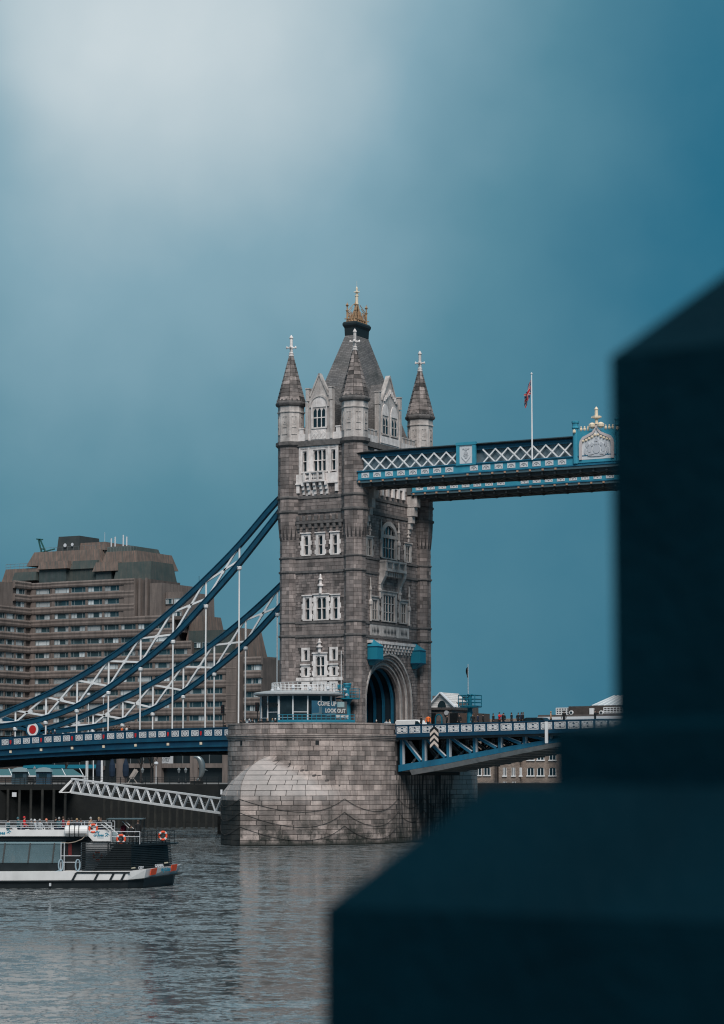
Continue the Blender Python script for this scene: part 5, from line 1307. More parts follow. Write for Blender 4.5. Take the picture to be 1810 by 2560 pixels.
for x, z0, z1 in ((-142.3,57.3,59.2),(-141.3,57.3,59.5),(-139.2,57.3,59.8),(-138.3,57.3,59.4),(-144.0,58.4,60.6),(-133.8,53,55.4),(-119.9,46.5,50.2)): b_ = MB(); b_.tube((x,HY+8,z0), (x,HY+8,z1), .16 if z1 > 59 and x > -143 else .04, None, 6); obj('antenna', b_, M_OFFW if z1 > 59 else M_DARK, hot)
b_ = MB(); cxx = -160.6
for p, q in (((cxx,56.7),(cxx-1.0,60.0)),((cxx+1.2,56.7),(cxx-.6,60.0)),((cxx-1.5,60.0),(cxx+.2,59.8)),((cxx-.3,57.8),(cxx+.7,57.6)),((cxx,57.0),(cxx+3.4,57.6))): b_.beam((p[0],HY+8,p[1]), (q[0],HY+8,q[1]), .3, .25)
obj('roof_crane', b_, mat('crane_green', (.02,.09,.085), .6), hot)
b_ = MB()
for x in [-168+1.2*k for k in range(8)]: b_.tube((x,HY+5,53.2), (x,HY+5,54.4), .04, None, 4)
b_.tube((-168,HY+5,54.4), (-159.6,HY+5,54.4), .04, None, 4); b_.tube((-168,HY+5,53.8), (-159.6,HY+5,53.8), .04, None, 4)
for a, b2, z in ((-159,-143,56.7),(-142,-134,56.0)):
    for k in range(12): x = a+(b2-a)*k/11; b_.tube((x,HY+5.2,z), (x,HY+5.2,z+.9), .03, None, 4)
    b_.tube((a,HY+5.2,z+.9), (b2,HY+5.2,z+.9), .03, None, 4)
obj('roof_railing', b_, M_GREYP, hot, kind='stuff')
# ground storeys under the bridge deck
b_ = MB(); b_.box(-170, -100, HY-2.5, HY+5, 7, 16.6); obj('podium', b_, mat('dark_glazed_podium', (.014,.02,.023), .3), hot)
for k in range(22):
    x = -168+3.2*k; b_ = MB(); b_.box(x-.06, x+.06, HY-2.62, HY-2.5, 10.4, 16.4); obj('glazing_bar', b_, M_GREYP, hot)
b_ = MB(); b_.box(-134, -104, HY-3.4, HY-2.4, 10.0, 10.9); b_.box(-170, -136, HY-3.2, HY-2.4, 9.6, 10.4); obj('canopy_beam', b_, M_CONC, hot)
for x in (-131.5, -122.3, -113.5, -105.8): b_ = MB(); b_.box(x-.9, x+.9, HY-3.6, HY-2.3, 7, 16.5); obj('column', b_, M_CONC, hot)

# ------------------------------------------------------------------ things on the far quay
def gp(px, d, z=7.0):         # ground point in the column of a pixel at a chosen distance
    p = dep(px, 1953, d); return Vector((p.x, p.y, z))
def zpx(px, py, d): return dep(px, py, d).z
M_BARK = mat('bare_bark', (.028,.026,.026), .9)
def bare_tree(px, d, h, seed, label, lean=0):
    b0 = gp(px, d); t = thing('bare_tree', label, 'tree', b0, 'leafless trees on the far quay'); r_ = random.Random(seed)
    tr = MB(); tr.tube(b0, b0+Vector((lean*.3,0,h*.35)), .24, .18, 7); obj('trunk', tr, M_BARK, t)
    cr = MB()
    def grow(p, v_, L_, r, n):
        q = p+v_*L_; cr.tube(p, q, r, r*.65, 4)
        if n == 0: return
        for k in range(3 if n > 1 else 4):
            w_ = (v_+Vector((r_.uniform(-.75,.75), r_.uniform(-.75,.75), r_.uniform(-.15,.6)))).normalized(); grow(p+v_*L_*r_.uniform(.55,1), w_, L_*r_.uniform(.6,.82), r*.62, n-1)
    for k in range(5):
        a = 2*math.pi*k/5+r_.random(); grow(b0+Vector((lean*.3,0,h*(.25+.1*r_.random()))), Vector((math.cos(a)*.55, math.sin(a)*.55, 1)).normalized(), h*.26, .10, 4)
    obj('crown', cr, M_BARK, t)
bare_tree(165, 425, 9.0, 3, 'leafless tree with a dark forked trunk behind the white gangway top')
bare_tree(352, 455, 10.0, 5, 'leafless bushy tree in front of the white hotel poster')
bare_tree(378, 462, 9.0, 9, 'slighter leafless tree partly covering the hotel poster')
# glazed canopy of the pier, ticket kiosks
can = thing('glass_canopy', 'long sloping glazed canopy over the riverboat ticket stands', 'canopy', gp(100, 398))
cl, crr = gp(-60, 398), gp(208, 398); zt_, zb_ = zpx(100, 1924, 398), zpx(100, 1941, 398)
b_ = MB(); bk = Vector((FW.x,FW.y,0)).normalized()*4
b_.hexa([cl+Vector((0,0,zb_-7)), crr+Vector((0,0,zb_-7)), crr+bk-RT*2.2+Vector((0,0,zt_-7)), cl+bk+Vector((0,0,zt_-7)), cl+Vector((0,0,zb_-6.9)), crr+Vector((0,0,zb_-6.9)), crr+bk-RT*2.2+Vector((0,0,zt_-6.9)), cl+bk+Vector((0,0,zt_-6.9))]); obj('glass_roof', b_, mat('sea_green_glass', (.05,.12,.125), .25), can)
for k in range(7):
    a = cl+(crr-cl)*k/6; b_ = MB(); b_.beam(a+Vector((0,0,zb_-6.84)), a+bk-RT*1.1+Vector((0,0,zt_-6.84)), .1, .12); obj('rafter', b_, M_WHITE, can)
    b_ = MB(); b_.tube(a+bk*.3, a+bk*.3+Vector((0,0,zb_-6.9)), .14 if k % 2 else .3, None, 8); obj('column', b_, M_GREYP if k % 2 else M_OFFW, can)
b_ = MB(); b_.beam(cl+Vector((0,0,zb_-6.95)), crr+Vector((0,0,zb_-6.95)), .12, .22); obj('gutter', b_, M_OFFW, can)
for (x0, x1, lab, mm) in ((28, 68, 'small ticket kiosk with a pale arched roof, on the left under the canopy', M_GREYP), (88, 128, 'small blue ticket kiosk with an arched roof beside the gangway', mat('kiosk_blue', (.01,.05,.09), .6))):
    c = (gp(x0, 396)+gp(x1, 396))/2; t = thing('ticket_kiosk', lab, 'kiosk', c, 'arched ticket kiosks'); hw = (gp(x1,396)-gp(x0,396)).length/2*.9
    q = lambda u, dd, z: c+RT*u+bk*(dd/4)+Vector((0,0,z-7))
    b_ = MB(); b_.hexa([q(-hw,0,7), q(hw,0,7), q(hw,2,7), q(-hw,2,7), q(-hw,0,9.0), q(hw,0,9.0), q(hw,2,9.0), q(-hw,2,9.0)]); obj('cabin', b_, mm if mm is not M_GREYP else mat('kiosk_dark', (.02,.05,.07), .6), t)
    b_ = MB(); b_.loft([[q(u*hw*1.15, dd, 9.0+.75*math.sin(math.acos(max(-1,min(1,u))))) for u in (-1,-.8,-.5,0,.5,.8,1)] for dd in (-.3, 2.3)]); obj('roof', b_, mat('kiosk_roof', (.22,.30,.33), .5), t)
    b_ = MB(); b_.hexa([q(-hw*.6,-.03,8.0), q(hw*.5,-.03,8.0), q(hw*.5,0,8.0), q(-hw*.6,0,8.0), q(-hw*.6,-.03,8.7), q(hw*.5,-.03,8.7), q(hw*.5,0,8.7), q(-hw*.6,0,8.7)]); obj('hatch', b_, M_GLASS, t)
# blue fascia, restaurant sign and poster on the hotel podium
b_ = MB(); a, c = on(56, 1914, 1, HY-4), on(243, 1914, 1, HY-4); b_.box(a.x, c.x, HY-4, HY-3.4, on(100,1921,1,HY-4).z, on(100,1912,1,HY-4).z); solo('blue_fascia', b_, M_TURQ, 'long turquoise fascia board over the hotel terrace', 'fascia')
def board(px0, px1, py0, py1, y, name, label, m_, letters, lm):
    a, c = on(px0, py0, 1, y), on(px1, py1, 1, y); b_ = MB(); b_.box(a.x, c.x, y, y+.15, c.z, a.z); t = thing(name, label, 'sign', ((a.x+c.x)/2, y, c.z)); obj('panel', b_, m_, t)
    for tx, u, v_, sz in letters: obj('lettering', text_mb(tx, sz, frame((a.x+(c.x-a.x)*u, y-.02, c.z+(a.z-c.z)*v_), (1,0,0), (0,0,1)), .01, .01), lm, t)
    return t, a, c
t, a, c = board(78, 116, 1886, 1902, HY-3.3, 'restaurant_sign', 'white sign reading vicinity on the hotel podium under the deck', M_OFFW, [('vicinity', .5, .6, 1.3)], M_DARK)
t, a, c = board(390, 432, 1878, 1919, HY-3.3, 'hotel_poster', 'large white poster with a dark crest on the hotel podium behind bare branches', mat('poster_grey', (.45,.46,.48), .8), [('GUOMAN', .55, .55, .55), ('HOTELS', .55, .42, .5), ('London', .55, .27, .4)], M_GREYP)
b_ = MB(); cx_ = (a.x+c.x)/2+.1; cz = c.z+(a.z-c.z)*.82
for k in range(7): an = R(30+20*k); b_.extr([(cx_,HY-3.32,cz-.4),(cx_+.75*math.cos(an-.1),HY-3.32,cz-.4+.9*math.sin(an-.1)),(cx_+.75*math.cos(an+.1),HY-3.32,cz-.4+.9*math.sin(an+.1))], (0,-.02,0))
obj('crest', b_, M_DARK, t)
# poles, lamps
for i, (px, py0, py1, r, lab) in enumerate(((215,1884,1950,.10,'left of three white poles behind the gangway'), (233,1884,1958,.10,'middle of three white poles behind the gangway'), (253,1884,1960,.10,'right of three white poles behind the gangway'))):
    d = 428; b_ = MB(); p = gp(px, d); b_.tube(p, Vector((p.x,p.y,zpx(px,py0-45,d))), r, r*.8, 7); b_.lathe(p.x, p.y, [(.25,7),(.25,7.3),(.12,7.5)], 8); solo('white_pole', b_, M_WHITE, lab, 'pole', 'white poles on the quay')
for px, d, py, lab in ((219,470,1739,'slim white street lamp seen through the chains, at left'), (256,470,1744,'slim white street lamp seen through the chains, at right')):
    p = gp(px, d); zt = zpx(px, py, d); t = thing('street_lamp', lab, 'lamp', p, 'slim street lamps'); b_ = MB(); b_.tube(p, Vector((p.x,p.y,zt)), .10, .06, 6); obj('post', b_, M_WHITE, t); b_ = MB(); b_.lathe(p.x, p.y, [(.08,zt),(.35,zt+.15),(.35,zt+.5),(.1,zt+.6)], 8); obj('lantern', b_, M_OFFW, t)
def quay_lamp(px, d, py, lab, m_=M_DARK):
    p = gp(px, d); zt = zpx(px, py, d); t = thing('quay_lamp', lab, 'lamp', p, 'old-style lamps on the quay'); b_ = MB(); b_.lathe(p.x, p.y, [(.22,7),(.2,7.6),(.09,7.9),(.07,zt-.9)], 8); obj('post', b_, m_, t)
    b_ = MB(); b_.lathe(p.x, p.y, [(.12,zt-.9),(.3,zt-.35),(.34,zt-.3),(.12,zt-.05),(.03,zt+.15)], 6); obj('lantern', b_, M_GREYP, t)
quay_lamp(86, 420, 1917, 'dark old-style lamp standing before the left glass canopy'); quay_lamp(356, 425, 1920, 'dark old-style lamp in front of the bushy bare tree'); quay_lamp(447, 430, 1920, 'left of the paired quay lamps by the statue'); quay_lamp(464, 430, 1920, 'right of the paired quay lamps by the statue')
p = gp(390, 424); b_ = MB(); b_.tube(p, Vector((p.x,p.y,zpx(390,1912,424))), .08, .06, 6); b_.lathe(p.x, p.y, [(.05,zpx(390,1912,424)),(.38,zpx(390,1910,424)),(.38,zpx(390,1906,424)),(.1,zpx(390,1904,424))], 10); solo('globe_lamp', b_, M_OFFW, 'pale globe lamp on a grey post below the hotel poster', 'lamp')
# closed parasols
for px, lab in ((247,'leftmost closed navy parasol on the terrace'), (280,'middle closed navy parasol on the terrace'), (314,'rightmost closed navy parasol on the terrace')):
    p = gp(px, 445); t = thing('closed_parasol', lab, 'parasol', p, 'closed parasols on the terrace'); b_ = MB(); b_.tube(p, p+Vector((0,0,1.2)), .06, None, 6); obj('pole', b_, M_DARK, t); b_ = MB(); b_.lathe(p.x, p.y, [(.15,7.9),(.5,8.3),(.62,9.2),(.55,10.4),(.2,11.4),(.03,11.9)], 9); obj('canopy', b_, mat('navy_canvas', (.006,.018,.04), .9), t)
# deckchair
p = gp(332, 424); b_ = MB()
for s_ in (-.45, .45):
    b_.beam(p+RT*(-.9)+bk*(s_/4), p+RT*.7+bk*(s_/4)+Vector((0,0,2.5)), .09, .09); b_.beam(p+RT*.8+bk*(s_/4), p+RT*-.2+bk*(s_/4)+Vector((0,0,1.4)), .09, .09)
b_.beam(p+RT*-.35+Vector((0,0,.85)), p+RT*.62+Vector((0,0,2.4)), .85, .04, up=bk); solo('deckchair', b_, mat('deckchair_canvas', (.30,.27,.25), .8), 'tall pale deckchair frame on the terrace above the gangway', 'deckchair')
# bronze-grey leaping figure on a plinth: plain generic form
p = gp(492, 398); st = thing('quay_statue', 'grey curved metal statue of a leaping form at the quay edge', 'statue', p)
b_ = MB(); b_.box(p.x-.8, p.x+.8, p.y-.8, p.y+.8, 7, 7.5); obj('plinth', b_, M_WALLD, st)
b_ = MB(); arcp = []
for k in range(13):
    t_ = k/12; an = R(-60+170*t_); arcp.append((p+RT*(1.1*math.cos(an)-.2)+Vector((0,0,2.0+1.9*math.sin(an)+.55)), .12+.42*math.sin(math.pi*min(1,t_*1.05))**.8))
rings_ = []
for i, (c_, r_) in enumerate(arcp):
    tg = (arcp[min(i+1,12)][0]-arcp[max(i-1,0)][0]).normalized(); s_ = tg.cross(bk.normalized()); rings_.append([c_+(s_*math.cos(R(45*k))+bk.normalized()*math.sin(R(45*k)))*r_ for k in range(8)])
b_.loft(rings_); top = arcp[9][0]
for a_, b2, r0, r1 in ((top, top+RT*-.5+Vector((0,0,1.0)), .22, .16), (top+RT*-.5+Vector((0,0,1.0)), top+RT*.2+Vector((0,0,1.7)), .13, .07), (top+RT*-.5+Vector((0,0,1.0)), top+RT*-.1+Vector((0,0,1.9)), .12, .06), (arcp[4][0], arcp[4][0]+RT*.9+Vector((0,0,-.2)), .16, .04)): b_.tube(a_, b2, r0, r1, 7)
b_.tube(p+Vector((0,0,.5)), arcp[0][0], .2, .14, 8)
obj('figure', b_, mat('statue_metal', (.22,.25,.26), .35, metal=.6), st, smooth=True)
# quay railing, jetty deck on piles, gangway
qa, qb = Vector((-92,5,7)), Vector((-59,61,7))
rl_ = thing('quay_railing', 'dark post and rail fence along the edge of the far quay', 'railing', Vector((-70,50,7)))
pts = [Vector((-82,38,7))+(Vector((-59,61,7))-Vector((-82,38,7)))*k/16 for k in range(17)]
for k, p in enumerate(pts):
    b_ = MB(); b_.tube(p, p+Vector((0,0,1.15)), .06, None, 5); obj('post', b_, M_DARK, rl_)
    if k:
        b_ = MB()
        for z in (.5, .8, 1.12): b_.tube(pts[k-1]+Vector((0,0,z)), p+Vector((0,0,z)), .04, None, 5)
        obj('rail', b_, M_DARK, rl_)
jt = thing('timber_jetty', 'dark timber jetty on piles along the foot of the quay', 'jetty', Vector((-75,40,0)))
d1 = gp(-80, 379); d2 = gp(178, 380); fr = Vector((FW.x,FW.y,0)).normalized()
b_ = MB(); b_.hexa([d1+Vector((0,0,-.9)), d2+Vector((0,0,-.9)), d2+fr*14+Vector((0,0,-.9)), d1+fr*14+Vector((0,0,-.9)), d1+Vector((0,0,-.3)), d2+Vector((0,0,-.3)), d2+fr*14+Vector((0,0,-.3)), d1+fr*14+Vector((0,0,-.3))]); obj('deck', b_, M_WALLD, jt)
M_PILE = mat('shaded_pile', (.012,.014,.014), .85, (.035,.035,.032), .8)  # pile colour darkened with the shade of the void under the quay deck
for k in range(9):
    p = d1+(d2-d1)*(k+.5)/9; b_ = MB(); b_.tube((p.x,p.y,-1), (p.x,p.y,6.3), .22, None, 8); obj('pile', b_, M_PILE, jt)
for k in range(17):
    p = dep(262+18.2*k, 1953, 381); b_ = MB(); b_.box(p.x-.17, p.x+.17, p.y-.15, p.y+.15, -1, 4.4 if k % 3 else 5.4); obj('fender', b_, M_PILE, jt)
b_ = MB(); p, q = dep(262, 1953, 381.3), dep(562, 1953, 381.3)
for z in (1.0, 2.6, 4.3): b_.beam((p.x,p.y,z), (q.x,q.y,z), .14, .18)
obj('waling', b_, M_WALLD, jt)
for k in range(12):
    p = d1+(d2-d1)*k/11; b_ = MB(); b_.tube(p+Vector((0,0,-.3)), p+Vector((0,0,.95)), .05, None, 5); obj('rail_post', b_, M_DARK, jt)
b_ = MB()
for z in (.3, .62, .95): b_.tube(d1+Vector((0,0,z)), d2+Vector((0,0,z)), .04, None, 5)
obj('railing', b_, M_DARK, jt)
gw = thing('gangway', 'long white steel truss gangway sloping down to the right from the quay', 'gangway', dep(170, 1965, 377))
A_, B_ = dep(178, 1981, 377), dep(566, 2035, 350); A_t = dep(190, 1947, 377); hgt = A_t.z-A_.z; wv = fr*1.9
Np_ = 15
for side_ in (0, 1):
    o_ = wv*side_; b_ = MB()
    b_.beam(A_+o_, B_+o_, .18, .3); obj('bottom_chord', b_, M_WHITE, gw)
    b_ = MB(); b_.beam(A_+o_+Vector((0,0,hgt)), B_+o_+Vector((0,0,hgt)), .18, .25); obj('top_chord', b_, M_WHITE, gw)
    for k in range(Np_):
        p0, p1 = A_+(B_-A_)*k/Np_+o_, A_+(B_-A_)*(k+1)/Np_+o_; pm_ = (p0+p1)/2+Vector((0,0,hgt))
        b_ = MB(); b_.beam(p0, pm_, .15, .15); b_.beam(pm_, p1, .12, .12); obj('web_bar', b_, M_WHITE if not side_ else M_OFFW, gw)
    b_ = MB(); b_.beam(A_+o_, A_+o_-RT*1.9+Vector((0,0,-.0)), .12, .12); b_.beam(A_+o_-RT*1.9, A_+o_+RT*.2+Vector((0,0,hgt)), .18, .18); b_.beam(A_+o_-RT*.2, A_+o_+RT*.9+Vector((0,0,hgt)), .2, .2); obj('end_frame', b_, M_WHITE, gw)
b_ = MB(); b_.hexa([A_+Vector((0,0,-.2)), B_+Vector((0,0,-.2)), B_+wv+Vector((0,0,-.2)), A_+wv+Vector((0,0,-.2)), A_, B_, B_+wv, A_+wv]); obj('walkway', b_, M_DARK, gw)
for f_z in (.9, 1.2): b_ = MB(); b_.tube(A_+wv*.5+Vector((0,0,f_z)), B_+wv*.5+Vector((0,0,f_z)), .04, None, 5); obj('handrail', b_, M_GREYP, gw)
for k in range(Np_+1): p0 = A_+(B_-A_)*k/Np_+Vector((0,0,hgt)); b_ = MB(); b_.beam(p0, p0+wv, .1, .1); obj('roof_tie', b_, M_OFFW, gw)
pn_ = MB(); c_ = B_+RT*4; pn_.hexa([c_-RT*5-fr*5+Vector((0,0,-c_.z-.4)), c_+RT*6-fr*5+Vector((0,0,-c_.z-.4)), c_+RT*6+fr*6+Vector((0,0,-c_.z-.4)), c_-RT*5+fr*6+Vector((0,0,-c_.z-.4)), c_-RT*5-fr*5+Vector((0,0,-.2)), c_+RT*6-fr*5+Vector((0,0,-.2)), c_+RT*6+fr*6+Vector((0,0,-.2)), c_-RT*5+fr*6+Vector((0,0,-.2))])
solo('pontoon', pn_, M_WALLD, 'low dark landing pontoon behind the pier at the foot of the gangway', 'pontoon')
for px0, px1, py0, py1, d, nm, lab in ((30,41,1981,1992,378.5,'notice_board','small white notice board on the dark jetty edge at left'), (551,556,1974,1986,378,'notice_board','small white notice board beside the pier cutwater')):
    p = dep(px0, py1, d); b_ = MB(); q = RT*((px1-px0)*d/F); h = Vector((0,0,(py1-py0)*d/F)); b_.hexa([p, p+q, p+q+fr*.06, p+fr*.06, p+h, p+q+h, p+q+fr*.06+h, p+fr*.06+h]); solo(nm, b_, M_OFFW, lab, 'notice')

# ------------------------------------------------------------------ right background: control cabin, gabled building, brick blocks
M_BRICK = mat('yellow_stock_brick', (.27,.21,.175), .9, (.36,.29,.245), .5, .4, 6, brick=(.46,.15,.03), streak=.15)
M_BRICKD = mat('dark_brown_brick', (.055,.045,.042), .9, (.09,.074,.068), .6, .3, 6, brick=(.46,.15,.03))
cc = thing('control_cabin', 'low stone control cabin on the pier deck behind the tower, with a flat roof', 'cabin', (4, 17, PZ))
a, c = on(1074, 1800, 1, 13.5), on(1180, 1800, 1, 13.5); z1 = on(1100, 1769, 1, 13.5).z
b_ = MB(); b_.box(a.x-1, c.x-3, 13.5, 19, PZ, z1-.3); obj('wall', b_, M_RUBBLE, cc)
b_ = MB(); b_.box(a.x-1.2, c.x-2.7, 13.2, 19.2, z1-.3, z1); obj('roof', b_, M_COURSE, cc)
b_ = MB(); b_.box(c.x-3, c.x, 14.5, 19, PZ, on(1170,1783,1,14.5).z); obj('annex', b_, mat('annex_brick', (.14,.10,.085), .9), cc)
for p0, p1, nm in ((1076,1089,'doorway'), (1124,1144,'doorway')): q, r = on(p0, 1783, 1, 13.4), on(p1, 1800, 1, 13.4); b_ = MB(); b_.box(q.x, r.x, 13.4, 13.5, PZ, q.z); obj(nm, b_, M_DARK, cc)
q = on(1116, 1782, 1, 13.3); b_ = MB(); b_.tube((q.x,13.5,q.z), (q.x,13.25,q.z), .32, None, 12); obj('clock', b_, M_OFFW, cc)
b_ = MB(); q = on(1097, 1800, 1, 12.6); h = on(1097, 1786, 1, 12.6).z; b_.box(q.x-.55, q.x-.4, 12.5, 12.65, PZ, h-.6); b_.box(q.x+.4, q.x+.55, 12.5, 12.65, PZ, h-.6)
for k in range(8): an0, an1 = R(180*k/8), R(180*(k+1)/8); b_.beam((q.x+.48*math.cos(an0),12.57,h-.6+.6*math.sin(an0)), (q.x+.48*math.cos(an1),12.57,h-.6+.6*math.sin(an1)), .15, .15)
solo('blue_archway', b_, M_TURQ, 'small turquoise iron arch beside the control cabin door', 'arch')
s2 = thing('signal_mast', 'turquoise signal column with railed platform and tall flagstaff behind the bascule', 'mast', (12.0, 11.5, PZ))
q = on(1175, 1800, 1, 10.5); sx, sy = q.x, 10.5; zz = lambda y: on(1175, y, 1, sy).z
b_ = MB(); b_.lathe(sx, sy, [(.45,PZ),(.42,zz(1790)),(.3,zz(1772)),(.6,zz(1768))], 10); obj('column', b_, M_TURQ, s2)
b_ = MB(); b_.box(sx-1.2, sx+1.2, sy-1.0, sy+1.0, zz(1769), zz(1767)); pf = obj('platform', b_, M_TURQ, s2)
b_ = MB(); zp = zz(1767)
for x, y in ((-1.2,-1),(1.2,-1),(1.2,1),(-1.2,1),(0,-1),(-.6,-1),(.6,-1)): b_.tube((sx+x,sy+y,zp), (sx+x,sy+y,zp+1.5), .06, None, 5)
for z in (.1, .55, 1.0, 1.5):
    for (x, y), (x2, y2) in zip(((-1.2,-1),(1.2,-1),(1.2,1),(-1.2,1)), ((1.2,-1),(1.2,1),(-1.2,1),(-1.2,-1))): b_.tube((sx+x,sy+y,zp+z), (sx+x2,sy+y2,zp+z), .06, None, 5)
obj('platform_railing', b_, M_TURQ, pf)
b_ = MB(); b_.lathe(sx, sy, [(.3,zp),(.28,zz(1740)),(.45,zz(1738)),(.4,zz(1735))], 8); obj('signal_head', b_, M_TURQ, s2)
b_ = MB(); b_.tube((sx-.25,sy,zp), (sx-.25,sy,zz(1660)), .06, .04, 6); obj('staff', b_, M_WHITE, s2)
b_ = MB(); z0 = zz(1668); b_.loft([[Vector((sx-.3,sy-.1,z0-.26*k)), Vector((sx-.5-.1*math.sin(k),sy,z0-.26*k-.1)), Vector((sx-.3,sy+.1,z0-.26*k))] for k in range(6)]); obj('flag', b_, M_DARK, s2)
# gabled building
gb = thing('gabled_building', 'pale gabled dockside building with a half-round window beyond the tower', 'building', dep(1118, 1800, 430)); Yg = dep(1118, 1768, 430).y
P_ = lambda x, y: on(x, y, 1, Yg)
pts = [P_(1078,1800), P_(1157,1800), P_(1157,1762), P_(1140,1753), P_(1117,1752), P_(1104,1732), P_(1100,1732), P_(1078,1752)]
g_ = [P_(1072,1800), P_(1138,1800), P_(1138,1766), P_(1103,1731), P_(1070,1766)]
b_ = MB(); b_.extr([(q.x,Yg,q.z) for q in g_], (0,7,0)); obj('gable', b_, mat('pale_cladding', (.52,.50,.49), .8, (.6,.58,.57), 1, brick=(3,.35,.03)), gb)
b_ = MB(); q = P_(1105,1769); b_.extr([(q.x+.85*math.cos(R(180*k/10)), Yg-.05, q.z+1.25*math.sin(R(180*k/10))) for k in range(11)], (0,-.05,0)); obj('lunette', b_, M_GLASS, gb)
b_ = MB(); 
for x0, y0, x1, y1 in ((1070,1768,1103,1731.5),(1103,1731.5,1140,1768)): a, c = P_(x0,y0), P_(x1,y1); b_.beam((a.x,Yg-.2,a.z), (c.x,Yg-.2,c.z), .8, .2, up=(0,0,1))
obj('verge', b_, M_OFFW, gb)
b_ = MB(); a, c = P_(1138,1766), P_(1160,1800); b_.loft([[Vector((a.x-3,Yg+2,P_(1120,1748).z)), Vector((c.x,Yg+2,P_(1158,1763).z)), Vector((c.x,Yg+2,a.z-3)), Vector((a.x-3,Yg+2,a.z-3))], [Vector((a.x-3,Yg+6,P_(1120,1748).z)), Vector((c.x,Yg+6,P_(1158,1763).z)), Vector((c.x,Yg+6,a.z-3)), Vector((a.x-3,Yg+6,a.z-3))]]); obj('side_roof', b_, M_CONCD, gb)
a, c = P_(1050,1752), P_(1084,1735); b_ = MB(); b_.extr([(a.x,Yg+5,P_(1060,1800).z),(c.x,Yg+5,P_(1084,1800).z),(c.x,Yg+5,P_(1084,1752).z),(P_(1092,1737).x,Yg+5,P_(1092,1737).z),(a.x,Yg+5,P_(1060,1737).z)], (0,8,0)); obj('rear_roof', b_, M_SLATE, gb)
b_ = MB(); b_.box(P_(1070,1800).x, P_(1130,1800).x, Yg+.3, Yg+5, 7, P_(1100,1798).z); obj('lower_storeys', b_, M_BRICKD, gb)
# brick warehouse flats seen under the bascule and above the parapet
Yb = 157.0
wh = thing('brick_warehouse', 'yellow brick dockside block with arched windows and a glazed pyramid roof', 'building', (-40, 160, 7))
P_ = lambda x, y: on(x, y, 1, Yb)
xa, xb = P_(1187,1900).x, P_(1600,1900).x
zt = P_(1420,1795).z
b_ = MB(); b_.box(xa-2, xb, Yb, Yb+20, 3, zt); obj('wall', b_, M_BRICK, wh)
for x in (1243,): a = P_(x-3,1900); b_ = MB(); b_.box(a.x, P_(x+3,1900).x, Yb-.6, Yb, 3, zt); obj('pilaster', b_, M_BRICKD, wh)
for x in (1305,): a = P_(x-45,1900); b_ = MB(); b_.box(P_(1252,1900).x, P_(1304,1900).x, Yb-1.0, Yb, 3, zt); obj('bay', b_, M_BRICK, wh)
def bwin(cx, cy, wpx, hpx, arch, y):
    a, c = on(cx-wpx/2, cy-hpx/2, 1, y), on(cx+wpx/2, cy+hpx/2, 1, y); w_ = c.x-a.x; h = a.z-c.z
    m_ = MB(); f = .1
    m_.box(a.x-f, a.x, y-.08, y+.1, c.z, a.z); m_.box(c.x, c.x+f, y-.08, y+.1, c.z, a.z); m_.box(a.x-.25, c.x+.25, y-.2, y+.1, c.z-.22, c.z); m_.box((a.x+c.x)/2-.06, (a.x+c.x)/2+.06, y-.07, y-.02, c.z, a.z)
    wo = obj('window', m_, M_WHITE, wh)
    m_ = MB(); top = [(a.x,a.z),(a.x+w_*.15,a.z+h*.10),(a.x+w_*.5,a.z+h*.16),(c.x-w_*.15,a.z+h*.10),(c.x,a.z)] if arch else [(a.x,a.z),(c.x,a.z)]
    m_.extr([(a.x,y-.03,c.z),(c.x,y-.03,c.z)]+[(q[0],y-.03,q[1]) for q in top[::-1]], (0,.02,0)); obj('pane', m_, M_GLASS, wo)
for cy in (1890, 1929):
    for cx in (1327, 1352, 1382, 1418): bwin(cx, cy+1, 15, 17, True, Yb)
    for cx in (1262, 1284): bwin(cx, cy, 6, 20, False, Yb-1.0)
    for cx in (1302,): bwin(cx, cy, 3, 20, False, Yb-1.0)
for cx in (1196, 1218): bwin(cx, 1929, 14, 17, True, Yb)
for cx in (1262, 1285): bwin(cx, 1960, 6, 12, False, Yb-1.0)
for cx, w_ in ((1208,34), (1340,40)): bwin(cx, 1964, w_, 12, True, Yb)
b_ = MB(); b_.box(P_(1347,1790).x, xb, Yb-.4, Yb+20, zt, P_(1400,1787).z); obj('roof_slab', b_, M_CONCD, wh)
b_ = MB(); b_.box(P_(1347,1800).x, xb, Yb-.7, Yb-.4, P_(1400,1799).z, P_(1400,1792).z); obj('white_band', b_, M_OFFW, wh)
z0 = P_(1400,1787).z
b_ = MB(); b_.box(P_(1411,1780).x, P_(1464,1780).x, Yb+2, Yb+12, z0, P_(1430,1765).z); obj('roof_block', b_, M_BRICKD, wh)
b_ = MB(); b_.box(P_(1466,1780).x, P_(1575,1780).x, Yb+2, Yb+12, z0, P_(1500,1763).z); obj('roof_block', b_, M_BRICKD, wh)
b_ = MB(); b_.box(P_(1378,1780).x, P_(1411,1780).x, Yb+2.5, Yb+11, z0, P_(1390,1769).z); obj('conservatory', b_, M_GLASS, wh)
b_ = MB()
for k in range(6): x = P_(1378+6.5*k,1780).x; b_.box(x-.07, x+.07, Yb+2.38, Yb+2.5, z0, P_(1390,1769).z)
for py in (1769.5, 1774.5, 1780, 1785): z = P_(1390,py).z; b_.box(P_(1378,1780).x, P_(1411,1780).x, Yb+2.36, Yb+2.48, z-.08, z+.08)
obj('glazing_bars', b_, M_WHITE, wh, kind='stuff')
b_ = MB()
for k in range(9): x = P_(1500+8*k,1780).x; b_.box(x-.07, x+.07, Yb+1.85, Yb+1.95, P_(1500,1782).z, P_(1500,1768).z)
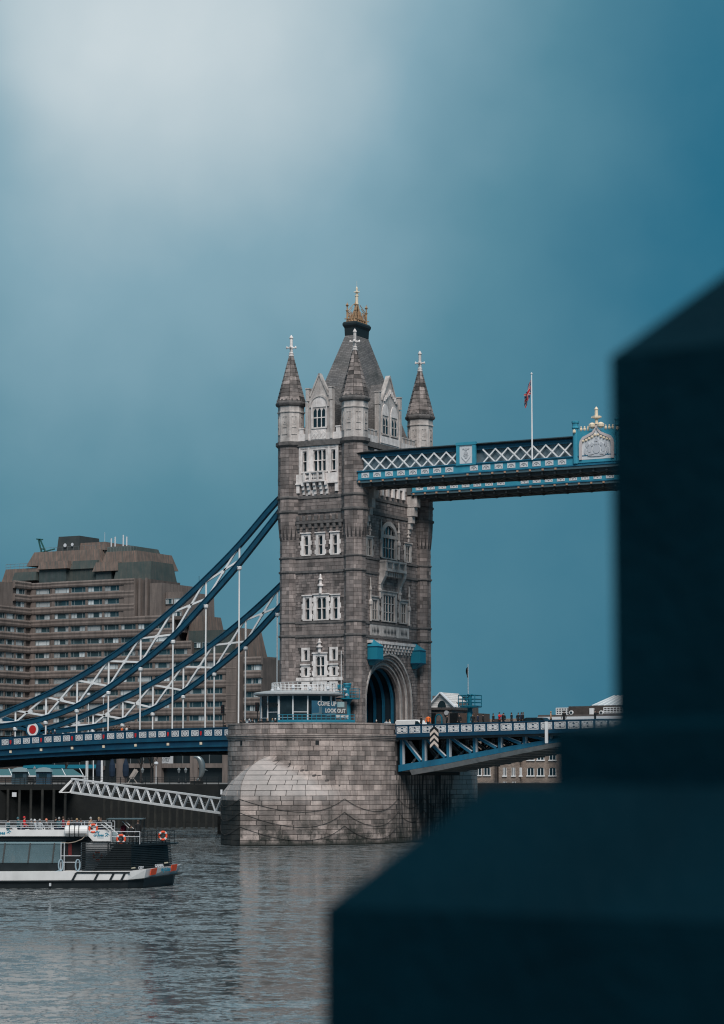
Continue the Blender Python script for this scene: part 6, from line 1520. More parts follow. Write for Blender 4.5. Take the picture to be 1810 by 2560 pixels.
for py in (1768, 1773, 1778, 1782): z = P_(1500,py).z; b_.box(P_(1500,1780).x, P_(1572,1780).x, Yb+1.83, Yb+1.93, z-.07, z+.07)
obj('glazing_bars', b_, M_WHITE, wh, kind='stuff')
for px in (1419, 1494): q = P_(px,1781); b_ = MB(); b_.tube((q.x,Yb+1.7,q.z), (q.x,Yb+2,q.z), .42, None, 14); po = obj('porthole', b_, M_WHITE, wh); b_ = MB(); b_.tube((q.x,Yb+1.66,q.z), (q.x,Yb+1.7,q.z), .26, None, 12); obj('pane', b_, M_GLASS, po)
b_ = MB(); b_.box(P_(1466,1780).x, P_(1476,1780).x, Yb+1.5, Yb+2, z0, P_(1470,1770).z); obj('white_frame', b_, M_WHITE, wh)
a, c, ap_ = P_(1470,1763), P_(1640,1763), P_(1500,1740)
b_ = MB(); b_.loft([[Vector((a.x,Yb+2,a.z)), Vector((c.x,Yb+2,a.z)), Vector((c.x,Yb+14,a.z)), Vector((a.x,Yb+14,a.z))], [Vector((ap_.x,Yb+7.5,ap_.z+.3)), Vector((c.x-2.5,Yb+7.5,ap_.z+.3)), Vector((c.x-2.5,Yb+8.5,ap_.z+.3)), Vector((ap_.x,Yb+8.5,ap_.z+.3))]]); ro = obj('pyramid_roof', b_, mat('pale_metal_roof', (.40,.44,.47), .5), wh)
for k in range(12):
    t_ = k/11; p = Vector((a.x+(c.x-a.x)*t_, Yb+1.95, a.z)); q = Vector((ap_.x+(c.x-2.5-ap_.x)*t_, Yb+7.4, ap_.z+.35)); b_ = MB(); b_.beam(p, q, .12, .12); obj('roof_rib', b_, M_WHITE, ro)
for k in range(5):
    t_ = k/5; p = Vector((a.x-.03, Yb+2+12*t_, a.z)); q = Vector((ap_.x-.03, Yb+7.5+t_, ap_.z+.35)); b_ = MB(); b_.beam(p, q, .12, .12); obj('roof_rib', b_, M_DARK, ro)
b_ = MB(); q = P_(1540,1740); b_.tube((q.x,Yb+8,q.z), (q.x,Yb+8,P_(1540,1700).z), .06, .03, 5); obj('mast', b_, M_DARK, wh)
# ------------------------------------------------------------------ people
def skin_mesh(name, verts, edges, rad, scale=1.0):
    me = bpy.data.meshes.new('tmp'); me.from_pydata([Vector(v_)*scale for v_ in verts], edges, [])
    o = bpy.data.objects.new('tmp', me); col.objects.link(o)
    sk = o.modifiers.new('s', 'SKIN'); sk.use_smooth_shade = True
    for i, r in enumerate(rad):
        sv = me.skin_vertices[0].data[i]; sv.radius = (r[0]*scale, r[1]*scale) if isinstance(r, tuple) else (r*scale, r*scale); sv.use_root = (i == 0)
    o.modifiers.new('d', 'SUBSURF').levels = 1
    dg = bpy.context.evaluated_depsgraph_get(); dg.update()
    ev = o.evaluated_get(dg).to_mesh()
    nm = bpy.data.meshes.new(name); nm.from_pydata([v_.co.copy() for v_ in ev.vertices], [], [tuple(p.vertices) for p in ev.polygons])
    o.evaluated_get(dg).to_mesh_clear(); bpy.data.objects.remove(o); bpy.data.meshes.remove(me)
    nm.polygons.foreach_set('use_smooth', [True]*len(nm.polygons))
    return nm
def person_mesh(pose):
    # 0 pelvis 1 waist 2 chest 3 shoulder base 4 neck 5 chin 6 crown | legs | arms ; facing -y
    V = [(0,0,.95),(0,0,1.12),(0,-.01,1.30),(0,0,1.44),(0,0,1.51),(0,-.025,1.58),(0,-.01,1.72)]
    Rr = [(.165,.12),(.15,.11),(.185,.125),(.13,.09),.058,(.078,.095),(.075,.09)]
    E_ = [(i, i+1) for i in range(6)]
    def chain(root, pts, rs):
        p = root
        for q, r in zip(pts, rs): V.append(q); Rr.append(r); E_.append((p, len(V)-1)); p = len(V)-1
    for s in (-1, 1):
        if pose == 'sit': chain(0, [(s*.10,-.06,.90),(s*.12,-.45,.92),(s*.12,-.47,.50),(s*.12,-.60,.46)], [.10,.075,.055,.05])
        elif pose == 'walk': chain(0, [(s*.09,0,.86),(s*.09,-.10*s-.03,.50),(s*.09,.16*-s+.05,.10),(s*.09,-.16*s-.10,.04)], [.10,.07,.05,.05])
        else: chain(0, [(s*.10,0,.86),(s*.11,-.01,.48),(s*.11,.02,.10),(s*.12,-.12,.04)], [.10,.07,.05,.05])
    for s in (-1, 1):
        if pose == 'photo': arm = [(s*.21,0,1.42),(s*.24,-.16,1.24),(s*.07,-.36,1.50),(s*.05,-.42,1.56)]
        elif pose == 'sit': arm = [(s*.21,0,1.42),(s*.26,-.05,1.15),(s*.14,-.28,1.05),(s*.10,-.34,1.05)]
        elif pose == 'walk': arm = [(s*.21,0,1.42),(s*.26,.06*s,1.16),(s*.26,-.06+.1*s,.93),(s*.25,-.1+.1*s,.83)]
        else: arm = [(s*.21,0,1.42),(s*.25,.02,1.15),(s*.25,-.05,.93),(s*.24,-.07,.83)]
        chain(3, arm, [.07,.055,.042,.04])
    dz = 0
    me = skin_mesh('person', V, E_, Rr)
    if pose == 'sit':
        for v_ in me.vertices: v_.co.z -= .44
        dz = -.44
    for k in range(4): me.materials.append(None)
    hand = [Vector(q) for q in V if False]
    tips = [Vector(V[-1]), Vector(V[-5])]
    for p in me.polygons:
        c = p.center.copy(); c.z -= dz
        if c.z > 1.515: mi = 0
        elif min((c-t).length for t in tips) < .085: mi = 0
        elif c.z > (.98 if pose != 'sit' else 1.0) or (abs(c.x) > .19 and c.z > .85): mi = 1
        elif c.z < .12 or (pose == 'sit' and c.z < .53): mi = 3
        else: mi = 2
        p.material_index = mi
    return me, dz
POSES = {k: person_mesh(k) for k in ('stand', 'walk', 'sit', 'photo')}
hm = MB(); rings_ = []
for k in range(6):
    a = R(15*k+8); rings_.append([Vector((.092*math.sin(R(90)-a+R(8) if False else math.pi/2-a+.1)*math.cos(2*math.pi*i/10), .01+.108*math.sin(math.pi/2-a+.1)*math.sin(2*math.pi*i/10), 1.60+.19*math.sin(a))) for i in range(10)])
hm.loft(rings_); ME_HAIR = mesh('hair', hm, None if False else M_DARK, smooth=True)
M_SKIN = mat('skin', (.42,.26,.20), .6); M_SHOE = mat('shoes', (.015,.015,.016), .6)
CLO = {n: mat('cloth_'+n, c, .85) for n, c in dict(black=(.010,.012,.014), navy=(.012,.02,.045), red=(.55,.022,.025), orange=(.62,.13,.035), teal=(.03,.09,.11), grey=(.12,.125,.13), tan=(.33,.22,.155), white=(.55,.55,.55), blue=(.035,.10,.20), brown=(.09,.05,.035), maroon=(.20,.02,.04), hiviz=(.8,.16,.03), pale=(.36,.40,.43)).items()}
HAIR = {n: mat('hair_'+n, c, .7) for n, c in dict(dark=(.012,.010,.009), brown=(.06,.032,.02), fair=(.30,.20,.11), grey=(.3,.3,.3), red=(.45,.02,.025), orange=(.6,.2,.12), teal=(.04,.10,.12), black=(.006,.006,.007), white=(.5,.5,.5)).items()}
def person(loc, rz, pose, jacket, hair, label, group, trousers='navy', scale=1.0):
    me, dz = POSES[pose]
    o = bpy.data.objects.new('person', me); col.objects.link(o); o.location = loc; o.rotation_euler = (0,0,rz); o.scale = (scale,)*3
    for i, m_ in enumerate((M_SKIN, CLO[jacket], CLO[trousers], M_SHOE)): o.material_slots[i].link = 'OBJECT'; o.material_slots[i].material = m_
    o['label'] = label; o['category'] = 'person'; o['group'] = group
    h = bpy.data.objects.new('hair', ME_HAIR); col.objects.link(h); h.parent = o; h.location = (0,0,dz); h.material_slots[0].link = 'OBJECT'; h.material_slots[0].material = HAIR[hair]
    return o

# ------------------------------------------------------------------ river boat
O0 = on(326, 2222, 2, 0.0); FD = Vector((FW.x, FW.y, 0)).normalized()
def bp_(s, t, z): return Vector((O0.x, O0.y, 0)) + RT*s + FD*t + Vector((0,0,z))
XS_ = lambda xc: (xc/3.453-326)/34.2
ZS_ = lambda yc: (202-yc/3.453)/34.2
M_BBLK = mat('boat_black', (.006,.010,.012), .45, (.012,.017,.02), 1.5)
M_BWHT = mat('boat_white', (.62,.62,.62), .45, (.72,.72,.72), .9, streak=.10)
M_BGL = mat('saloon_glass', (.10,.165,.19), .08, (.16,.24,.27), .35, spec=.6, alpha=.45)
M_CYAN = mat('logo_teal', (.02,.20,.30), .5)
boat = thing('river_boat', 'black and white two-deck sightseeing boat seen from its stern quarter', 'boat', bp_(-6, 3.5, 0))
def bq(s0, s1, t0, t1, z0, z1, m_=None):
    m_ = m_ or MB(); return m_.hexa([bp_(s0,t0,z0), bp_(s1,t0,z0), bp_(s1,t1,z0), bp_(s0,t1,z0), bp_(s0,t0,z1), bp_(s1,t0,z1), bp_(s1,t1,z1), bp_(s0,t1,z1)])
BOW = -27.0
def hull_ring(z, fl=0.0, st=0.0, lift=0.0):
    pts = [(BOW-4,3.7),(BOW-2.5,1.2),(BOW,.2),(-18,-fl),(-8,-fl),(-.2,-fl),(.9+st*.4,.9-fl),(2.75+st,5.6),(2.8+st,6.6),(1.5+st,7.4+fl),(-8,7.4+fl),(-18,7.4+fl),(BOW,7.2),(BOW-2.5,6.2)]
    return [bp_(s, t, z + lift*max(0, min(1, (s+1.5)/5))) for s, t in pts]
m_ = MB(); m_.loft([hull_ring(-.7,-.3,-.4), hull_ring(.0,-.05,-.1,.3), hull_ring(.56,0,0,.38)]); obj('lower_hull', m_, M_BBLK, boat)
m_ = MB(); m_.loft([hull_ring(.562,.06,.1,.38), hull_ring(1.2,.10,.45,.36)]); wb = obj('white_strake', m_, M_BWHT, boat)
m_ = MB(); m_.loft([hull_ring(.50,.12,.5,.36), hull_ring(.56,.12,.55,.36)]); obj('rubbing_strip', m_, M_BBLK, boat)
# black slashes on the strake
m_ = MB(); m_.hexa([bp_(XS_(640),-.135,1.12), bp_(XS_(1120),-.135,1.12), bp_(XS_(1120),-.09,1.12), bp_(XS_(640),-.09,1.12), bp_(XS_(660),-.135,1.24), bp_(XS_(1122),-.135,1.24), bp_(XS_(1122),-.09,1.24), bp_(XS_(660),-.09,1.24)]); obj('fender_rail', m_, M_BBLK, wb)
for x in (608, 800, 935, 1032):
    a = XS_(x); b2 = a+.30; m_ = MB(); m_.hexa([bp_(a,-.125,.57), bp_(a+.17,-.125,.57), bp_(a+.17,-.07,.57), bp_(a,-.07,.57), bp_(b2,-.135,1.13), bp_(b2+.17,-.135,1.13), bp_(b2+.17,-.09,1.13), bp_(b2,-.09,1.13)]); obj('slash', m_, M_BBLK, wb)
# transom marks
def stern(u, z, off=.06):      # u 0..1 along the quarter from side to transom end
    a, b2 = Vector((1.05,.9)), Vector((3.15,5.6)); p = a+(b2-a)*u; n_ = Vector(((b2-a).y, -(b2-a).x)).normalized(); p += n_*off
    return bp_(p.x, p.y, z)
sd_ = (stern(1,0)-stern(0,0)).normalized()
for u in (.17, .78):
    m_ = MB(); zc_ = 1.12+.33*u*.9; a, b2 = u-.085, u+.085
    m_.hexa([stern(a,zc_-.24,.07), stern(b2,zc_-.20,.07), stern(b2,zc_-.20,.13), stern(a,zc_-.24,.13), stern(a,zc_+.24,.18), stern(b2,zc_+.28,.18), stern(b2,zc_+.28,.24), stern(a,zc_+.24,.24)]); obj('red_mark', m_, M_ORANGE, wb)
obj('lettering', text_mb('citycruises', .42, frame(stern(.5,1.30,.27), sd_, (0,0,1)), .006, .012, space=.9), M_CYAN, wb)
# saloon
m_ = MB(); m_.hexa([bp_(BOW+1,.35,1.2), bp_(-4.9,.35,1.2), bp_(-4.9,7.0,1.2), bp_(BOW+1,7.0,1.2), bp_(BOW+1,.35,1.86), bp_(-4.9,.35,1.86), bp_(-4.9,7.0,1.86), bp_(BOW+1,7.0,1.86)]); obj('bulwark', m_, M_BBLK, boat)
m_ = MB(); bq(BOW+1, -4.9, .8, 6.8, 1.2, 1.3, m_); bq(-12.5, -12.4, .9, 6.8, 1.2, 3.4, m_); obj('saloon_interior', m_, mat('saloon_dim', (.03,.045,.05), .8), boat)
wedges = [XS_(x) for x in (505, 440, 228, 8)]+[XS_(8)-1.85*k for k in range(1, 8)]
for a, b2 in zip(wedges[1:], wedges):
    m_ = MB(); m_.hexa([bp_(a+.03,.38,1.88), bp_(b2-.03,.38,1.88), bp_(b2-.03,.42,1.88), bp_(a+.03,.42,1.88), bp_(a+.13,.72,3.28), bp_(b2+.07,.72,3.28), bp_(b2+.07,.76,3.28), bp_(a+.13,.76,3.28)]); obj('window', m_, M_BGL, boat)
    m_ = MB(); m_.hexa([bp_(a+.03,6.9,1.88), bp_(b2-.03,6.9,1.88), bp_(b2-.03,6.94,1.88), bp_(a+.03,6.94,1.88), bp_(a+.03,6.7,3.28), bp_(b2-.03,6.7,3.28), bp_(b2-.03,6.74,3.28), bp_(a+.03,6.74,3.28)]); obj('far_window', m_, M_BGL, boat)
    m_ = MB(); m_.beam(bp_(a,6.9,1.86), bp_(a,6.7,3.3), .1, .1, up=FD); m_.beam(bp_(a-.02,.35,1.86), bp_(a+.09,.70,3.32), .1, .1, up=FD); obj('window_post', m_, M_BBLK, boat)
m_ = MB(); m_.hexa([bp_(BOW+1,.66,3.28), bp_(-4.9,.66,3.28), bp_(-4.9,1.1,3.28), bp_(BOW+1,1.1,3.28), bp_(BOW+1,1.0,3.5), bp_(-4.9,1.0,3.5), bp_(-4.9,1.3,3.5), bp_(BOW+1,1.3,3.5)]); obj('eaves_strip', m_, mat('eaves_glass', (.16,.24,.27), .3), boat)
m_ = MB(); bq(BOW+1.5, -1.6, .75, 6.9, 3.5, 3.82, m_); obj('upper_deck', m_, M_BBLK, boat)
# upper deck side and lettering
m_ = MB(); bq(BOW+1.5, XS_(765), .55, .65, 3.82, 4.3, m_); bq(BOW+1.5, XS_(765), 6.8, 6.9, 3.82, 4.3, m_); up_o = obj('upper_side', m_, M_BWHT, boat)
m_ = MB(); m_.hexa([bp_(XS_(748),.50,3.82), bp_(XS_(770),.50,3.45), bp_(XS_(770),.60,3.45), bp_(XS_(748),.60,3.82), bp_(XS_(748),.50,4.3), bp_(XS_(952),.50,4.3), bp_(XS_(952),.60,4.3), bp_(XS_(748),.60,4.3)])
m_ = MB(); m_.extr([bp_(XS_(748),.48,4.3), bp_(XS_(748),.48,3.83), bp_(XS_(790),.48,3.46), bp_(XS_(952),.48,3.46), bp_(XS_(952),.48,4.3)], FD*.1); sgn = obj('name_panel', m_, M_BWHT, boat)
obj('lettering', text_mb('city', .27, frame(bp_(XS_(822),.47,4.13), RT, (0,0,1)), .005, .012), M_CYAN, sgn); obj('lettering', text_mb('cruises', .27, frame(bp_(XS_(838),.47,3.90), RT, (0,0,1)), .005, .012), M_CYAN, sgn); m_ = MB(); bq(XS_(825), XS_(884), .468, .478, 3.69, 3.72, m_); obj('underline', m_, M_CYAN, sgn)
obj('lettering', text_mb('city cruises', .34, frame(bp_(XS_(-70),.54,4.06), RT, (0,0,1)), .005, .012), M_CYAN, up_o)
def wave_mark(xc, yc, par, t=.47):
    m_ = MB(); a = XS_(xc)
    for dx, dz in ((0,.14),(.11,.05),(.0,-.04)):
        z = ZS_(yc)+dz; m_.extr([bp_(a+dx-.1,t,z-.03), bp_(a+dx+.02,t,z+.06), bp_(a+dx+.14,t,z-.02), bp_(a+dx+.14,t,z-.07), bp_(a+dx+.02,t,z), bp_(a+dx-.06,t,z-.07)], FD*-.008)
    obj('emblem', m_, M_CYAN, par)
wave_mark(903, 237, sgn); wave_mark(43, 210, up_o, .54)
# upper deck rails
def rail(par, pts, heights, z0, post, m=M_OFFW, r=.022):
    for i, (s, t) in enumerate(pts):
        pass
    for (s0,t0),(s1,t1) in zip(pts, pts[1:]):
        n = max(1, int(math.hypot(s1-s0, t1-t0)/post)); mm = MB()
        for h in heights: mm.tube(bp_(s0,t0,z0+h), bp_(s1,t1,z0+h), r, None, 5)
        for k in range(n+1): s, t = s0+(s1-s0)*k/n, t0+(t1-t0)*k/n; mm.tube(bp_(s,t,z0), bp_(s,t,z0+max(heights)), r, None, 5)
        obj('rail', mm, m, par)
rail(boat, [(BOW+2,.6),(XS_(950),.6)], (.18,.34,.52), 4.28, 1.1); rail(boat, [(BOW+2,6.85),(XS_(900),6.85)], (.3,.6,1.0), 3.82, 1.1)
# life raft canister in a cradle
m_ = MB(); a, b2 = XS_(545), XS_(748); cz = 4.2; rr = .40
prof = [(a,.30),(a+.05,.38),(a+.16,rr),(a+.5,rr),(a+.52,rr+.02),(a+.58,rr+.02),(a+.6,rr),(b2-.16,rr),(b2-.05,.38),(b2,.28)]
m_.loft([[bp_(s, .30, cz)+(FD*math.cos(R(22.5*k))+Vector((0,0,1))*math.sin(R(22.5*k)))*r for k in range(16)] for s, r in prof]); lr = thing('life_raft', 'white ribbed life raft canister in a black cradle on the boat side', 'life raft', bp_((a+b2)/2,.3,3.75)); obj('canister', m_, M_BWHT, lr, smooth=False)
m_ = MB()
for s in (XS_(590), XS_(635), XS_(672)): m_.path([bp_(s,.75,4.72), bp_(s,-.08,4.66), bp_(s,-.16,4.2), bp_(s,-.05,3.8), bp_(s,.6,3.72)], .03, 5)
m_.beam(bp_(XS_(560),-.16,4.0), bp_(XS_(735),-.16,4.0), .05, .06); obj('cradle', m_, M_BBLK, lr)
m_ = MB(); m_.path([bp_(XS_(740),.0,4.0), bp_(XS_(700),-.05,3.62), bp_(XS_(640),-.05,3.42), bp_(XS_(580),-.05,3.34), bp_(XS_(525),.0,3.38)], .03, 5); solo('painter_rope', m_, mat('rope', (.32,.27,.22), .9), 'pale rope sagging below the life raft', 'rope')
# boarding gap with posts, coiled ropes
m_ = MB(); bq(-4.9, -3.7, .9, 6.5, 1.2, 3.5, m_); obj('lobby', m_, mat('lobby_dark', (.01,.013,.016), .8), boat)
m_ = MB()
for z in (ZS_(415), ZS_(470)): m_.tube(bp_(XS_(515),.2,z), bp_(XS_(690),.2,z), .025, None, 5)
for x in (515, 543, 692): m_.tube(bp_(XS_(x),.2,1.25), bp_(XS_(x),.2,3.4), .035, None, 6)
obj('boarding_rail', m_, M_OFFW, boat)
m_ = MB(); m_.box(0,0,0,0,0,0) if False else None; bq(XS_(570), XS_(600), .8, .88, 2.4, 3.3, m_); obj('red_extinguisher', m_, mat('dull_red', (.16,.02,.02), .5), boat)
for xc, lab in ((512, 'left of two coiled mooring ropes hung at the boat boarding gap'), (660, 'right of two coiled mooring ropes hung at the boat boarding gap')):
    m_ = MB(); s = XS_(xc)
    for k in range(3): m_.path([bp_(s+.16*math.cos(R(30*j))+.03*k, .12-.03*k, 1.72+.42*math.sin(R(30*j))) for j in range(13)], .03, 5)
    m_.path([bp_(s-.05,.1,1.32), bp_(s-.4,.05,1.25), bp_(s-.8,.05,1.18)] if xc < 600 else [bp_(s,.1,1.32), bp_(s+.2,.05,1.22), bp_(s+.6,.05,1.2)], .03, 5)
    solo('mooring_rope', m_, mat('blue_white_rope', (.30,.40,.46), .9), lab, 'rope', 'mooring ropes on the boat')
# slatted stern enclosure
def qpt(u, z, off=0.0):          # along side then quarter; u in metres from -3.7
    if u <= 3.7: return bp_(-3.7+u, .15-off, z)
    a = u-3.7; d = Vector((2.75,4.5)).normalized(); n_ = Vector((d.y,-d.x)); lean = (z-1.3)*-.12
    return bp_(d.x*a + n_.x*(off+lean), .15+d.y*a + n_.y*(off+lean), z)
ULEN = 3.7+5.2
NSL = 16
for k in range(NSL):
    z = 1.42+ (3.38-1.42)*k/(NSL-1); m_ = MB()
    for u0, u1 in ((0, 3.7), (3.7, ULEN)): m_.beam(qpt(u0,z), qpt(u1,z), .06, .075)
    obj('slat', m_, M_BBLK, boat)
m_ = MB()
m_.extr([qpt(.9,1.3,-.15), qpt(3.7,1.3,-.15), qpt(3.7,3.3,-.15), qpt(2.6,3.3,-.15)], FD*.04); m_.add([qpt(3.7,1.3,-.25), qpt(ULEN,1.3,-.25), qpt(ULEN,3.3,-.25), qpt(3.7,3.3,-.25)], [(0,1,2,3)]); obj('stern_screen', m_, M_BBLK, boat)
m_ = MB(); m_.extr([qpt(.3,1.3,-.5), qpt(1.1,1.3,-.5), qpt(2.4,3.4,-.5), qpt(.3,3.4,-.5)], FD*.03); obj('pale_bulkhead', m_, mat('bulkhead_grey', (.40,.42,.44), .7), boat)
for u in (2.0, 2.6, 3.5, 5.0, 6.5, 8.0): m_ = MB(); m_.beam(qpt(u,1.3,-.06), qpt(u,3.4,-.06), .08, .06); obj('slat_post', m_, M_BBLK, boat)
m_ = MB(); pl = [(-1.6,.4),(0.2,.4),(3.0,4.6),(3.0,6.8),(-1.6,6.8)]; m_.loft([[bp_(s,t,z) for s, t in pl] for z in (3.12, 3.24)]); obj('aft_deck', m_, M_BBLK, boat)
rail(boat, [(-1.5,.35),(.15,.35),(2.85,4.5)], (.3,.6,.92), 3.24, .5, M_DARK, .024); rail(boat, [(XS_(955),.30),(XS_(1200),.30)], (.55,.92), 3.24, 2.0, M_OFFW, .025)
m_ = MB(); m_.beam(bp_(XS_(862),.35,4.72), bp_(XS_(930),.35,4.28), .05, .05); m_.beam(bp_(XS_(890),.33,4.85), bp_(XS_(1008),.33,4.0), .06, .06); m_.beam(bp_(XS_(1030),1.6,4.9), bp_(XS_(1090),1.6,4.4), .05, .05); m_.beam(bp_(XS_(1066),1.5,4.85), bp_(XS_(1145),1.5,4.25), .05, .05); obj('stair_rail', m_, M_BWHT, boat)
m_ = MB(); bq(XS_(895), XS_(1210), 1.2, 4.2, 5.03, 5.10, m_); cn = obj('aft_canopy', m_, mat('smoked_canopy', (.05,.08,.09), .3), boat)
m_ = MB()
for s, t in ((XS_(905),1.3),(XS_(1195),1.3),(XS_(905),4.1),(XS_(1195),4.1)): m_.tube(bp_(s,t,3.2), bp_(s,t,5.05), .04, None, 6)
obj('canopy_posts', m_, M_BBLK, boat, kind='stuff')
m_ = MB(); bq(XS_(955), XS_(1000), .9, 1.2, 3.3, 4.1, m_); obj('helm_box', m_, mat('pale_console', (.25,.33,.36), .6), boat)
for tx, u in (('CITY', 4.9), ('GAMMA', 7.2)): obj('lettering', text_mb(tx, .30, frame(qpt(u,1.47+(.1 if u > 6 else 0),.06), qpt(8,1.4)-qpt(5,1.4), (0,0,1)), .006, .01), M_OFFW, boat)
for u, z in ((3.75,1.5),(7.9,1.75)): m_ = MB(); m_.beam(qpt(u,z,.05), qpt(u+.45,z+.02,.05), .04, .08); obj('step_light', m_, mat('lamp_cream', (.6,.55,.42), .6), boat)
m_ = MB(); m_.beam(bp_(XS_(430),-.14,.2), bp_(XS_(430),-.14,.42), .1, .12); obj('draught_mark', m_, M_OFFW, boat)
# lifebuoys
def lifebuoy(c, ax, r, label):
    t = thing('lifebuoy', label, 'lifebuoy', c-Vector((0,0,r)), 'orange lifebuoys on the boat'); ax = ax.normalized(); v_ = Vector((0,0,1)); h_ = ax.cross(v_)
    m_ = MB(); NR = 24
    rg = []
    for i in range(NR+1):
        a = 2*math.pi*i/NR; cd = h_*math.cos(a)+v_*math.sin(a); rg.append([c+cd*r*.78+(cd*math.cos(R(60*k))+ax*math.sin(R(60*k)))*r*.22 for k in range(6)])
    m_.loft(rg, caps=False); obj('ring', m_, M_ORANGE, t, smooth=True)
    for q in range(4):
        m_ = MB(); rg = []
        for i in range(4): a = R(45+90*q-12+8*i); cd = h_*math.cos(a)+v_*math.sin(a); rg.append([c+cd*r*.78+(cd*math.cos(R(60*k))+ax*math.sin(R(60*k)))*r*.245 for k in range(6)])
        m_.loft(rg); obj('band', m_, M_OFFW, t)
lifebuoy(bp_(XS_(1037),.22,ZS_(270)), -FD, .37, 'orange lifebuoy on the aft rail beside the name panel'); lifebuoy(bp_(XS_(1372),3.2,ZS_(250)), -FD+RT*.5, .38, 'orange lifebuoy at the stern end of the aft rail')
lifebuoy(bp_(XS_(830),.55,ZS_(420)), -FD, .37, 'orange lifebuoy behind the black slats of the lower stern'); lifebuoy(bp_(XS_(790),.5,ZS_(178)), -FD, .36, 'orange lifebuoy on the upper deck rail behind the life raft')
# passengers
BG = 'passengers on the boat'
rzv = math.atan2(RT.y, RT.x)
for xc, hd, jk, hr, lab, face in ((30,100,'teal','dark','passenger in teal at the left edge of the upper deck',.3),(118,85,'teal','teal','passenger in a teal hooded coat on the upper deck',.2),(160,80,'red','red','passenger with a bright red hood on the upper deck',0),(235,100,'grey','grey','passenger in grey, left of a grey-blue pair on the upper deck',.4),(266,103,'pale','white','passenger in pale clothes with white hair on the upper deck',.1),(296,104,'pale','grey','passenger in pale blue-grey, right of the white-haired one',.5),(360,100,'grey','orange','passenger wearing a peach woolly hat on the upper deck',.2),(430,88,'black','dark','dark-haired passenger in black, left of the teal-hooded head by the raft',-.3),(466,88,'teal','grey','grey-haired passenger in teal near the life raft',.6),(510,82,'maroon','brown','passenger in maroon seated beside the life raft',.1),(548,95,'orange','dark','passenger in orange behind the life raft',-.2),(592,90,'black','dark','passenger in black over the left half of the life raft',.3),(622,98,'navy','fair','fair-haired passenger in navy over the life raft',.3),(660,98,'black','dark','passenger in black over the right half of the life raft',.1)):
    z = ZS_(hd)-1.30; t = .9+rnd.random()*1.6
    person(bp_(XS_(xc), t, z), rzv+math.pi*.5+face*2, 'sit', jk, hr, lab, BG)
person(bp_(XS_(755),1.4,ZS_(85)-1.74), rzv+1.2, 'stand', 'tan', 'grey', 'grey-haired person in a tan jacket standing by the upper rail', BG)
person(bp_(XS_(815),2.2,ZS_(92)-1.70), rzv+.3, 'photo', 'black', 'fair', 'person with raised arms behind the upper lifebuoy', BG); person(bp_(XS_(842),1.6,ZS_(92)-1.74), rzv, 'stand', 'black', 'brown', 'person in black right of the upper lifebuoy', BG)
person(bp_(XS_(1174),1.0,3.24), rzv+math.pi+.4, 'stand', 'black', 'brown', 'woman in a long black coat standing under the aft canopy edge', BG, 'black')
person(bp_(XS_(1110),1.4,3.05), rzv+.5, 'stand', 'black', 'dark', 'person in black leaning on the aft deck rail', BG, 'black', .9); person(bp_(XS_(1035),2.2,3.2), rzv+.8, 'stand', 'maroon', 'brown', 'person in maroon under the aft canopy', BG, 'black', .92)
for xc, jk, hr, lab in ((30,'grey','dark','leftmost diner behind the saloon glass'),(70,'tan','fair','fair-haired diner behind the first saloon pane'),(115,'black','dark','dark-haired diner beside the first saloon post'),(285,'teal','dark','diner in teal behind the second saloon pane'),(345,'navy','dark','diner in navy behind the second saloon pane')):
    person(bp_(XS_(xc), 1.6, 1.3), rzv+math.pi*rnd.uniform(-.3,.3), 'sit', jk, hr, lab, BG)

m_ = MB(); fr_ = random.Random(4)
for k in range(90):
    s = fr_.uniform(-12, 1.0); t = -.12-abs(fr_.gauss(0,.25)); L_ = fr_.uniform(.15,.9); w_ = fr_.uniform(.03,.12)
    if k > 60: s = fr_.uniform(.5, 9); t = fr_.uniform(0, 6.5)
    m_.add([bp_(s,t,.012), bp_(s+L_*.4,t-w_,.012), bp_(s+L_,t,.012), bp_(s+L_*.5,t+w_,.012)], [(0,1,2,3)])
fo = obj('wash_foam', m_, mat('foam', (.5,.52,.53), .8)); fo['kind'] = 'stuff'; fo['label'] = 'thin white wash along the waterline of the boat'; fo['category'] = 'foam'

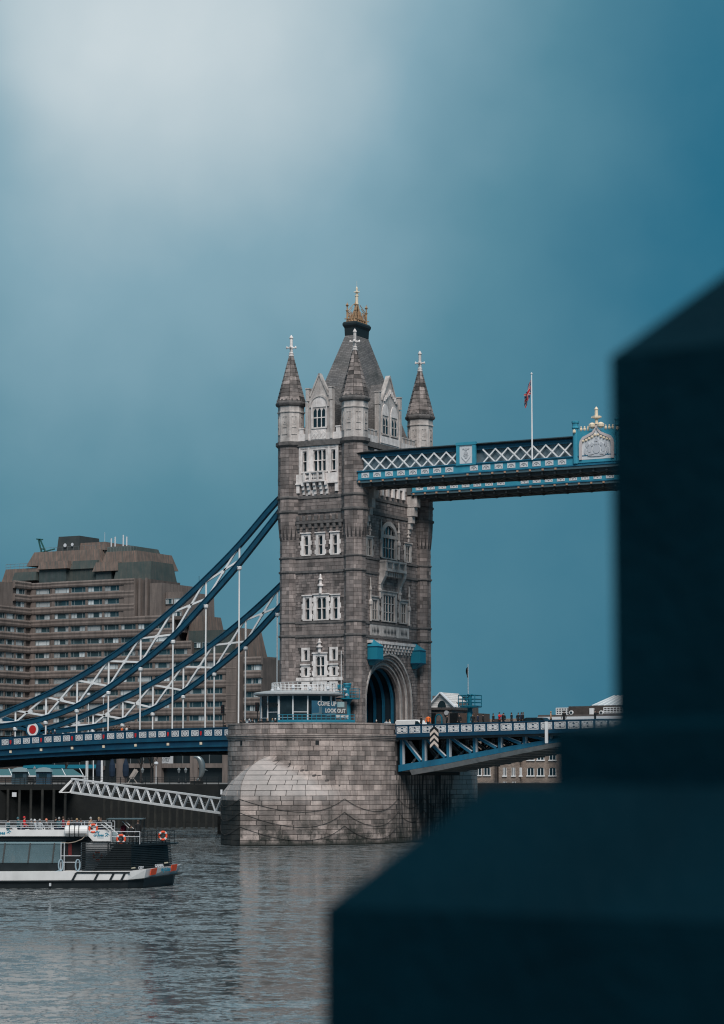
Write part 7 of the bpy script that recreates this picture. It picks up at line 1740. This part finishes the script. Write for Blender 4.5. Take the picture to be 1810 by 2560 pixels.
# ------------------------------------------------------------------ people and traffic on the bridge
fw_ = MB(); fw_.loft([[Vector((x,YB+.12,ptop(x)-1.1)), Vector((x,-6.7,ptop(x)-1.1)), Vector((x,-6.7,ptop(x)-.62)), Vector((x,YB+.12,ptop(x)-.62))] for x in bx_]); obj('footway', fw_, M_BANK, bas)
BB = 'people crossing the bascule'
for px, jk, hr, pose, lab in ((1051,'black','dark','stand','person in black behind the white van'),(1069,'hiviz','dark','walk','person in a bright orange jacket beside the white van'),(1116,'black','dark','walk','person in black in front of the cabin doorway'),(1152,'black','dark','stand','person in dark clothes left of the turquoise column foot'),(1179,'black','brown','walk','person in black at the turquoise column foot'),(1198,'navy','brown','stand','left of two dark-clad people right of the turquoise column'),(1207,'black','dark','walk','right of two dark-clad people right of the turquoise column'),(1229,'black','dark','walk','short dark figure left of the person in red'),(1244,'red','dark','photo','person in a bright scarlet coat on the bascule'),(1256,'black','brown','walk','person in black right of the scarlet coat'),(1260,'black','dark','stand','darker figure beside the person right of the scarlet coat'),(1282,'black','dark','walk','first of a dark-clad group left of the dark car'),(1291,'black','dark','stand','second of a dark-clad group left of the dark car'),(1305,'navy','dark','walk','person in navy at the tail of the dark car'),(1311,'black','brown','stand','person in black at the tail of the dark car'),(1378,'tan','fair','walk','fair-haired person at the right of the dark car'),(1411,'black','dark','walk','lone small dark figure right of the white board'),(1483,'black','dark','photo','photographer in black at the far right of the bridge')):
    p = on(px, 1805, 1, -8.3); person(Vector((p.x, -8.3+rnd.uniform(-.4,.6), ptop(p.x)-.62)), rnd.choice((math.pi/2, -math.pi/2, 0))+rnd.uniform(-.3,.3), pose, jk, hr, lab, BB, 'black', 1.10 if jk in ('red','hiviz') else 1.04)
PB = 'people at the pier wall'
for px, jk, hr, lab in ((603,'black','dark','leftmost dark figure at the pier wall'),(612,'black','grey','grey-haired person in black at the pier wall'),(623,'navy','white','white-haired person in navy at the pier wall'),(631,'black','brown','brown-haired person left of the pavilion'),(646,'black','dark','dark figure below the pavilion left post'),(653,'black','dark','dark figure just right of the pavilion left post'),(668,'black','fair','fair-haired person in front of the pavilion coffee lettering'),(681,'teal','fair','fair-haired person in teal in front of the pavilion'),(688,'black','white','person with a white hat in front of the pavilion')):
    d = ray(px, 1805); ox, oy = CAM.x, CAM.y+PC; r = PR-1.1; A_ = d.x**2+d.y**2; B_ = 2*(ox*d.x+oy*d.y); C_ = ox*ox+oy*oy-r*r; t = (-B_-math.sqrt(max(0, B_*B_-4*A_*C_)))/(2*A_); p = CAM+d*t
    person(Vector((p.x, p.y, PZ)), rnd.uniform(-1.5,1.5), 'stand', jk, hr, lab, PB, 'black', 1.02)
for px, y, jk, hr, lab in ((860,-10.8,'black','dark','dark figure at the foot of the signal mast'),(868,-10.6,'navy','white','white-capped figure at the foot of the signal mast'),(941,-9.6,'black','white','dark figure with white bag under the portal'),(966,-9.6,'pale','dark','person in pale blue near the portal'),(974,-9.6,'white','fair','person in white near the portal')):
    p = on(px, 1805, 1, y); person(Vector((p.x, y, PZ)), rnd.uniform(-1,1), 'stand', jk, hr, lab, PB, 'black', 1.0)
LB = 'people on the side span'
for px, y, jk, hr, lab in ((30,-9.5,'black','dark','dark figure at the left edge of the side span'),(118,-9.4,'black','dark','left of a dark huddle beside the red roundel'),(126,-9.4,'black','dark','middle of a dark huddle beside the red roundel'),(136,-9.4,'navy','white','pale-capped one of the huddle beside the red roundel'),(282,-9.4,'black','dark','dark figure left of the orange coat on the side span'),(291,-9.4,'black','dark','dark figure just left of the orange coat'),(304,-9.4,'orange','brown','person in an orange coat on the side span'),(316,-9.4,'white','brown','person in white right of the orange coat'),(322,-9.2,'black','dark','dark figure right of the person in white'),(561,-9.3,'black','dark','dark figure at the left end of the pier wall')):
    p = on(px, 1825, 1, y); person(Vector((p.x, y+.1, dtop(p.x)-1.12)), rnd.choice((math.pi/2,-math.pi/2)), 'walk', jk, hr, lab, LB, 'black', 1.03)
def loft_car(t, prof_side, yc, hw, m_, name):
    """side profile (x,z) list swept across the width with tumblehome"""
    b_ = MB(); rows_ = []
    for f, k in ((-1,.93),(-.86,1),(.86,1),(1,.93)):
        rows_.append([Vector((x, yc+f*hw, z0+ (z-z0)*k)) for x, z, z0 in prof_side])
    b_.loft(rows_); return obj(name, b_, m_, t)
def vehicle(x0, z0, yc, L_, prof, glass, paint, label, cat, name):
    t = thing(name, label, cat, (x0+L_/2, yc, z0))
    pr_ = [(x0+a*L_, z0+z, z0+.5) for a, z in prof]
    bo_ = loft_car(t, pr_, yc, .92, paint, 'body')
    for sg in (-1, 1):
        for g in glass: m_ = MB(); m_.extr([(x0+a*L_, yc+sg*.925, z0+z) for a, z in g], (0,sg*.012,0)); obj('window', m_, M_GLASS, t)
        for a in (.2, .8):
            m_ = MB(); m_.tube((x0+a*L_, yc+sg*.72, z0+.33), (x0+a*L_, yc+sg*.96, z0+.33), .33, None, 16); wo = obj('wheel', m_, M_DARK, t); m_ = MB(); m_.tube((x0+a*L_, yc+sg*.955, z0+.33), (x0+a*L_, yc+sg*.97, z0+.33), .2, None, 12); obj('rim', m_, M_GREYP, wo)
        m_ = MB(); m_.box(x0+L_*.985, x0+L_*1.0, yc+sg*.7-.15, yc+sg*.7+.15, z0+.65, z0+.8); obj('headlight', m_, M_OFFW, t); m_ = MB(); m_.box(x0-.02, x0+.03, yc+sg*.75-.1, yc+sg*.75+.1, z0+.8, z0+1.1); obj('tail_light', m_, M_RED, t)
    return t
VAN = [(0,.35),(0,1.75),(.03,1.9),(.62,1.92),(.70,1.85),(.84,1.2),(.97,1.02),(1,.8),(1,.35)]
q = on(993, 1805, 1, -5.5); vehicle(q.x+.2, ptop(11)-1.1, -5.5, 4.6, VAN, [[(.60,1.2),(.80,1.2),(.70,1.72),(.62,1.74)]], M_BWHT, 'white panel van on the bascule beside the portal', 'van', 'parked_van')
SUV = [(0,.4),(0,1.1),(.04,1.62),(.12,1.74),(.58,1.74),(.74,1.15),(.96,1.0),(1,.75),(1,.4)]
q = on(1312, 1805, 1, -4.5); vehicle(q.x, ptop(28)-1.1, -4.5, 4.6, SUV, [[(.08,1.15),(.30,1.15),(.30,1.6),(.12,1.6)], [(.33,1.15),(.66,1.15),(.55,1.62),(.33,1.62)]], mat('dark_car_paint', (.012,.015,.018), .25), 'dark estate car crossing the middle of the bascule', 'car', 'dark_car')
# traffic signals beside the deck
for px, py, y, lab in ((558,1763,-8.5,'black traffic signal at the left end of the pier'),(644,1757,-12.5,'black traffic signal left of the pavilion')):
    p = on(px, 1800, 1, y); zt = on(px, py, 1, y).z; t = thing('traffic_signal', lab, 'traffic light', (p.x,y,PZ-.3), 'traffic signals'); m_ = MB(); m_.tube((p.x,y,PZ-.3), (p.x,y,zt), .06, None, 6); obj('post', m_, M_DARK, t)
    m_ = MB(); m_.box(p.x-.28, p.x+.1, y-.16, y+.16, zt-1.1, zt+.05); hd = obj('head', m_, M_DARK, t)
    for k in range(3): m_ = MB(); z = zt-.18-.33*k; m_.tube((p.x-.09,y-.2,z), (p.x-.09,y-.15,z), .11, None, 10); obj('lens', m_, mat('dark_lens', (.03,.012,.012), .3), hd)

# ------------------------------------------------------------------ dark pillar beside the camera
AL = R(36); ue = RT*math.cos(AL)-FD*math.sin(AL); ve = RT*math.sin(AL)+FD*math.cos(AL)
B0 = CAM + RT*(-.061) + FD*4.0                 # left (far) corner of the base, at eye level
HW = .55
def pil(s, z): 
    c0 = Vector((B0.x, B0.y, EYE+z)); a = s; b2 = 2*HW-s
    return [c0+ue*a+ve*a, c0+ue*b2+ve*a, c0+ue*b2+ve*b2, c0+ue*a+ve*b2]
cE = (pil(HW, -1.65)[0])
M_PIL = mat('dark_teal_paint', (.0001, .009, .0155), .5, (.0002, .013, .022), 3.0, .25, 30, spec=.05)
pl_ = thing('stepped_pillar', 'big dark teal stepped pillar with pyramid cap, out of focus in the foreground', 'pillar', cE)
zE = lambda y: -(y-1941.7)/F*4.05
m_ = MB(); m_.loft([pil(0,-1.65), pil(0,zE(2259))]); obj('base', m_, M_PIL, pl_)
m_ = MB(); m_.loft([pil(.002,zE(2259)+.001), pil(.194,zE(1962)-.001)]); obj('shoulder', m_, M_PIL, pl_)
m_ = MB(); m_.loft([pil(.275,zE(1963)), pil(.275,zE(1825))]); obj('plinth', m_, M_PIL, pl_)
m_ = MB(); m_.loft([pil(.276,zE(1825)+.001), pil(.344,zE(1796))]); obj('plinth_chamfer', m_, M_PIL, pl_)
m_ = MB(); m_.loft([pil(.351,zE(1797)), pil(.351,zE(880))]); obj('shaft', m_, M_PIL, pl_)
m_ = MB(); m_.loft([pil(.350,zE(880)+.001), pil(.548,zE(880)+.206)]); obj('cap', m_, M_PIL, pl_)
